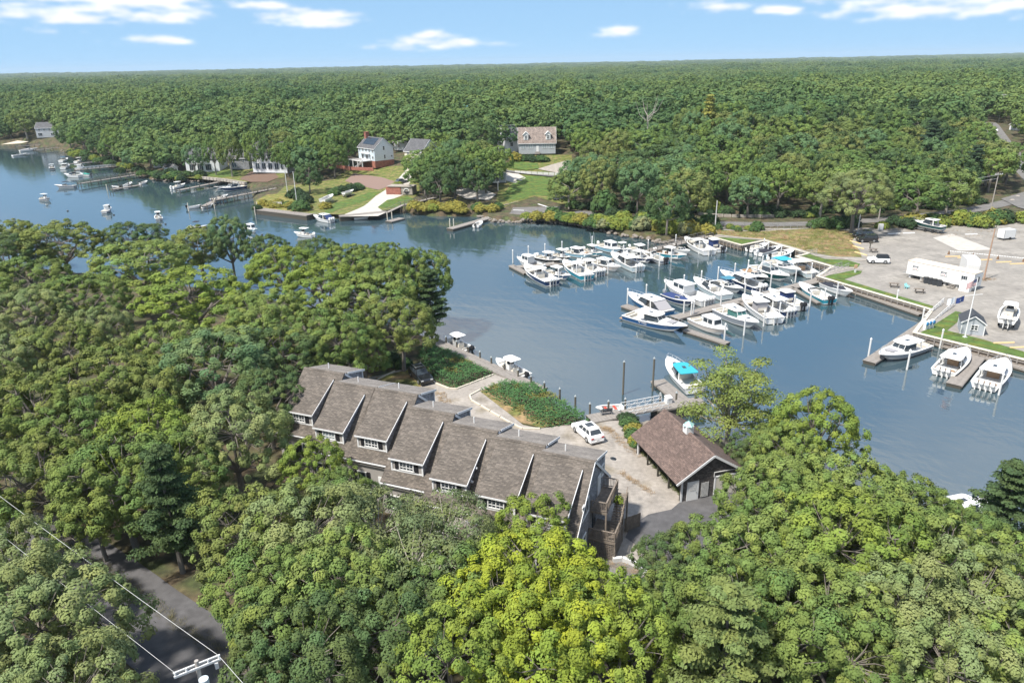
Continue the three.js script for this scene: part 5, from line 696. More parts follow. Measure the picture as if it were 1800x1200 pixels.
// ---------------------------------------------------------------- boats; local +x is the bow, y = 0 the waterline
const N_ST = 14;
function hullForm(L, B, F) {
  const sheer = (t) => (B / 2) * (t < 0.42 ? 0.93 + 0.07 * Math.sin((t / 0.42) * 1.57) : Math.pow(Math.max(0, 1 - Math.pow((t - 0.42) / 0.58, 2.3)), 0.82));
  const top = (t) => F * (0.82 + 0.5 * t * t), chine = (t) => 0.12 + 0.55 * F * Math.pow(t, 4);
  const x = (t, v) => L * (t - 0.5) - (1 - v) * 0.13 * L * Math.pow(t, 5);
  return { sheer, top, chine, x };
}
function ring(f, t, v) { const y = lerp(f.chine(t), f.top(t), v), b = f.sheer(t) * lerp(0.80 - 0.25 * t * t * t, 1, Math.pow(v, 0.8)); return [f.x(t, v), y, b]; }
function boat(label, type, stern, bow, o = {}) {
  const dx = bow[0] - stern[0], dz = bow[1] - stern[1], dist = Math.hypot(dx, dz), L = o.L ?? clamp(dist * 0.97, 4, 13.5), B = o.B ?? Math.min(0.25 * L + 0.8, 4.0), F = o.F ?? 0.48 + 0.085 * L;
  const t = thing(o.name ?? 'motorboat', label, 'boat', (stern[0] + bow[0]) / 2, o.y ?? 0, (stern[1] + bow[1]) / 2, Math.atan2(-dz, dx), o.group), f = hullForm(L, B, F);
  const side = (g, v0, v1) => { for (let i = 0; i < N_ST; i++) { const a = i / N_ST, b = (i + 1) / N_ST; for (const s of [-1, 1]) { const p = (t2, v) => { const q = ring(f, t2, v); return [q[0], q[1], q[2] * s]; }; g.quad(p(a, v0), p(b, v0), p(b, v1), p(a, v1)); } } const q0 = ring(f, 0, v0), q1 = ring(f, 0, v1); g.quad([q0[0], q0[1], -q0[2]], [q0[0], q0[1], q0[2]], [q1[0], q1[1], q1[2]], [q1[0], q1[1], -q1[2]]); };
  const lo = new Geo(); side(lo, 0, o.hull ? 0.16 : 1);
  for (let i = 0; i < N_ST; i++) for (const s of [-1, 1]) { const a = i / N_ST, b = (i + 1) / N_ST, k = (q) => [f.x(q, -0.3), -0.4 + (q > 0.7 ? (0.4 + f.chine(1)) * Math.pow((q - 0.7) / 0.3, 2) : 0), 0], c = (q) => { const e = ring(f, q, 0); return [e[0], e[1], e[2] * s]; }; lo.quad(k(a), k(b), c(b), c(a)); }
  const hull = part(t, 'hull', lo, o.bottom ?? M.gel);
  if (o.hull) { const up = new Geo(); side(up, 0.16, 1); part(t, 'hull_band', up, o.hull); }
  // deck: covering boards, foredeck, sunken cockpit
  const open = type === 'console' || type === 'skiff', fwd = open ? 0.84 : type === 'runabout' ? 0.55 : 0.47, sole = Math.max(0.28, F * 0.35), dk = new Geo(), ck = new Geo(), gw = 0.16 + 0.008 * L;
  for (let i = 0; i < N_ST; i++) {
    const a = i / N_ST, b = (i + 1) / N_ST, P = (q, ins, y) => { const e = Math.max(0, f.sheer(q) - ins); return (s) => [f.x(q, 1), y ?? f.top(q) + 0.015, e * s]; };
    if (b <= fwd + 0.001) for (const s of [-1, 1]) { dk.quad(P(a, -0.03)(s), P(b, -0.03)(s), P(b, gw)(s), P(a, gw)(s)); ck.quad(P(a, gw)(s), P(b, gw)(s), P(b, gw, sole)(s), P(a, gw, sole)(s)); ck.quad(P(a, gw, sole)(s), P(b, gw, sole)(s), [f.x(b, 1), sole, 0], [f.x(a, 1), sole, 0]); }
    else for (const s of [-1, 1]) { const cam = 0.05 * B; dk.quad(P(a, -0.03)(s), P(b, -0.03)(s), [f.x(b, 1), f.top(b) + cam * (1 - b), 0], [f.x(a, 1), f.top(a) + cam * (1 - a), 0]); }
  }
  { const q = Math.floor(fwd * N_ST) / N_ST, w = Math.max(0.1, f.sheer(q) - gw); ck.quad([f.x(q, 1), sole, -w], [f.x(q, 1), sole, w], [f.x(q, 1), f.top(q) + 0.04, w], [f.x(q, 1), f.top(q) + 0.04, -w]); const w0 = f.sheer(0) - gw; dk.box(-L / 2 + 0.2, f.top(0) - 0.12, 0, 0.4, 0.26, w0 * 2); }
  part(t, 'deck', dk, o.deck ?? M.gel); part(t, 'cockpit', ck, o.sole ?? M.gelGrey);
  const rb = new Geo(); for (let i = 0; i < N_ST; i++) for (const s of [-1, 1]) { const q = (k) => [f.x(k, 1), f.top(k) - 0.03, (f.sheer(k) + 0.02) * s]; rb.bar(q(i / N_ST), q((i + 1) / N_ST), 0.05, 0.08); } part(t, 'rub_rail', rb, o.rail ?? M.gelGrey);
  const plate = (name, x0, x1, w0, w1, y, th, m, tilt = 0) => { const s = new THREE.Shape(), r = Math.min(0.35, w0 * 0.3); s.moveTo(x0 + r, -w0); s.lineTo(x1 - r * 1.5, -w1); s.quadraticCurveTo(x1, -w1 * 0.9, x1 + 0.02, 0); s.quadraticCurveTo(x1, w1 * 0.9, x1 - r * 1.5, w1); s.lineTo(x0 + r, w0); s.quadraticCurveTo(x0, w0, x0, w0 - r); s.lineTo(x0, -w0 + r); s.quadraticCurveTo(x0, -w0, x0 + r, -w0); const e = new THREE.ExtrudeGeometry(s, { depth: th, bevelSize: 0.04, bevelThickness: 0.03, bevelSegments: 1, curveSegments: 4 }); e.rotateX(-Math.PI / 2); if (tilt) e.rotateZ(tilt); e.translate(0, y, 0); return part(t, name, e, m); };
  const top = F + 0.1, rail = () => { const g = new Geo(); let last = null; for (let i = Math.ceil(0.55 * N_ST); i <= N_ST; i++) { const q = i / N_ST; const w = Math.max(0, f.sheer(q) - 0.12); const p = [[f.x(q, 1) - (q > 0.97 ? 0.15 : 0), f.top(q) + 0.55, w], [f.x(q, 1) - (q > 0.97 ? 0.15 : 0), f.top(q) + 0.55, -w]]; for (const e of p) g.bar([e[0], f.top(q), e[2]], e, 0.035); if (last) for (const k of [0, 1]) g.bar(last[k], p[k], 0.04); last = p; } part(t, 'bow_rail', g, M.chrome); };
  const glassWrap = (x0, x1, w, y, h, rake = 0.5, m = M.glass) => { const g = new Geo(), A = [x1, y, -w * 0.72], Bq = [x1, y, w * 0.72], A2 = [x1 - rake, y + h, -w * 0.62], B2 = [x1 - rake, y + h, w * 0.62]; g.quad(A, Bq, B2, A2); for (const s of [-1, 1]) g.quad([x1, y, s * w * 0.72], [x0, y, s * w], [x0 - rake * 0.3, y + h, s * w * 0.85], [x1 - rake, y + h, s * w * 0.62]); const ws = part(t, 'windshield', g, m); const fr = new Geo(); fr.bar(A2, B2, 0.05); fr.bar(A, A2, 0.05); fr.bar(Bq, B2, 0.05); fr.bar([x1, y, 0], [x1 - rake, y + h, 0], 0.05); for (const s of [-1, 1]) fr.bar([x1 - rake, y + h, s * w * 0.62], [x0 - rake * 0.3, y + h, s * w * 0.85], 0.05); part(ws, 'windshield_frame', fr, o.frameMat ?? M.gel); };
  const seats = (x, m = o.seat ?? M.cushion) => { const g = new Geo(); g.box(x, sole + 0.3, 0, 0.6, 0.55, B * 0.42); g.box(x - 0.28, sole + 0.75, 0, 0.14, 0.5, B * 0.42); part(t, 'seat', g, m); };
  const stern_seat = () => part(t, 'stern_seat', new Geo().box(-L / 2 + 0.75, sole + 0.25, 0, 0.5, 0.5, B * 0.7).box(-L / 2 + 0.5, sole + 0.6, 0, 0.14, 0.4, B * 0.7), o.seat ?? M.cushion);
  if (type === 'console') {
    const cx = -0.02 * L; const c = new Geo(); c.box(cx + 0.25, sole + 0.6, 0, 0.9, 1.2, B * 0.36); part(t, 'console', c, M.gel); glassWrap(cx - 0.1, cx + 0.65, B * 0.19, sole + 1.2, 0.6, 0.3); seats(cx - 0.9); stern_seat();
    part(t, 'bow_cushion', new Geo().box(L * 0.24, F * 0.85, 0, L * 0.13, 0.3, B * 0.5), o.cover ?? o.seat ?? M.cushion);
    if (o.ttop !== 0) { const h = sole + 2.15, lg = new Geo(); plate('t_top', cx - 1.35, cx + 1.15, B * 0.36, B * 0.33, h, 0.06, o.top ?? M.gel); for (const s of [-1, 1]) { lg.bar([cx + 0.55, sole, s * B * 0.17], [cx + 0.75, h, s * B * 0.25], 0.06); lg.bar([cx - 0.5, sole, s * B * 0.17], [cx - 0.8, h, s * B * 0.25], 0.06); } part(t, 't_top_leg', lg, M.chrome); if (o.drape) part(t, 'console_cover', new Geo().box(cx - 0.2, sole + 1.1, 0, 2.0, 2.0, B * 0.5), o.drape); }
  } else if (type === 'express') {
    const y0 = F * 1.0, x0 = -0.12 * L, x1 = 0.12 * L; const tr = new Geo(), st = (x, w, h) => [[x, y0, -w], [x, y0 + h, -w * 0.8], [x, y0 + h, w * 0.8], [x, y0, w]], s = [st(x1 - 0.2, B * 0.36, 0.42), st(L * 0.25, B * 0.31, 0.36), st(L * 0.36, B * 0.14, 0.14)]; for (let i = 0; i < 2; i++) for (let k = 0; k < 3; k++) tr.quad(s[i][k], s[i + 1][k], s[i + 1][k + 1], s[i][k + 1]); tr.quad(...s[0]); tr.quad(...s[2].slice().reverse()); part(t, 'cabin_trunk', tr, M.gel);
    part(t, 'hatch', boxAt(L * 0.24, y0 + 0.4, 0, 0.55, 0.05, 0.55), M.glass); glassWrap(x0, x1, B * 0.40, y0 + 0.05, 0.95, 0.75, o.glass ?? M.glass);
    seats(x0 + 0.5); stern_seat(); rail();
    if (o.hardtop !== 0) { const h = y0 + 1.05; const hp = plate('hardtop', x0 - 0.18 * L, x1 - 0.45, B * 0.40, B * 0.34, h, 0.1, o.top ?? M.gel); const lg = new Geo(); for (const k of [-1, 1]) { lg.bar([x0 - 0.12 * L, F * 0.85, k * B * 0.40], [x0 - 0.10 * L, h, k * B * 0.37], 0.09, 0.2); } part(t, 'hardtop_post', lg, M.gel); part(hp, 'roof_hatch', boxAt(x0 + 0.02 * L, h + 0.14, 0, 0.8, 0.04, 0.5), M.glass); if (o.canvas) part(t, 'canvas', new Geo().slab([[x0 - 0.17 * L, h, -B * 0.38], [x0 - 0.17 * L, h, B * 0.38], [-L * 0.46, F * 0.9, B * 0.40], [-L * 0.46, F * 0.9, -B * 0.40]], 0.04), o.canvas); }
    if (o.pad) part(t, 'sun_pad', new Geo().box(L * 0.25, y0 + 0.43, 0, L * 0.11, 0.08, B * 0.4), o.pad);
  } else if (type === 'pilot') {
    const y0 = F, h = 1.35, x0 = -0.08 * L, x1 = 0.2 * L, w = B * 0.36, g = new Geo(), b = [[x0, y0 - 0.3, w], [x1 + 0.35, y0 - 0.3, w * 0.8]], q = [[x0, y0 + h, w * 0.92], [x1, y0 + h, w * 0.72]]; for (const s of [-1, 1]) g.quad([b[0][0], b[0][1], s * b[0][2]], [b[1][0], b[1][1], s * b[1][2]], [q[1][0], q[1][1], s * q[1][2]], [q[0][0], q[0][1], s * q[0][2]]); g.quad([x1 + 0.35, y0 - 0.3, -w * 0.8], [x1 + 0.35, y0 - 0.3, w * 0.8], [x1, y0 + h, w * 0.72], [x1, y0 + h, -w * 0.72]); g.quad([x0, y0 - 0.3, -w], [x0, y0 - 0.3, w], [x0, y0 + h, w * 0.92], [x0, y0 + h, -w * 0.92]);
    const house2 = part(t, 'pilothouse', g, M.gel); plate('hardtop', x0 - 0.5, x1 + 0.15, w * 1.02, w * 0.85, y0 + h, 0.06, o.top ?? M.gel); const wn = new Geo(); for (const s of [-1, 1]) for (let i = 0; i < 2; i++) { const u0 = lerp(x0 + 0.15, x1 - 0.1, i / 2), u1 = u0 + (x1 - x0) * 0.38, z = (x, y) => s * (lerp(w, w * 0.8, (x - x0) / (x1 - x0 + 0.35)) * (1 - 0.05 * (y - y0)) + 0.012); wn.quad([u0, y0 + 0.5, z(u0, y0 + 0.5)], [u1, y0 + 0.5, z(u1, y0 + 0.5)], [u1, y0 + 1.15, z(u1, y0 + 1.15)], [u0, y0 + 1.15, z(u0, y0 + 1.15)]); } const fx = (y) => x1 + 0.35 * (1 - (y - y0 + 0.3) / (h + 0.3)) + 0.012; wn.quad([fx(y0 + 0.5), y0 + 0.5, -w * 0.68], [fx(y0 + 0.5), y0 + 0.5, w * 0.68], [fx(y0 + 1.2), y0 + 1.2, w * 0.64], [fx(y0 + 1.2), y0 + 1.2, -w * 0.64]); part(house2, 'pane', wn, M.glass); stern_seat(); if (L > 7.5) rail();
  } else if (type === 'runabout') {
    glassWrap(-0.02 * L, 0.1 * L, B * 0.4, F * 0.98, 0.45, 0.35); if (o.cover) { const g = new Geo(), s = (x, w, h) => [[x, F * 0.92, -w], [x, F * 0.92 + h, 0], [x, F * 0.92, w]], r = [s(-L * 0.47, B * 0.45, 0.06), s(-L * 0.15, B * 0.46, 0.42), s(L * 0.04, B * 0.45, 0.62), s(L * 0.3, B * 0.33, 0.3)]; for (let i = 0; i < 3; i++) for (let k = 0; k < 2; k++) g.quad(r[i][k], r[i + 1][k], r[i + 1][k + 1], r[i][k + 1]); g.tri(...r[0]); g.tri(...r[3]); part(t, 'cover', g, o.cover); } else { seats(-0.05 * L); stern_seat(); }
    if (o.bimini) { plate('bimini', -0.2 * L, 0.08 * L, B * 0.42, B * 0.4, F + 1.35, 0.03, o.bimini); const lg = new Geo(); for (const s of [-1, 1]) { lg.bar([-0.05 * L, F, s * B * 0.44], [-0.18 * L, F + 1.35, s * B * 0.4], 0.035); lg.bar([-0.05 * L, F, s * B * 0.44], [0.06 * L, F + 1.35, s * B * 0.38], 0.035); } part(t, 'bimini_frame', lg, M.chrome); }
  } else if (type === 'skiff') { part(t, 'bench', new Geo().box(-0.2 * L, F * 0.75, 0, 0.35, 0.06, B * 0.85).box(0.12 * L, F * 0.75, 0, 0.35, 0.06, B * 0.85), o.seat ?? M.wood); }
  const n = o.motors ?? 0; for (let i = 0; i < n; i++) { const z = (i - (n - 1) / 2) * Math.min(0.68, (B * 0.8) / Math.max(1, n)), x = -L / 2 - 0.28, s = o.big ? 1.1 : 0.95, y = f.top(0); const c = new Geo(), r = (q, w, d) => [[x - d * s, q, z - w * s], [x + d * s, q, z - w * s * 0.8], [x + d * s, q, z + w * s * 0.8], [x - d * s, q, z + w * s]], lv = [r(y - 0.05, 0.16, 0.26), r(y + 0.2, 0.24, 0.42), r(y + 0.55, 0.22, 0.38), r(y + 0.72, 0.12, 0.22)]; for (let a = 0; a < 3; a++) for (let b = 0; b < 4; b++) c.quad(lv[a][b], lv[a][(b + 1) % 4], lv[a + 1][(b + 1) % 4], lv[a + 1][b]); c.quad(...lv[3]); const m = part(t, 'outboard_motor', c, o.motor ?? M.gel); part(m, 'lower_unit', new Geo().box(x + 0.02, y / 2 - 0.3, z, 0.28, y + 0.5, 0.16).box(x - 0.05, -0.35, z, 0.6, 0.14, 0.14), o.motor === M.black ? M.black : M.gelGrey); }
  if (o.antenna) part(t, 'antenna', new Geo().bar([0, F + 1.2, B * 0.2], [-0.6, F + 4.6, B * 0.25], 0.03).bar([0, F + 1.2, -B * 0.2], [-0.6, F + 4.6, -B * 0.25], 0.03), M.gel);
  if (o.platform) part(t, 'swim_platform', boxAt(-L / 2 - 0.4, 0.3, 0, 0.8, 0.08, B * 0.75), M.teak);
  if (o.radar) part(t, 'radar_arch', new Geo().bar([-0.22 * L, F, -B * 0.42], [-0.15 * L, F + 1.5, -B * 0.34], 0.14, 0.3).bar([-0.22 * L, F, B * 0.42], [-0.15 * L, F + 1.5, B * 0.34], 0.14, 0.3).bar([-0.15 * L, F + 1.5, -B * 0.34], [-0.15 * L, F + 1.5, B * 0.34], 0.3, 0.12), M.gel);
  return t;
}
const H = { navy: hullColor(0.012, 0.03, 0.09), blue: hullColor(0.025, 0.11, 0.24), teal: hullColor(0.03, 0.27, 0.36), sky: hullColor(0.24, 0.42, 0.52), black: hullColor(0.015, 0.016, 0.02), green: hullColor(0.01, 0.07, 0.07), grey: hullColor(0.25, 0.27, 0.3), tan: hullColor(0.56, 0.5, 0.45), pale: hullColor(0.5, 0.58, 0.6), slate: hullColor(0.13, 0.2, 0.28) };
const GA = 'boats moored along the first marina dock', GB = 'boats moored along the second marina dock', GC = 'boats in the slips below the shed', GM = 'boats moored in the open cove', GF = 'boats at the docks of the far bank';
const fleet = [
  // first dock, outer side then inner side
  ['white cabin boat at the tip of the first marina dock', 'pilot', [7.2,-160.0], [1.5,-167.0], { group: GA }],
  ['white boat with black side stripe and white tee top, first dock', 'console', [6.4,-169.3], [12.0,-163.1], { hull: H.black, motors: 2, group: GA }],
  ['small centre console with black hull band behind a white pile', 'console', [10.6,-171.2], [14.3,-166.6], { hull: H.black, motors: 1, group: GA }],
  ['light blue boat with tan foredeck cushion, first dock', 'express', [14.0,-173.7], [19.7,-167.7], { hull: H.sky, motors: 2, hardtop: 1, pad: M.tan, group: GA }],
  ['cyan hulled centre console with domed white tee top', 'console', [18.2,-175.1], [22.3,-169.7], { hull: H.teal, motors: 2, antenna: 1, group: GA }],
  ['pale blue pilothouse fishing boat on the outer side of the first dock', 'pilot', [22.5,-180.1], [27.0,-171.5], { hull: H.sky, motors: 1, group: GA }],
  ['slate hulled open boat beyond the pale blue pilothouse boat', 'runabout', [26.5,-178.0], [29.6,-172.5], { hull: H.slate, motors: 1, bimini: M.gel, group: GA }],
  ['navy hulled centre console beside the white pile, first dock', 'console', [27.8,-169.3], [33.3,-162.5], { hull: H.navy, motors: 2, seat: M.cushion, group: GA }],
  ['white tee top boat with rose seats on the first dock', 'console', [29.8,-175.9], [33.5,-167.2], { motors: 1, group: GA }],
  ['grey open boat with black outboards, first dock', 'console', [36.0,-162.8], [31.8,-170.6], { hull: H.grey, motors: 2, motor: M.black, ttop: 0, group: GA }],
  ['bright blue hulled centre console with tan seats', 'console', [35.4,-172.0], [41.5,-164.9], { hull: H.teal, motors: 2, seat: M.tan, ttop: 1, group: GA }],
  ['short white open boat between blue boat and pier', 'runabout', [40.9,-176.2], [43.3,-169.7], { motors: 1, group: GA }],
  ['white centre console with cream seats beside the pier', 'console', [48.2,-169.8], [44.9,-182.6], { motors: 2, group: GA }],
  ['white boat with navy canvas draped from its tee top', 'console', [51.9,-172.3], [49.2,-181.0], { motors: 2, motor: M.black, drape: canvasBlue, group: GA }],
  ['navy hulled boat with three white outboards at the dock tip', 'console', [8.9,-146.7], [3.1,-158.3], { hull: H.navy, motors: 3, big: 1, group: GA }],
  ['blue hulled bow-out boat with white tee top, first dock', 'console', [7.7,-156.1], [13.0,-149.8], { hull: H.blue, motors: 1, group: GA }],
  ['turquoise hulled boat with three white outboards', 'console', [16.6,-150.4], [12.2,-162.1], { hull: H.teal, motors: 3, big: 1, group: GA }],
  ['grey-blue hulled boat with four white outboards', 'console', [19.7,-153.8], [15.5,-163.3], { hull: H.slate, motors: 4, group: GA }],
  ['tan hulled cabin boat with its bow to the fairway', 'express', [19.4,-163.0], [24.7,-155.8], { hull: H.tan, hardtop: 1, group: GA }],
  ['white boat with three outboards next to the tan cabin boat', 'express', [28.7,-156.4], [24.1,-168.5], { hull: H.pale, motors: 3, hardtop: 1, group: GA }],
  // second dock, upper side
  ['blue hulled express boat with grey canvas at the second dock tip', 'express', [28.8,-125.5], [22.9,-136.2], { hull: H.blue, canvas: canvasGrey, group: GB }],
  ['navy runabout under a navy cover, second dock', 'runabout', [29.8,-139.2], [35.7,-128.3], { hull: H.navy, motors: 1, motor: M.steel, cover: canvasBlue, L: 8.4, group: GB }],
  ['white hardtop boat with four outboards against the second dock', 'pilot', [37.8,-131.3], [31.5,-143.4], { motors: 4, group: GB }],
  ['long white express cruiser with bow rail and radar arch', 'express', [42.6,-133.5], [37.9,-147.2], { hull: H.pale, hardtop: 0, radar: 1, L: 11.5, group: GB }],
  ['pale grey open boat with teal bimini, second dock', 'runabout', [43.0,-145.5], [46.3,-137.7], { hull: H.grey, bimini: std(0.05, 0.19, 0.27, 0.8), group: GB }],
  ['dark blue hulled boat with long white hardtop and triple outboards', 'express', [50.7,-139.3], [45.1,-150.6], { hull: H.navy, motors: 3, group: GB }],
  ['centre console with bow rail and brown seats, second dock', 'runabout', [51.2,-156.1], [54.0,-142.3], { hull: H.black, seat: M.tan, radar: 1, L: 9, group: GB }],
  ['dark green hulled boat with white foredeck, second dock', 'express', [54.3,-155.9], [58.1,-144.5], { hull: H.green, hardtop: 0, radar: 1, group: GB }],
  ['pale blue open boat beside the dark green hull', 'runabout', [59.0,-160.5], [62.1,-148.9], { hull: H.pale, motors: 1, bimini: canvasTeal, group: GB }],
  ['white boat with tan seats under a cream bimini by the gangway', 'runabout', [64.7,-148.7], [63.3,-160.1], { hull: H.pale, motors: 2, seat: M.tan, bimini: M.cushion, group: GB }],
  ['white runabout in the corner slip below the path', 'runabout', [58.3,-172.4], [64.4,-176.6], { motors: 1, motor: M.black, group: GB }],
  ['white boat under a black cover in the corner slip', 'runabout', [59.2,-168.4], [66.3,-172.9], { cover: canvasBlack, motors: 1, group: GB }],
  ['white boat with cyan stripe beside the black-covered boat', 'runabout', [60.9,-164.5], [68.3,-169.3], { hull: H.sky, motors: 1, motor: M.black, group: GB }],
  // second dock, lower side
  ['large blue yacht with white hardtop and lettering, outer face of the second dock', 'express', [21.0,-125.7], [30.4,-115.5], { hull: hullColor(0.02, 0.085, 0.22), L: 12.8, F: 1.35, pad: canvasGrey, platform: 1, glass: M.glass, group: GB, mark: 1 }],
  ['cream cabin boat beside the floating finger of the second dock', 'pilot', [32.0,-124.0], [37.1,-112.4], { hull: H.tan, L: 9.2, group: GB }],
  ['white express with green glass and grey hull, bow to open water', 'express', [38.2,-127.9], [42.9,-115.7], { hull: H.grey, L: 11, glass: std(0.05, 0.13, 0.12, 0.06), group: GB }],
  ['white boat with grey canvas and two white outboards', 'console', [46.8,-120.4], [44.7,-133.0], { motors: 2, big: 1, drape: canvasGrey, group: GB }],
  ['white boat with navy stripe, long white hardtop and outboards', 'express', [51.4,-122.2], [46.4,-137.3], { hull: H.navy, motors: 3, hardtop: 1, L: 11.5, group: GB }],
  ['white boat with royal blue console cover and two dark outboards', 'console', [54.7,-126.2], [50.7,-138.5], { motors: 2, motor: M.black, drape: canvasBlue, L: 10, group: GB }],
  ['white open boat with cyan stripe and dark outboard near the bulkhead', 'runabout', [60.9,-130.9], [58.6,-141.1], { hull: H.teal, motors: 2, motor: M.black, group: GB }],
  ['white boat under a pointed black cover along the bulkhead', 'runabout', [64.4,-143.2], [66.6,-133.3], { cover: canvasBlack, L: 8.6, group: GB }],
  // slips below the shed
  ['white express with blue-grey hull tied to the gangway float', 'express', [67.6,-108.9], [55.0,-101.5], { hull: H.grey, L: 11.6, F: 1.15, pad: canvasGrey, group: GC }],
  ['white hardtop boat with three outboards and brown cockpit chairs', 'express', [61.6,-95.2], [72.6,-106.1], { motors: 3, big: 1, seat: M.teak, L: 11.2, F: 1.15, group: GC }],
  ['white hardtop boat with four outboards beside the finger pier', 'express', [64.5,-90.2], [75.9,-101.7], { motors: 4, big: 1, seat: M.teak, L: 11.6, F: 1.15, group: GC }],
  // by the townhouses
  ['white cabin cruiser with turquoise canopy at the wooden float', 'express', [25.7,-92.2], [23.9,-103.1], { L: 10.6, F: 1.25, top: canvasTeal, B: 3.4 }],
  ['white centre console with black outboard along the plank walk', 'console', [2.5,-97.4], [-3.1,-104.9], { motors: 1, motor: M.black, L: 7.4 }],
  ['white centre console tied at the wooded end of the plank walk', 'console', [-6.3,-108.4], [-12.1,-115.5], { motors: 2, motor: M.black, L: 7.2 }],
  ['white dinghy with red life ring beside the gangway', 'skiff', [15.0,-87.7], [10.9,-86.8], { L: 4, seat: hullColor(0.5, 0.06, 0.03) }],
  ['white boat with bow rail half hidden by the drive trees', 'express', [43.9,-61.3], [47.6,-62.6], { L: 8, motors: 1 }],
  ['white boat moored under the dark pine', 'express', [43.7,-56.4], [46.5,-54.9], { L: 8 }],
  ['white bow of a boat at the small dock behind the boathouse', 'skiff', [30.5,-78.3], [32.1,-79.3], { L: 4.6 }],
  // moored in the open
  ['small dark boat with tee top moored alone near the far docks', 'console', [-174.1,-271.4], [-170.4,-269.7], { L: 5.2, hull: H.grey, group: GM }],
  ['small white cabin boat moored second out in the cove', 'pilot', [-135.6,-242.9], [-135.9,-246.0], { L: 5.8, hull: H.grey, group: GM }],
  ['white boat with black boot stripe seen stern-on in the cove', 'console', [-110.0,-226.2], [-113.6,-232.9], { L: 6, hull: H.grey, motors: 1, group: GM }],
  ['black and white runabout with dark bimini in the cove', 'runabout', [-94.9,-213.0], [-90.0,-212.6], { L: 6, hull: H.black, bimini: canvasBlack, group: GM }],
  ['white cuddy boat with pale blue hull moored in the cove', 'pilot', [-78.0,-209.9], [-72.3,-205.5], { L: 6.4, hull: H.sky, group: GM }],
  ['white centre console with raised tee top moored in the cove', 'console', [-55.2,-198.8], [-60.2,-200.7], { L: 6.4, motors: 1, group: GM }],
  // far bank
  ['white boat with navy canvas at the end of the timber wharf', 'express', [-52.6,-217.1], [-62.6,-225.9], { L: 9, motors: 3, canvas: canvasBlue, group: GF }],
  ['white sailing dinghy tied below the shell drive', 'skiff', [-48.2,-222.7], [-43.1,-224.0], { L: 5.2, group: GF }],
  ['open white skiff alongside the boat ramp float', 'skiff', [-10.4,-205.1], [-7.8,-213.6], { L: 5.4, motors: 1, motor: M.black, group: GF }],
  ['white open boat at the dock below the glazed porch house', 'console', [-135.4,-288.8], [-130.8,-301.2], { L: 7.5, motors: 1, group: GF }],
  ['long dark blue-striped cruiser at the slanting timber pier', 'express', [-105.0,-290.6], [-111.4,-280.4], { L: 12, hull: H.navy, hardtop: 0, radar: 1, group: GF }],
  ['white and navy boat under the slanting timber pier', 'runabout', [-106.5,-260.1], [-103.2,-268.0], { L: 8, hull: H.navy, group: GF }],
  ['white rowing skiff on the outer end of the slanting pier', 'skiff', [-109.4,-247.3], [-106.2,-249.1], { L: 4.6, motors: 1, motor: M.black, group: GF }],
  ['grey tender beside the white rowing skiff', 'skiff', [-104.7,-246.8], [-102.5,-250.8], { L: 4.6, group: GF }],
  ['dark open workboat beside a timber pier', 'skiff', [-109.7,-291.2], [-117.1,-287.9], { L: 6.5, hull: H.black, group: GF }],
  ['grey pontoon-like boat with black bimini at the long far pier', 'runabout', [-177.3,-301.1], [-187.5,-300.9], { L: 8.4, hull: H.grey, bimini: canvasBlack, group: GF }],
  ['dark skiff at the far float beside three posts', 'skiff', [-156.8,-295.7], [-162.0,-297.8], { L: 4.8, hull: H.black, motors: 1, motor: M.black, group: GF }],
  ['long grey skiff lying along the far float', 'skiff', [-157.1,-297.1], [-157.6,-309.2], { L: 6, hull: H.grey, group: GF }],
  ['white tender by the stone wall of the far bank', 'skiff', [-153.9,-304.1], [-152.7,-311.7], { L: 5, group: GF }],
  ['white motorboat stern-out at the tip of the far dock', 'runabout', [-216.4,-350.3], [-234.5,-380.1], { L: 7, hull: H.black, bimini: M.gel, group: GF }],
  ['white cabin cruiser second from the tip of the far dock', 'express', [-217.9,-358.4], [-221.6,-375.9], { L: 9, group: GF }],
  ['white boat with blue bimini behind the far cruisers', 'runabout', [-237.1,-389.7], [-238.3,-404.5], { L: 8, bimini: H.blue, group: GF }],
  ['white boat with tall tee top on the inner side of the far dock', 'console', [-226.7,-388.0], [-225.7,-395.0], { L: 7, group: GF }],
  ['white pilothouse boat in the middle of the far dock cluster', 'pilot', [-207.0,-350.9], [-210.9,-369.9], { L: 8, group: GF }],
  ['long white sport boat on the near side of the far dock', 'express', [-193.5,-332.3], [-201.9,-335.2], { L: 9.5, hardtop: 0, group: GF }],
  ['white boat with green cover on the near side of the far dock', 'runabout', [-190.1,-335.4], [-196.8,-338.1], { L: 6.5, cover: std(0.02, 0.2, 0.16, 0.8), motors: 1, motor: M.black, group: GF }],
  ['small white sloop hull at the head of the cove', 'skiff', [-284.3,-428.0], [-280.8,-433.0], { L: 8, F: 0.9, group: GF }],
  ['covered dark boat at the head of the cove pier', 'runabout', [-295.5,-453.3], [-290.5,-458.6], { L: 10, cover: canvasGrey, group: GF }],
];
const ashore = [];
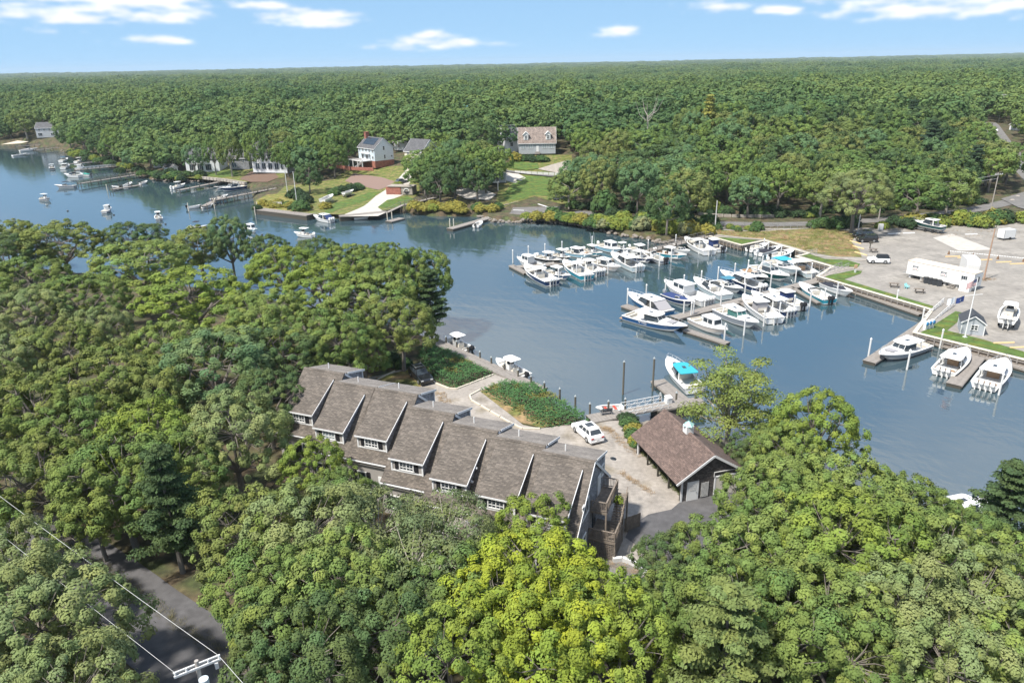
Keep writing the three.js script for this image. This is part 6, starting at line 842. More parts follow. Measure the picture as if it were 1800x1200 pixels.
for (const [label, type, s, b, o] of fleet) { const t = boat(label, type, s, b, o); if (o.mark) { // the name lettered on the blue topsides
  const c = document.createElement('canvas'); c.width = 256; c.height = 96; const x = c.getContext('2d'); x.clearRect(0, 0, 256, 96); x.fillStyle = '#ffffff'; x.font = 'italic bold 76px serif'; x.textAlign = 'center'; x.fillText('Ty-Time', 128, 72); const tx = new THREE.CanvasTexture(c); tx.colorSpace = THREE.SRGBColorSpace;
  const f = hullForm(12.8, o.B ?? Math.min(0.25 * 12.8 + 0.8, 4.0), 1.35), q = (u, v) => { const e = ring(f, u, v); return [e[0], e[1], e[2] + 0.025]; }, g = new Geo(); for (let i = 0; i < 4; i++) { const a = 0.30 + i * 0.035, b2 = a + 0.035; g.quad(q(a, 0.45), q(b2, 0.45), q(b2, 0.88), q(a, 0.88), [i / 4, 0], [(i + 1) / 4, 0], [(i + 1) / 4, 1], [i / 4, 1]); } part(t, 'lettering', g, new THREE.MeshStandardMaterial({ map: tx, transparent: true, alphaTest: 0.5, roughness: 0.4 })); } }
// boats ashore on trailers
function onTrailer(label, type, s, b, o, tl) {
  const t = boat(label, type, s, b, { ...o, y: 1.4 + 0.95 }), q = thing('boat_trailer', tl, 'trailer', t.position.x, 1.4, t.position.z, t.rotation.y), L = o.L, g = new Geo();
  g.bar([-L * 0.42, 0.5, -0.7], [L * 0.3, 0.5, -0.7], 0.1, 0.16); g.bar([-L * 0.42, 0.5, 0.7], [L * 0.3, 0.5, 0.7], 0.1, 0.16); g.bar([L * 0.3, 0.5, -0.7], [L * 0.55, 0.5, 0], 0.1, 0.14); g.bar([L * 0.3, 0.5, 0.7], [L * 0.55, 0.5, 0.001], 0.1, 0.14); for (let i = 0; i < 4; i++) g.box(-L * 0.38 + i * L * 0.2, 0.62, 0, 0.12, 0.2, 1.5); part(q, 'frame', g, M.steel); for (const x of [-0.2, 0.02]) for (const z of [-1, 1]) part(q, 'wheel', new Geo().cyl([L * x - 0.4, 0.36, z * 0.95], [L * x - 0.4, 0.36, z * 1.18], 0.36, 0.36, 12), M.rubber);
}
onTrailer('white hardtop boat with dark teal hull on a trailer at the lot edge', 'express', [110.5,-182.6], [106.9,-188.4], { hull: H.green, L: 8.6 }, 'boat trailer carrying the teal hulled boat');
onTrailer('white boat with cluttered cockpit and outboards on a trailer by the shed', 'console', [79.3,-108.7], [89.2,-121.7], { L: 8.4, motors: 2, big: 1 }, 'boat trailer carrying the white boat by the shed');
onTrailer('white sloop hull with furled sail cradled on the far lawn', 'skiff', [-62.9,-238.9], [-59.5,-251.0], { L: 7.5, F: 1.2 }, 'cradle trailer under the sloop on the far lawn');
onTrailer('small white boat upturned by the hedge on the far lawn', 'skiff', [-57.4,-252.2], [-54.6,-256.4], { L: 5 }, 'low trailer under the small boat by the hedge');

// ---------------------------------------------------------------- docks, piles, bulkheads
function dock(label, a, b, w, o = {}) {
  const L = Math.hypot(b[0] - a[0], b[1] - a[1]), t = thing(o.name ?? 'dock', label, o.category ?? 'dock', a[0], 0, a[1], Math.atan2(-(b[1] - a[1]), b[0] - a[0]), o.group), y = o.y ?? 0.5;
  part(t, 'float', boxAt(L / 2, y / 2 - 0.1, 0, L - 0.1, y, w - 0.15), M.darkWood); const pl = new Geo(), n = Math.min(300, Math.round(L / 0.45)); for (let i = 0; i < n; i++) pl.box((i + 0.5) * L / n, y + 0.03, 0, L / n - 0.03, 0.05, w); part(t, 'decking', pl, M.wood); part(t, 'edge_board', new Geo().box(L / 2, y - 0.1, w / 2 + 0.02, L, 0.18, 0.05).box(L / 2, y - 0.1, -w / 2 - 0.02, L, 0.18, 0.05), M.wood);
  return t;
}
dock('long wooden float of the first marina dock', [33.1,-168.7], [1.0,-161.3], 2.0);
dock('wooden float at the tip of the first marina dock', [0.2,-162.9], [3.6,-155.8], 1.4);
dock('grey wooden float running out from the second gangway', [64.6,-145.9], [29.6,-123.9], 2.2);
dock('cross float at the tip of the second dock', [21.7,-131.8], [30.5,-119.3], 1.8);
dock('low floating finger beside the cream cabin boat', [30.1,-117.6], [35.6,-110.7], 1.3);
for (const [a, b] of [[[50.0,-137.2], [52.4,-127.0]], [[57.4,-141.4], [58.7,-130.7]], [[44.1,-132.8], [46.0,-122.0]]]) dock('narrow finger float between boats on the second dock', a, b, 0.8, { group: 'finger floats of the second dock' });
dock('finger float running along the bulkhead', [65.2,-146.2], [74.1,-123.1], 1.2);
dock('float from the third gangway along the blue-grey express', [76.9,-122.6], [54.6,-101.7], 1.9);
dock('float at the foot of the bulkhead below the shed', [67.3,-111.8], [77.2,-96.4], 1.5);
dock('finger pier between the two outboard boats', [72.4,-103.3], [62.5,-92.9], 2.0);
dock('plank walk along the juniper beds', [-13.4,-112.4], [4.1,-91.6], 2.0, { y: 1.55, name: 'plank_walk' });
dock('plank landing beside the parked white car', [9.7,-82.5], [14.0,-84.0], 2.3, { y: 1.55, name: 'plank_walk' });
dock('wooden float beside the cabin cruiser', [21.2,-96.5], [23.7,-88.0], 2.2);
dock('fixed wooden pier between gangway and float', [18.5,-85.4], [25.4,-87.2], 2.1, { y: 1.6, name: 'pier' });
dock('long timber wharf on the point of the far bank', [-82.5,-237.0], [-62.0,-224.3], 3.2, { y: 1.5, name: 'wharf' });
dock('pale wharf below the shell drive', [-52.4,-221.5], [-38.6,-227.3], 2.6, { y: 1.5, name: 'wharf' });
dock('concrete float beside the boat ramp', [-2.4,-223.6], [-17.1,-203.4], 2.4, { y: 0.7 });
dock('float at the foot of the footbridge', [-36.7,-217.1], [-33.3,-222.0], 2.6, { y: 0.4 });
function pier(label, a, b, w, y, o = {}) { const t = dock(label, a, b, w, { y: y, name: 'pier', group: o.group }), L = Math.hypot(b[0] - a[0], b[1] - a[1]); t.children[0].visible = true; t.remove(t.children[0]); const n = Math.max(2, Math.round(L / 5)); for (let i = 0; i <= n; i++) for (const s of [-1, 1]) part(t, 'pile', new Geo().cyl([i * L / n, -1.2, s * w / 2], [i * L / n, y + (o.up ?? 0.6), s * w / 2], 0.14, 0.14, 6), M.pile); part(t, 'beam', new Geo().box(L / 2, y - 0.14, w * 0.35, L, 0.2, 0.15).box(L / 2, y - 0.14, -w * 0.35, L, 0.2, 0.15), M.pile); if (o.rail) { const g = new Geo(); for (const s of [-1, 1]) { g.bar([0, y + 1, s * w / 2], [L, y + 1, s * w / 2], 0.1); g.bar([0, y + 0.55, s * w / 2], [L, y + 0.55, s * w / 2], 0.06); for (let i = 0; i <= L / 1.8; i++) g.bar([i * 1.8, y, s * w / 2], [i * 1.8, y + 1, s * w / 2], 0.09); } part(t, 'railing', g, o.railMat ?? M.wood); } return t; }
pier('slanting timber pier with railings at the far bank', [-86.6,-282.4], [-103.3,-254.1], 2.0, 1.7, { rail: 1 });
pier('outer cross pier of the slanting timber pier', [-103.9,-258.2], [-103.7,-245.9], 2.2, 1.1);
pier('timber pier below the glazed porch house', [-117.8,-304.7], [-127.4,-281.1], 2.0, 1.2);
pier('long timber pier with open railings on the far bank', [-165.2,-327.3], [-177.3,-302.6], 2.0, 1.5, { rail: 1 });
pier('far float pier with three posts', [-151.8,-301.5], [-158.2,-290.6], 1.8, 0.6, { up: 1.6 });
pier('pale pier of the far boat cluster', [-188.8,-362.0], [-204.5,-348.0], 1.8, 1.4, { rail: 1, railMat: M.white });
pier('second pale pier of the far boat cluster', [-209.9,-381.0], [-221.8,-373.7], 1.6, 1.4);
pier('weathered pier at the head of the cove', [-289.4,-485.3], [-311.2,-472.0], 2.2, 1.5, { rail: 1 });
pier('lower weathered pier at the head of the cove', [-277.6,-462.3], [-284.1,-447.5], 2.0, 1.3, { rail: 1 });
pier('railed timber pier from the bank to the first marina dock', [52.0,-185.0], [32.7,-170.0], 2.2, 1.4, { rail: 1 });
{ // footbridge over the reeds to its float
  const a = [-25.0,-245.4], b = [-34.2,-231.9], c = [-35.3,-221.2]; const t = pier('wooden footbridge with railings leading to a float', a, b, 1.8, 2.6, { rail: 1, railMat: M.wood }); const g = new Geo(), L = Math.hypot(b[0] - a[0], b[1] - a[1]); g.bar([L, 2.6, 0], [L + 7, 0.6, 2.2], 1.5, 0.12); part(t, 'ramp', g, M.wood); const r = new Geo(); for (const s of [-1, 1]) r.bar([L, 3.6, s * 0.8], [L + 7, 1.5, 2.2 + s * 0.8], 0.09); part(t, 'ramp_rail', r, M.wood); const x = new Geo(); for (let i = 0; i < 5; i++) { const u = L * 0.35 + i * L * 0.14; x.bar([u, -0.6, 0.85], [u + L * 0.1, 2.4, 0.85], 0.14); } part(t, 'brace', x, M.paleWood); }
function gangway(label, a, ya, b, yb, w, m = M.chrome) { const L = Math.hypot(b[0] - a[0], b[1] - a[1]), t = thing('gangway', label, 'gangway', a[0], 0, a[1], Math.atan2(-(b[1] - a[1]), b[0] - a[0])); part(t, 'ramp', new Geo().slab([[0, ya, -w / 2], [0, ya, w / 2], [L, yb, w / 2], [L, yb, -w / 2]], 0.14), M.wood); const g = new Geo(), y = (x) => lerp(ya, yb, x / L); for (const s of [-1, 1]) { for (const h of [1.05, 0.55]) g.bar([0, ya + h, s * w / 2], [L, yb + h, s * w / 2], 0.07); const n = Math.max(3, Math.round(L / 1.3)); for (let i = 0; i <= n; i++) { const x = i * L / n; g.bar([x, y(x), s * w / 2], [x, y(x) + 1.05, s * w / 2], 0.06); if (i < n) g.bar([x, y(x), s * w / 2], [x + L / n, y(x + L / n) + 1.05, s * w / 2], 0.045); } } part(t, 'railing', g, m); return t; }
gangway('white railed gangway from the plank landing to the pier', [14.3,-83.9], 1.6, [20.0,-85.9], 1.65, 1.8, M.white);
gangway('railed gangway down to the second dock', [72.8,-152.0], 1.5, [64.1,-146.0], 0.6, 1.6);
gangway('railed gangway down to the corner slips', [71.3,-163.7], 1.5, [67.9,-165.5], 0.6, 1.4);
gangway('railed gangway beside the pump station', [80.1,-125.3], 1.5, [72.5,-118.0], 0.6, 1.8, M.white);
const ordered = (list, m, f) => list.slice().sort((p, q) => Math.hypot(p[0] - m[0], p[1] - m[1]) - Math.hypot(q[0] - m[0], q[1] - m[1])).forEach((p, i) => f(p, i ? nth(i) : 'first '));
const pileGeo = new Geo().cyl([0, -2, 0], [0, 3.0, 0], 0.145, 0.135, 10).done(), capGeo = new Geo().cyl([0, 3.0, 0], [0, 3.25, 0], 0.18, 0.03, 10).done();
function pileAt(label, x, z, top, m, cap, group, name = 'mooring_pile') { const t = thing(name, label, 'pile', x, 0, z, 0, group); const s = (top + 2) / 5; t.scale.set(1, 1, 1); const a = part(t, 'shaft', pileGeo, m); a.scale.y = s; a.position.y = -2 + 2 * s; const c = part(t, 'cap', capGeo, cap); c.position.y = top - 3; return t; }
ordered([[4.4,-170.6], [8.5,-172.6], [12.8,-174.7], [20.8,-179.6], [10.3,-149.5], [14.4,-152.4], [18.2,-154.1], [21.7,-155.7], [16.1,-158.7], [30.5,-164.5], [34.1,-174.6], [42.0,-179.6], [37.8,-165.0], [46.0,-171.8], [27.2,-169.3], [24.4,-167.2], [0.6,-166.9], [34.3,-161.4]], [0.2,-162.9], ([x, z], n) => pileAt(n + 'white round mooring pile from the tip of the first dock', x, z, 3, M.whitePile, M.white, 'white piles of the first dock'));
ordered([[22.7,-134.3], [26.8,-136.8], [31.3,-140.1], [35.7,-143.1], [40.0,-145.9], [44.3,-148.7], [48.6,-151.2], [52.3,-153.8], [56.5,-157.0], [62.1,-169.8], [63.9,-166.1], [63.0,-158.0], [64.9,-150.4], [56.7,-130.1], [60.1,-131.8], [64.2,-135.7], [52.8,-127.9], [48.6,-123.7], [44.5,-119.8], [39.7,-115.5], [35.7,-113.2], [33.5,-125.7], [53.4,-142.4], [46.1,-136.0], [31.8,-126.1], [32.9,-125.0], [39.7,-130.0], [60.0,-146.3]], [21.7,-131.8], ([x, z], n) => pileAt(n + 'white round mooring pile from the tip of the second dock', x, z, 2.9, M.whitePile, M.white, 'white piles of the second dock'));
ordered([[55.9,-104.6], [59.4,-99.6], [69.0,-107.9], [67.3,-90.3], [72.6,-129.2], [71.4,-118.0], [62.1,-172.9]], [74.1,-109.6], ([x, z], n) => pileAt(n + 'white round pile counted from the grey shed', x, z, 3.1, M.whitePile, M.white, 'white piles by the bulkhead'));
ordered([[-10.8,-110.7], [-8.9,-108.5], [-6.9,-106.1], [-5.0,-103.8], [-3.2,-101.4], [-1.2,-98.9], [0.8,-96.4], [2.6,-94.0], [4.4,-91.8], [6.4,-89.6], [8.3,-87.1], [10.0,-84.8], [12.5,-85.4], [14.8,-86.0], [21.9,-87.6], [24.5,-87.7], [19.7,-87.4]], [-13.4,-112.4], ([x, z], n) => pileAt(n + 'dark capped pile counted from the wooded end of the plank walk', x, z, 2.6, M.pile, M.pileCap, 'wooden piles of the plank walk'));
pileAt('tall dark wooden pile standing in the water by the gangway', 15.6,-92.9, 5, M.pile, M.pileCap); pileAt('tall dark wooden pile at the corner of the cruiser float', 20.0,-93.9, 5, M.pile, M.pileCap); pileAt('dark wooden pile rising behind the boathouse tree', 30.0,-77.9, 3, M.pile, M.pileCap);
ordered([[-159.3,-289.9], [-107.7,-242.9], [-100.6,-247.1], [-37.2,-218.9], [-35.9,-219.7], [-17.3,-207.3], [-16.2,-207.2], [-84.2,-241.8], [-82.2,-233.3]], [-82.5,-237.0], ([x, z], n) => pileAt(n + 'pale wooden pile counted from the far timber wharf', x, z, 2.6, M.paleWood, M.paleWood, 'piles of the far bank'));
// timber bulkhead of the marina: cap, sheeting, a post every 1.3 m
{
  const bk = thing('bulkhead', 'timber bulkhead with pale cap along the marina yard', 'bulkhead', BULK[0][0], 0, BULK[0][1]), [ox, oz] = BULK[0];
  for (let i = 0; i < BULK.length - 1; i++) {
    const a = BULK[i], b = BULK[i + 1], L = Math.hypot(b[0] - a[0], b[1] - a[1]), dx = (b[0] - a[0]) / L, dz = (b[1] - a[1]) / L; let nx = -dz, nzz = dx; if (!inside(WATER, (a[0] + b[0]) / 2 + nx * 0.6, (a[1] + b[1]) / 2 + nzz * 0.6)) { nx = -nx; nzz = -nzz; }
    const P = (s, o, y) => [a[0] - ox + dx * s + nx * o, y, a[1] - oz + dz * s + nzz * o];
    part(bk, 'cap', new Geo().bar(P(-0.2, 0.1, 1.5 + i * 0.001), P(L + 0.2, 0.1, 1.5 + i * 0.001), 0.62, 0.14), M.paleWood); part(bk, 'sheeting', new Geo().bar(P(0, 0.05, 0.4), P(L, 0.05, 0.4), 0.1, 2.0), M.deckWood); part(bk, 'waler', new Geo().bar(P(0, 0.22, 1.12), P(L, 0.22, 1.12), 0.16, 0.22), M.wood); part(bk, 'lower_waler', new Geo().bar(P(0, 0.22, 0.28), P(L, 0.22, 0.28), 0.18, 0.24), M.darkWood);
    for (let s = 0.6; s < L; s += 1.3) part(bk, 'post', new Geo().cyl(P(s, 0.3, -1), P(s, 0.3, 1.4), 0.13, 0.12, 6), M.wood);
  }
}
// low stone wall along the lane and kerbs of the townhouse yard
function kerb(label, pts, h, w, m, name = 'kerb') { const g = new Geo(), t = thing(name, label, name === 'kerb' ? 'kerb' : 'wall', pts[0][0], 1.4, pts[0][1]); for (let i = 0; i < pts.length - 1; i++) { const n = Math.max(1, Math.round(Math.hypot(pts[i + 1][0] - pts[i][0], pts[i + 1][1] - pts[i][1]) / 2.2)); for (let k = 0; k < n; k++) { const q = (u) => [lerp(pts[i][0], pts[i + 1][0], u) - pts[0][0], h / 2, lerp(pts[i][1], pts[i + 1][1], u) - pts[0][1]]; part(t, name === 'kerb' ? 'timber' : 'block', new Geo().bar(q(k / n + 0.01), q((k + 1) / n - 0.01), w, h), m); } } return t; }
kerb('timber kerb edging the juniper bed beside the black vehicle', [[-13.2,-97.8], [-11.1,-94.8], [-9.0,-92.8], [-7.9,-92.7], [-2.8,-97.5]], 0.2, 0.22, M.paleWood);
kerb('timber kerb edging the strip beside the second juniper bed', [[-4.6,-92.2], [-6.0,-90.4], [-5.7,-88.9], [-0.4,-82.0], [1.1,-80.4], [3.3,-80.3]], 0.2, 0.22, M.paleWood);
kerb('timber edging at the wooded end of the yard', [[-19.8,-96.5], [-17.6,-99.5]], 0.2, 0.22, M.paleWood);
kerb('curved pale retaining wall below the decks', [[8.8,-54.3], [9.7,-54.4], [10.5,-53.9], [11.2,-53.0], [11.5,-52.2]], 0.5, 0.35, M.gelGrey, 'retaining_wall');
kerb('low pale stone wall along the wooded side of the lane', [[56.1,-213.1], [58.2,-210.3], [66.6,-207.7], [76.9,-206.7]], 0.8, 0.5, mConcrete, 'stone_wall');
kerb('grey seawall with cap on the far bank', [[-129.3,-308.8], [-116.1,-300.0], [-103.9,-289.5]], 1.0, 1.2, mConcrete, 'seawall');
kerb('pale wall beside the slope of the boat ramp', [[-1.9,-232.3], [3.8,-239.9], [10.7,-248.7]], 0.35, 0.3, mConcrete, 'ramp_wall');
kerb('white guard rail along the bank road', [[2.3,-276.9], [8.6,-273.3], [18.9,-268.7]], 0.9, 0.1, M.gelGrey, 'guard_rail');

// ---------------------------------------------------------------- vehicles; local +x is the front
function car(label, x, z, turn, o) {
  const t = thing(o.name ?? 'car', label, 'car', x, 1.44, z, turn), L = o.L, Wd = o.W ?? 1.9, h = o.h ?? 1.65, b = o.belt ?? 1.02, gc = 0.24, m = o.paint, jeep = o.jeep;
  const s = new THREE.Shape(), x0 = -L / 2, x1 = L / 2; s.moveTo(x0 + 0.05, gc + 0.1); s.lineTo(x1 - 0.05, gc + 0.1);
  if (jeep) { s.lineTo(x1, 0.62); s.lineTo(x1 - 0.05, b); s.lineTo(x0 + 0.05, b); } else { s.lineTo(x1 + 0.02, 0.55); s.quadraticCurveTo(x1 + 0.02, b * 0.82, x1 - 0.3, b * 0.86); s.lineTo(x1 - L * 0.26, b); s.lineTo(x0 + 0.12, b + 0.05); s.quadraticCurveTo(x0 - 0.02, b * 0.9, x0, 0.6); } s.closePath();
  const e = new THREE.ExtrudeGeometry(s, { depth: Wd - 0.16, bevelSize: 0.07, bevelThickness: 0.08, bevelSegments: 2, curveSegments: 4 }); e.translate(0, 0, -(Wd - 0.16) / 2); part(t, 'body', e, m);
  // cabin: four-sided with sloped glass
  const cb = jeep ? [[x0 + 0.15, x1 - L * 0.40, b - 0.02], [x0 + 0.2, x1 - L * 0.46, h]] : [[x0 + 0.12, x1 - L * 0.27, b - 0.03], [x0 + L * 0.17, x1 - L * 0.45, h - 0.04]], wb = Wd / 2 - 0.08, wt = wb - (jeep ? 0.06 : 0.2);
  const P = (u, v, sgn) => { const y = lerp(cb[0][2], cb[1][2], v), xx = lerp(lerp(cb[0][0], cb[1][0], v), lerp(cb[0][1], cb[1][1], v), u); return [xx, y, sgn * lerp(wb, wt, v)]; };
  const cg = new Geo(), rt = o.roof ?? m; for (const q of [-1, 1]) cg.quad(P(0, 0, q), P(1, 0, q), P(1, 1, q), P(0, 1, q)); cg.quad(P(0, 0, -1), P(0, 0, 1), P(0, 1, 1), P(0, 1, -1)); cg.quad(P(1, 0, -1), P(1, 0, 1), P(1, 1, 1), P(1, 1, -1)); part(t, 'cabin', cg, jeep ? rt : m);
  const rf = new THREE.BoxGeometry(cb[1][1] - cb[1][0] + 0.06, 0.08, wt * 2 + 0.06); rf.translate((cb[1][0] + cb[1][1]) / 2, h - 0.01, 0); const roof = part(t, 'roof', rf, rt); if (o.sunroof) part(roof, 'sunroof', boxAt((cb[1][0] + cb[1][1]) / 2 + 0.25, h + 0.035, 0, 0.95, 0.02, 0.95), M.glass); if (o.rack) part(roof, 'roof_rack', new Geo().bar([cb[1][0], h + 0.1, -wt + 0.05], [cb[1][1], h + 0.1, -wt + 0.05], 0.05).bar([cb[1][0], h + 0.1, wt - 0.05], [cb[1][1], h + 0.1, wt - 0.05], 0.05).bar([cb[1][0] + 0.5, h + 0.1, -wt], [cb[1][0] + 0.5, h + 0.1, wt], 0.05).bar([cb[1][1] - 0.5, h + 0.1, -wt], [cb[1][1] - 0.5, h + 0.1, wt], 0.05), M.steel);
  const out = (p, q) => [p[0], p[1], p[2] + q * 0.012], sw = [[0.06, 0.34], [0.38, 0.66], [0.70, 0.97]]; for (const q of [-1, 1]) for (const [u0, u1] of sw) part(t, 'side_window', new Geo().quad(out(P(u0, 0.14, q), q), out(P(u1, 0.14, q), q), out(P(u1, 0.86, q), q), out(P(u0, 0.86, q), q)), M.glass);
  const fwd = (p, d) => [p[0] + d, p[1], p[2] * 0.9]; part(t, 'windscreen', new Geo().quad(fwd(P(1, 0.08, -1), 0.015), fwd(P(1, 0.08, 1), 0.015), fwd(P(1, 0.92, 1), 0.015), fwd(P(1, 0.92, -1), 0.015)), M.glass); part(t, 'rear_window', new Geo().quad(fwd(P(0, 0.25, -1), -0.015), fwd(P(0, 0.25, 1), -0.015), fwd(P(0, 0.9, 1), -0.015), fwd(P(0, 0.9, -1), -0.015)), M.glass);
  const wr = o.wheel ?? 0.37; for (const u of [-0.3, 0.31]) for (const q of [-1, 1]) { const w = part(t, 'wheel', new Geo().cyl([L * u, wr, q * (Wd / 2 - 0.2)], [L * u, wr, q * (Wd / 2 + 0.03)], wr, wr, 16), M.rubber); part(w, 'rim', new Geo().cyl([L * u, wr, q * (Wd / 2 + 0.0)], [L * u, wr, q * (Wd / 2 + 0.045)], wr * 0.62, wr * 0.58, 10), o.rim ?? M.steel); }
  for (const q of [-1, 1]) { part(t, 'headlight', boxAt(x1 + 0.02, b * 0.72, q * (Wd / 2 - 0.3), 0.1, 0.14, 0.36), M.lens); part(t, 'tail_light', boxAt(x0 - 0.05, b * 0.85, q * (Wd / 2 - 0.25), 0.08, 0.16, 0.36), M.redLens); part(t, 'mirror', boxAt(x1 - L * 0.3, b + 0.08, q * (Wd / 2 + 0.08), 0.14, 0.16, 0.2), m); }
  part(t, 'bumper', new Geo().box(x1 + 0.05, 0.42, 0, 0.12, 0.2, Wd - 0.2).box(x0 - 0.05, 0.42, 0, 0.12, 0.2, Wd - 0.2), jeep ? M.black : m); if (jeep) part(t, 'spare_wheel', new Geo().cyl([x0 - 0.02, 0.95, 0], [x0 - 0.25, 0.95, 0], 0.37, 0.37, 14), M.rubber); part(t, 'licence_plate', boxAt(x0 - 0.1, 0.62, 0, 0.03, 0.12, 0.34), M.white);
  return t;
}
const paintWhite = new THREE.MeshPhysicalMaterial({ color: new THREE.Color().setRGB(0.8, 0.8, 0.8), roughness: 0.35, clearcoat: 1, clearcoatRoughness: 0.05 }), paintBlack = new THREE.MeshPhysicalMaterial({ color: new THREE.Color().setRGB(0.008, 0.009, 0.011), roughness: 0.3, clearcoat: 1, clearcoatRoughness: 0.04 }), paintGrey = new THREE.MeshPhysicalMaterial({ color: new THREE.Color().setRGB(0.12, 0.14, 0.17), roughness: 0.35, clearcoat: 1 }), paintSilver = new THREE.MeshPhysicalMaterial({ color: new THREE.Color().setRGB(0.45, 0.47, 0.5), roughness: 0.35, clearcoat: 1 });
const towards = (a, b) => Math.atan2(-(b[1] - a[1]), b[0] - a[0]);
car('white crossover with glass roof parked on the gravel by the landing', 9.0,-78.3, towards([8.7,-76.6], [7.5,-79.3]), { L: 4.75, paint: paintWhite, sunroof: 1, rim: M.steel, W: 1.92, h: 1.7 });
car('black pickup-sized estate with roof rack beside the juniper bed', -13.4,-96.4, towards([-14.6,-98.9], [-12.4,-94.7]), { L: 5.1, paint: paintBlack, rack: 1, W: 2.0, h: 1.85, belt: 1.12 });
car('black off-roader parked beside the meadow', 88.2,-174.9, towards([89.9,-174.8], [86.6,-175.1]), { L: 4.6, paint: paintBlack, jeep: 1, h: 1.85, belt: 1.1, wheel: 0.42 });
car('dark grey estate behind the black off-roader', 89.7,-179.9, towards([91.6,-179.7], [87.7,-179.4]), { L: 4.9, paint: paintBlack, W: 1.95, h: 1.75 });
car('white open off-roader with black soft top beside the path', 81.5,-155.2, towards([83.3,-154.6], [79.7,-155.3]), { L: 4.2, paint: paintWhite, roof: M.black, jeep: 1, h: 1.8, belt: 1.1, wheel: 0.42 });
car('dark car half hidden by the trees at the boat ramp', 16.9,-239.6, 0.2, { L: 4.7, paint: paintGrey }); car('white car driving on the highway', 215.3,-330.2, towards([217.9,-337.8], [211.8,-321.2]), { L: 4.8, paint: paintWhite }); car('pale blue car at the highway junction', 188.2,-268.5, 0.4, { L: 4.7, paint: paintSilver });
car('dark car parked on the shell drive by the cream house', -39.0,-266.1, 0.8, { L: 4.7, paint: paintGrey });

// ---------------------------------------------------------------- poles, wires, signs, yard things
function utilityPole(label, x, z, h, turn, o = {}) { const t = thing('utility_pole', label, 'utility pole', x, o.y ?? 1.3, z, turn, o.group); part(t, 'pole', new Geo().cyl([0, 0, 0], [0, h, 0], 0.17, 0.12, 10), o.m ?? M.poleWood); if (o.arms !== 0) { part(t, 'crossarm', new Geo().box(0, h - 0.45, o.double ? 0.13 : 0.16, 2.6, 0.13, 0.1), M.whitePile); if (o.double) part(t, 'crossarm', new Geo().box(0, h - 0.45, -0.2, 2.6, 0.13, 0.1), M.whitePile); for (const u of [-1.2, -0.6, 0.6, 1.2]) part(t, 'insulator', new Geo().cyl([u, h - 0.4, 0.1], [u, h - 0.15, 0.1], 0.06, 0.05, 8), M.white); } if (o.tank) { part(t, 'transformer', new Geo().cyl([0.15, h - 2.1, 0.42], [0.15, h - 1.1, 0.42], 0.28, 0.28, 12), std(0.5, 0.56, 0.6, 0.4)); part(t, 'bracket', new Geo().box(0.1, h - 1.6, 0.15, 0.1, 0.5, 0.3), M.steel); part(t, 'cutout', new Geo().box(1.0, h - 0.9, 0.05, 0.2, 0.35, 0.16), M.gelGrey); } return t; }
function wire(label, a, b, sag, r = 0.025, group) { const g = new Geo(), n = 16, q = (u) => [lerp(a[0], b[0], u) - a[0], lerp(a[1], b[1], u) - sag * 4 * u * (1 - u) - a[1], lerp(a[2], b[2], u) - a[2]]; for (let i = 0; i < n; i++) g.cyl(q(i / n), q((i + 1) / n), r, r, 5); const t = thing('power_line', label, 'cable', a[0], a[1], a[2], 0, group); part(t, 'cable', g, M.gelGrey); }
{ const [x, z] = [-18.8,-32.8]; utilityPole('wooden utility pole with double crossarm and grey transformer beside the street', x, z, 10.6, 0.55, { double: 1, tank: 1, y: 1.3 });
  const c = Math.cos(0.55), s = Math.sin(0.55), tip = (u) => [x + u * c, 11.65, z - u * s]; wire('pale power line above the street on the wooded side', tip(1.2), [tip(1.2)[0] - 62, 11.4, tip(1.2)[2] - 46], 0.7, 0.014, 'power lines above the street'); wire('pale power line above the street on the verge side', tip(-1.2), [tip(-1.2)[0] - 62, 11.4, tip(-1.2)[2] - 46], 0.7, 0.012, 'power lines above the street'); wire('power line leaving the transformer pole towards the drive', tip(1.2), [tip(1.2)[0] + 24, 10.5, tip(1.2)[2] + 22], 0.4, 0.014); }
{ const [x, z] = [138.9,-207.1], [x2, z2] = [104.0,-201.5]; utilityPole('utility pole with crossarm at the bend of the lane', x, z, 11.5, 0.2); utilityPole('grey pole behind the pale green tree', x2, z2, 9.5, 0, { arms: 0 }); wire('upper cable along the lane between the poles', [x, 12.2, z], [x2, 10.4, z2], 0.5, 0.03, 'cables along the lane'); wire('lower cable along the lane between the poles', [x, 11.2, z], [x2, 9.4, z2], 0.5, 0.03, 'cables along the lane'); }
utilityPole('utility pole with crossarm beside the highway', 239.6,-365.7, 13, 0.1); utilityPole('far utility pole above the wood by the highway', 255.5,-407.1, 12, 0.1);
{ const [x, z] = [55.2,-191.8]; utilityPole('slender lamp post at the corner of the meadow', x, z, 8, 0, { arms: 0, m: M.gelGrey }); const [x3, z3] = [96.0,-140.6]; utilityPole('bare brown wooden pole behind the office trailer', x3, z3, 10.5, 0, { arms: 0, m: std(0.36, 0.24, 0.17, 0.9), y: 1.4 }); utilityPole('thin pole beside the pale green tree trunk', 90.6,-185.1, 6.5, 0, { arms: 0, m: M.gelGrey, y: 1.4 }); }
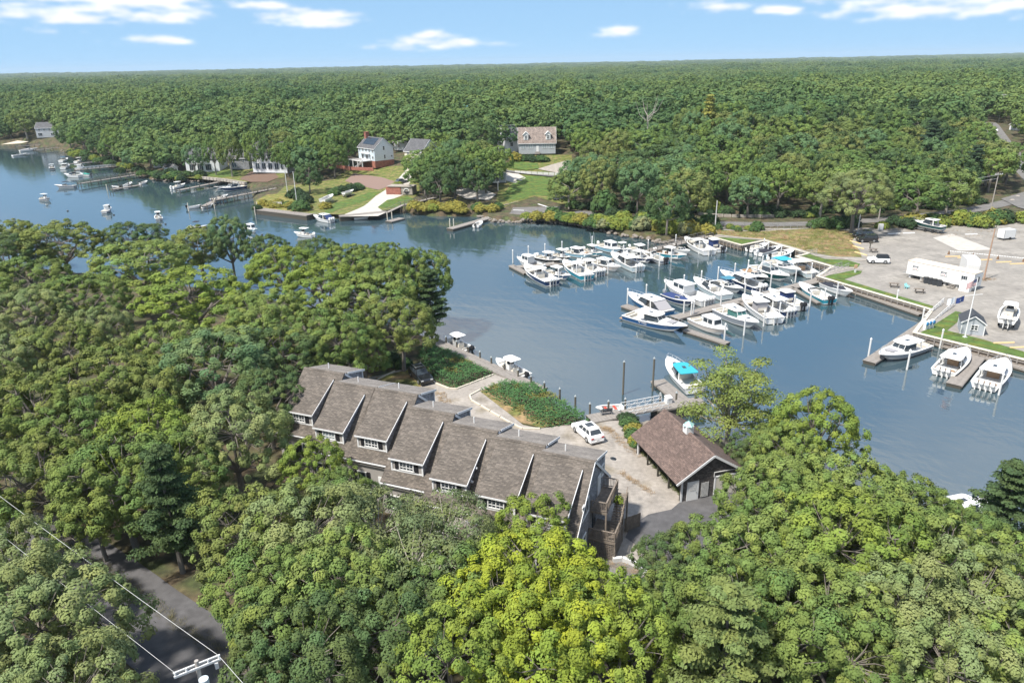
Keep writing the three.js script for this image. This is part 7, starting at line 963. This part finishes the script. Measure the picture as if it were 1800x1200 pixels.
{ // flagpole with yardarm and two flags
  const [x, z] = [73.3,-108.8], t = thing('flagpole', 'white flagpole with yardarm beside the grey shed', 'flagpole', x, 1.4, z, 0.2), h = 10; part(t, 'pole', new Geo().cyl([0, 0, 0], [0, h, 0], 0.1, 0.06, 10), M.white); part(t, 'yardarm', new Geo().cyl([-1.6, h * 0.72, 0], [1.6, h * 0.72, 0], 0.05, 0.04, 8), M.white); part(t, 'base', boxAt(0, 0.1, 0, 0.5, 0.2, 0.5), M.gelGrey);
  const flag = (label, cx, cy, w, hh, paint, tilt) => { const c = document.createElement('canvas'); c.width = 190; c.height = 100; paint(c.getContext('2d')); const tx = new THREE.CanvasTexture(c); tx.colorSpace = THREE.SRGBColorSpace; const g = new THREE.PlaneGeometry(w, hh, 14, 4), p = g.attributes.position; for (let i = 0; i < p.count; i++) { const u = p.getX(i) / w + 0.5; p.setZ(i, 0.14 * Math.sin(u * 8) * u); p.setY(i, p.getY(i) - tilt * u * u); } g.computeVertexNormals(); g.translate(w / 2, 0, 0); const f = thing('flag', label, 'flag', x + Math.cos(0.2) * cx, 1.4 + cy, z, Math.PI + 0.35); part(f, 'cloth', g, new THREE.MeshStandardMaterial({ map: tx, roughness: 0.85, side: THREE.DoubleSide })); };
  flag('striped national flag flying from the top of the flagpole', 0, h - 0.7, 1.9, 1.05, (q) => { for (let i = 0; i < 13; i++) { q.fillStyle = i % 2 ? '#f2efe9' : '#a5262f'; q.fillRect(0, i * 100 / 13, 190, 100 / 13 + 0.5); } q.fillStyle = '#27305e'; q.fillRect(0, 0, 78, 54); q.fillStyle = '#ffffff'; for (let r = 0; r < 5; r++) for (let k = 0; k < 6; k++) { q.beginPath(); q.arc(8 + k * 12.4, 7 + r * 10, 2, 0, 7); q.fill(); } }, 0.55);
  flag('blue flag with pale emblem hanging from the yardarm', -1.5, h * 0.72 - 0.6, 1.5, 0.95, (q) => { q.fillStyle = '#2b3f78'; q.fillRect(0, 0, 190, 100); q.fillStyle = '#c9d3e6'; q.beginPath(); q.arc(100, 50, 22, 0, 7); q.fill(); q.fillStyle = '#2b3f78'; q.beginPath(); q.arc(100, 50, 14, 0, 7); q.fill(); }, 0.25);
  flag('white flag hanging beside the blue flag', -2.9, h * 0.72 - 0.8, 1.5, 1.0, (q) => { q.fillStyle = '#eef0f2'; q.fillRect(0, 0, 190, 100); }, 0.2);
}
{ const [x, z] = [-70.5,-240.7], t = thing('flagpole', 'white flagpole on the point of the far bank', 'flagpole', x, 1.4, z); part(t, 'pole', new Geo().cyl([0, 0, 0], [0, 11, 0], 0.13, 0.08, 8), M.white); part(t, 'ball', new THREE.SphereGeometry(0.16, 8, 6).translate(0, 11.1, 0), M.white); const [x2, z2] = [-81.5,-268.3]; utilityPole('bare pale pole behind the far flagpole', x2, z2, 10, 0, { arms: 0, m: M.gelGrey, y: 1.4 }); }
// chain-link fence along the meadow: posts and rails
{ const a = [56.5,-193.5], b = [80.6,-190.9], L = Math.hypot(b[0] - a[0], b[1] - a[1]), t = thing('fence', 'thin dark metal fence between the meadow and the lane', 'fence', a[0], 1.4, a[1], towards(a, b)); for (let i = 0; i <= 14; i++) part(t, 'post', new Geo().cyl([i * L / 14, 0, 0], [i * L / 14, 1.6, 0], 0.05, 0.05, 6), M.steel); part(t, 'top_rail', new Geo().bar([0, 1.58, 0], [L, 1.58, 0], 0.05), M.steel); const g = new Geo(); for (let i = 0; i < 9; i++) g.bar([0, 0.15 + i * 0.16, 0], [L, 0.15 + i * 0.16, 0], 0.012); part(t, 'wire', g, M.steel); }
// wooden fence panel by the decks, rope barriers and timber stops in the marina lot
{ const a = [10.5,-58.8], b = [11.3,-59.2], t = thing('fence', 'short grey board fence beside the lower deck', 'fence', a[0], 1.4, a[1], towards(a, b)), L = 1.9; for (let i = 0; i < 9; i++) part(t, 'board', boxAt(0.1 + i * 0.215, 0.8, 0, 0.18, 1.55 + (i % 3) * 0.04, 0.04), M.deckWood); part(t, 'rail', new Geo().box(L / 2, 0.5, -0.05, L, 0.1, 0.06).box(L / 2, 1.4, -0.05, L, 0.1, 0.06), M.deckWood); }
const stop = (x, z, turn, L, m, label, group) => { const t = thing('parking_stop', label, 'parking stop', x, 1.42, z, turn, group); part(t, 'beam', new Geo().quad([-L / 2, 0, 0.12], [L / 2, 0, 0.12], [L / 2, 0.18, 0.07], [-L / 2, 0.18, 0.07]).quad([-L / 2, 0.18, 0.07], [L / 2, 0.18, 0.07], [L / 2, 0.18, -0.07], [-L / 2, 0.18, -0.07]).quad([L / 2, 0, -0.12], [-L / 2, 0, -0.12], [-L / 2, 0.18, -0.07], [L / 2, 0.18, -0.07]).quad([-L / 2, 0, -0.12], [-L / 2, 0, 0.12], [-L / 2, 0.18, 0.07], [-L / 2, 0.18, -0.07]).quad([L / 2, 0, 0.12], [L / 2, 0, -0.12], [L / 2, 0.18, -0.07], [L / 2, 0.18, 0.07]), m); part(t, 'pin', new Geo().cyl([-L / 3, 0.18, 0], [-L / 3, 0.21, 0], 0.03, 0.03, 6).cyl([L / 3, 0.18, 0], [L / 3, 0.21, 0], 0.03, 0.03, 6), M.steel); };
for (const [x, z, q] of [[85.3,-174.6, -1.2], [83.6,-169.4, -1.2], [81.5,-163.4, -1.2]]) stop(x, z, q, 3.6, M.orange, 'faded yellow timber stop at the meadow edge', 'stops at the meadow edge');
for (const [x, z] of [[100.4,-159.2], [102.5,-158.0], [105.6,-155.8], [108.4,-153.6], [110.4,-152.0], [77.8,-106.0], [79.1,-104.0]]) stop(x, z, 0.05, 3.4, M.orange, 'faded yellow timber stop in the gravel lot', 'timber stops of the gravel lot');
for (const [x, z] of [[99.0,-183.0], [103.0,-183.3], [117.5,-180.6]]) stop(x, z, 0.05, 3.2, M.white, 'white timber stop under the hedge of the gravel lot', 'white timber stops of the gravel lot');
{ const a = [100.7,-161.3], b = [112.8,-153.7], L = Math.hypot(b[0] - a[0], b[1] - a[1]), t = thing('rope_barrier', 'white rope with floats strung between low stands in the gravel lot', 'barrier', a[0], 1.4, a[1], towards(a, b)); for (let i = 0; i < 4; i++) { part(t, 'stand', new Geo().cyl([i * L / 3, 0, 0], [i * L / 3, 0.95, 0], 0.3, 0.05, 4), std(0.2, 0.12, 0.07, 0.9)); } const fl = new Geo(); for (let i = 0; i < 30; i++) fl.cyl([i * L / 30 + 0.1, 0.8, 0], [i * L / 30 + 0.45, 0.8, 0], 0.09, 0.09, 6); part(t, 'float_line', fl, M.white); part(t, 'rope', new Geo().bar([0, 0.8, 0], [L, 0.8, 0], 0.03), M.gelGrey); }
function picnic(label, x, z, turn, group) { const t = thing('picnic_table', label, 'picnic table', x, 1.42, z, turn, group); for (let i = 0; i < 5; i++) part(t, 'plank', boxAt(0, 0.75, -0.3 + i * 0.15, 1.8, 0.04, 0.135), M.deckWood); for (const s of [-1, 1]) { part(t, 'bench', boxAt(0, 0.45, s * 0.72, 1.8, 0.04, 0.28), M.deckWood); part(t, 'leg', new Geo().bar([s * 0.65, 0, 0.55], [s * 0.65, 0.73, -0.2], 0.08).bar([s * 0.65, 0, -0.55], [s * 0.65, 0.73, 0.2], 0.08).bar([s * 0.65, 0.42, -0.8], [s * 0.65, 0.42, 0.8], 0.07), M.darkWood); } }
picnic('weathered picnic table on the gravel above the bulkhead', 76.0,-137.1, -0.3, 'picnic tables on the gravel'); picnic('weathered picnic table on the gravel above the bulkhead', 78.9,-133.1, -0.3, 'picnic tables on the gravel'); picnic('dark picnic table between the two off-roaders', 85.1,-164.8, 0.2);
{ const [x, z] = [85.8,-168.1], t = thing('life_ring_stand', 'dark wooden stand beside the picnic table', 'post', x, 1.4, z); part(t, 'post', boxAt(0, 0.9, 0, 0.18, 1.8, 0.18), M.pile); part(t, 'shelf', boxAt(0, 1.5, 0.1, 0.9, 0.5, 0.1), M.pile); }
{ const [x, z] = [73.1,-147.8], t = thing('notice_post', 'brown notice post at the end of the gangway path', 'post', x, 1.4, z); part(t, 'post', boxAt(0, 0.5, 0, 0.3, 1.0, 0.3), M.whitePile); part(t, 'board', boxAt(0, 1.35, 0, 0.55, 0.8, 0.3), M.tan); }
{ const [x, z] = [77.9,-135.8], t = thing('garden_chair', 'pale turquoise garden chair on the gravel between picnic tables', 'chair', x, 1.42, z, 0.3); const m = std(0.25, 0.6, 0.62, 0.6); part(t, 'seat', boxAt(0, 0.38, 0, 0.6, 0.06, 0.55), m); part(t, 'backrest', new Geo().slab([[-0.3, 0.95, -0.5], [-0.3, 0.38, -0.25], [0.3, 0.38, -0.25], [0.3, 0.95, -0.5]], 0.04), m); for (const s of [-1, 1]) { part(t, 'armrest', boxAt(s * 0.36, 0.58, -0.05, 0.12, 0.04, 0.7), m); part(t, 'leg', boxAt(s * 0.3, 0.19, 0.24, 0.07, 0.38, 0.07), m); part(t, 'leg', boxAt(s * 0.3, 0.19, -0.28, 0.07, 0.38, 0.07), m); } }
{ const [x, z] = [97.9,-187.9], t = thing('utility_cabinet', 'pale metal cabinet at the hedge of the gravel lot', 'cabinet', x, 1.4, z); part(t, 'body', boxAt(0, 0.8, 0, 1.1, 1.6, 0.7), M.gelGrey); part(t, 'door', boxAt(0, 0.85, 0.37, 0.9, 1.3, 0.03), M.gel); }
{ const [x, z] = [69.7,-113.1], t = thing('pump_station', 'white dock pump station with blue hoses by the gangway', 'pump', x, 1.4, z, 0.5); for (const u of [-0.9, 0, 0.9]) { part(t, 'pedestal', new Geo().box(u, 0.75, 0, 0.5, 1.5, 0.45), M.white); part(t, 'hose_reel', new Geo().cyl([u, 1.1, 0.24], [u, 1.1, 0.4], 0.3, 0.3, 12), hullColor(0.03, 0.2, 0.42)); } }
{ const [x, z] = [12.0,-83.7], t = thing('bench', 'dark slatted bench on the plank landing', 'bench', x, 1.6, z, 0.2); for (let i = 0; i < 4; i++) part(t, 'slat', boxAt(0, 0.45, -0.2 + i * 0.13, 1.5, 0.04, 0.11), M.charcoal); for (let i = 0; i < 3; i++) part(t, 'slat', boxAt(0, 0.62 + i * 0.14, 0.3, 1.5, 0.11, 0.04), M.charcoal); for (const s of [-1, 1]) part(t, 'leg', new Geo().box(s * 0.68, 0.22, 0, 0.07, 0.44, 0.5).box(s * 0.68, 0.65, 0.33, 0.07, 0.6, 0.06), M.steel); }
{ const [x, z] = [20.6,-86.6], t = thing('dock_box', 'white dock box with sloping lid at the gangway head', 'dock box', x, 1.62, z, 0.4); part(t, 'box', boxAt(0, 0.4, 0, 0.8, 0.8, 0.7), M.gel); part(t, 'lid', new Geo().slab([[-0.44, 1.0, -0.38], [-0.44, 0.82, 0.4], [0.44, 0.82, 0.4], [0.44, 1.0, -0.38]], 0.08), M.white); }
{ const [x, z] = [-78.3,-241.6], t = thing('garden_bench', 'long white bench on the timber wharf', 'bench', x, 1.5, z, -0.1); part(t, 'seat', boxAt(0, 0.45, 0, 5, 0.08, 0.6), M.gelGrey); part(t, 'backrest', new Geo().box(0, 1.1, -0.3, 5, 0.12, 0.1).box(0, 0.8, -0.3, 5, 0.1, 0.08), M.white); for (let i = 0; i < 6; i++) part(t, 'leg', boxAt(-2.4 + i * 0.96, 0.55, -0.3, 0.1, 1.1, 0.1), M.white); }
{ const [x, z] = [-36.0,-252.4], t = thing('brick_shed', 'low brick and stone shed with arched opening beside the shell drive', 'shed', x, 1.4, z, -0.25); part(t, 'wall', new Geo().box(-3.4, 1.2, 0, 5.4, 2.4, 4.4), M.brick); part(t, 'stone_wall', new Geo().box(1.5, 1.3, 0, 4, 2.6, 4.2), mConcrete); part(t, 'roof', boxAt(-1, 2.7, 0, 9.4, 0.2, 4.8), mConcrete); part(t, 'arch_door', new THREE.CylinderGeometry(0.85, 0.85, 0.12, 14, 1, false, -Math.PI / 2, Math.PI).rotateX(Math.PI / 2).translate(1.4, 1.1, 2.15), M.black); part(t, 'arch_frame', new THREE.TorusGeometry(0.95, 0.14, 6, 12, Math.PI).translate(1.4, 1.1, 2.18), M.white); }
for (const [x, z, s] of [[123.7,-205.3, 1], [131.0,-207.9, 0.8], [157.3,-225.5, 0.9], [162.8,-231.4, 0.8]]) { const t = thing('boulder', 'pale boulder marking the verge of the lane', 'boulder', x, 1.35, z, x, 'boulders along the lane'); const g = new THREE.IcosahedronGeometry(0.8 * s, 1), p = g.attributes.position; for (let i = 0; i < p.count; i++) { const k = 1 + 0.25 * nz(p.getX(i) * 2, p.getY(i) * 2, p.getZ(i) * 2 + s); p.setXYZ(i, p.getX(i) * k * 1.3, p.getY(i) * k * 0.7, p.getZ(i) * k); } g.computeVertexNormals(); part(t, 'stone', g, mConcrete); }
{ const r = rnd(500), g = new THREE.IcosahedronGeometry(1, 1), p = g.attributes.position; for (let i = 0; i < p.count; i++) { const k = 1 + 0.3 * nz(p.getX(i) * 1.7, p.getY(i) * 1.7, p.getZ(i) * 1.7); p.setXYZ(i, p.getX(i) * k, p.getY(i) * k * 0.65, p.getZ(i) * k); } g.computeVertexNormals(); const at = []; const run = (a, n, w) => { for (let i = 0; i < a.length - 1; i++) for (let k = 0; k < n; k++) { const u = r(); at.push([lerp(a[i][0], a[i + 1][0], u) + (r() - 0.5) * w, lerp(a[i][1], a[i + 1][1], u) + (r() - 0.5) * w]); } }; run(SHORE_FAR.slice(28, 39), 16, 1.6); run(SHORE_FAR.slice(4, 16), 14, 2.5); run(SHORE_NEAR.slice(4, 11), 14, 1.6);
  const im = new THREE.InstancedMesh(g, std(0.2, 0.175, 0.15, 0.95), at.length), m = new THREE.Matrix4(), q = new THREE.Quaternion(); at.forEach(([x, z], i) => { const s = 0.25 + r() * 0.45; im.setMatrixAt(i, m.compose(V(x, 0.1 + r() * 0.5, z), q.setFromAxisAngle(V(0, 1, 0), r() * 6), V(s, s, s))); }); im.name = 'shore_rubble'; im.userData = { kind: 'stuff', label: 'brown stones along the water edge', category: 'rubble' }; im.castShadow = im.receiveShadow = true; scene.add(im); }

ordered([[-151.1,-247.6], [-130.7,-238.5], [-106.1,-221.5], [-86.2,-208.3], [-70.5,-203.1], [-54.1,-195.2]], [-151.1,-247.6], ([x, z], n) => { const t = thing('mooring_buoy', n + 'small dark mooring buoy from the far docks, floating in the cove', 'buoy', x, 0, z, 0, 'mooring buoys of the cove'); part(t, 'float', new THREE.SphereGeometry(0.32, 12, 8).scale(1, 0.8, 1).translate(0, 0.1, 0), M.charcoal); part(t, 'ring', new THREE.TorusGeometry(0.1, 0.025, 6, 10).translate(0, 0.42, 0), M.steel); });

renderer.render(scene, camera);
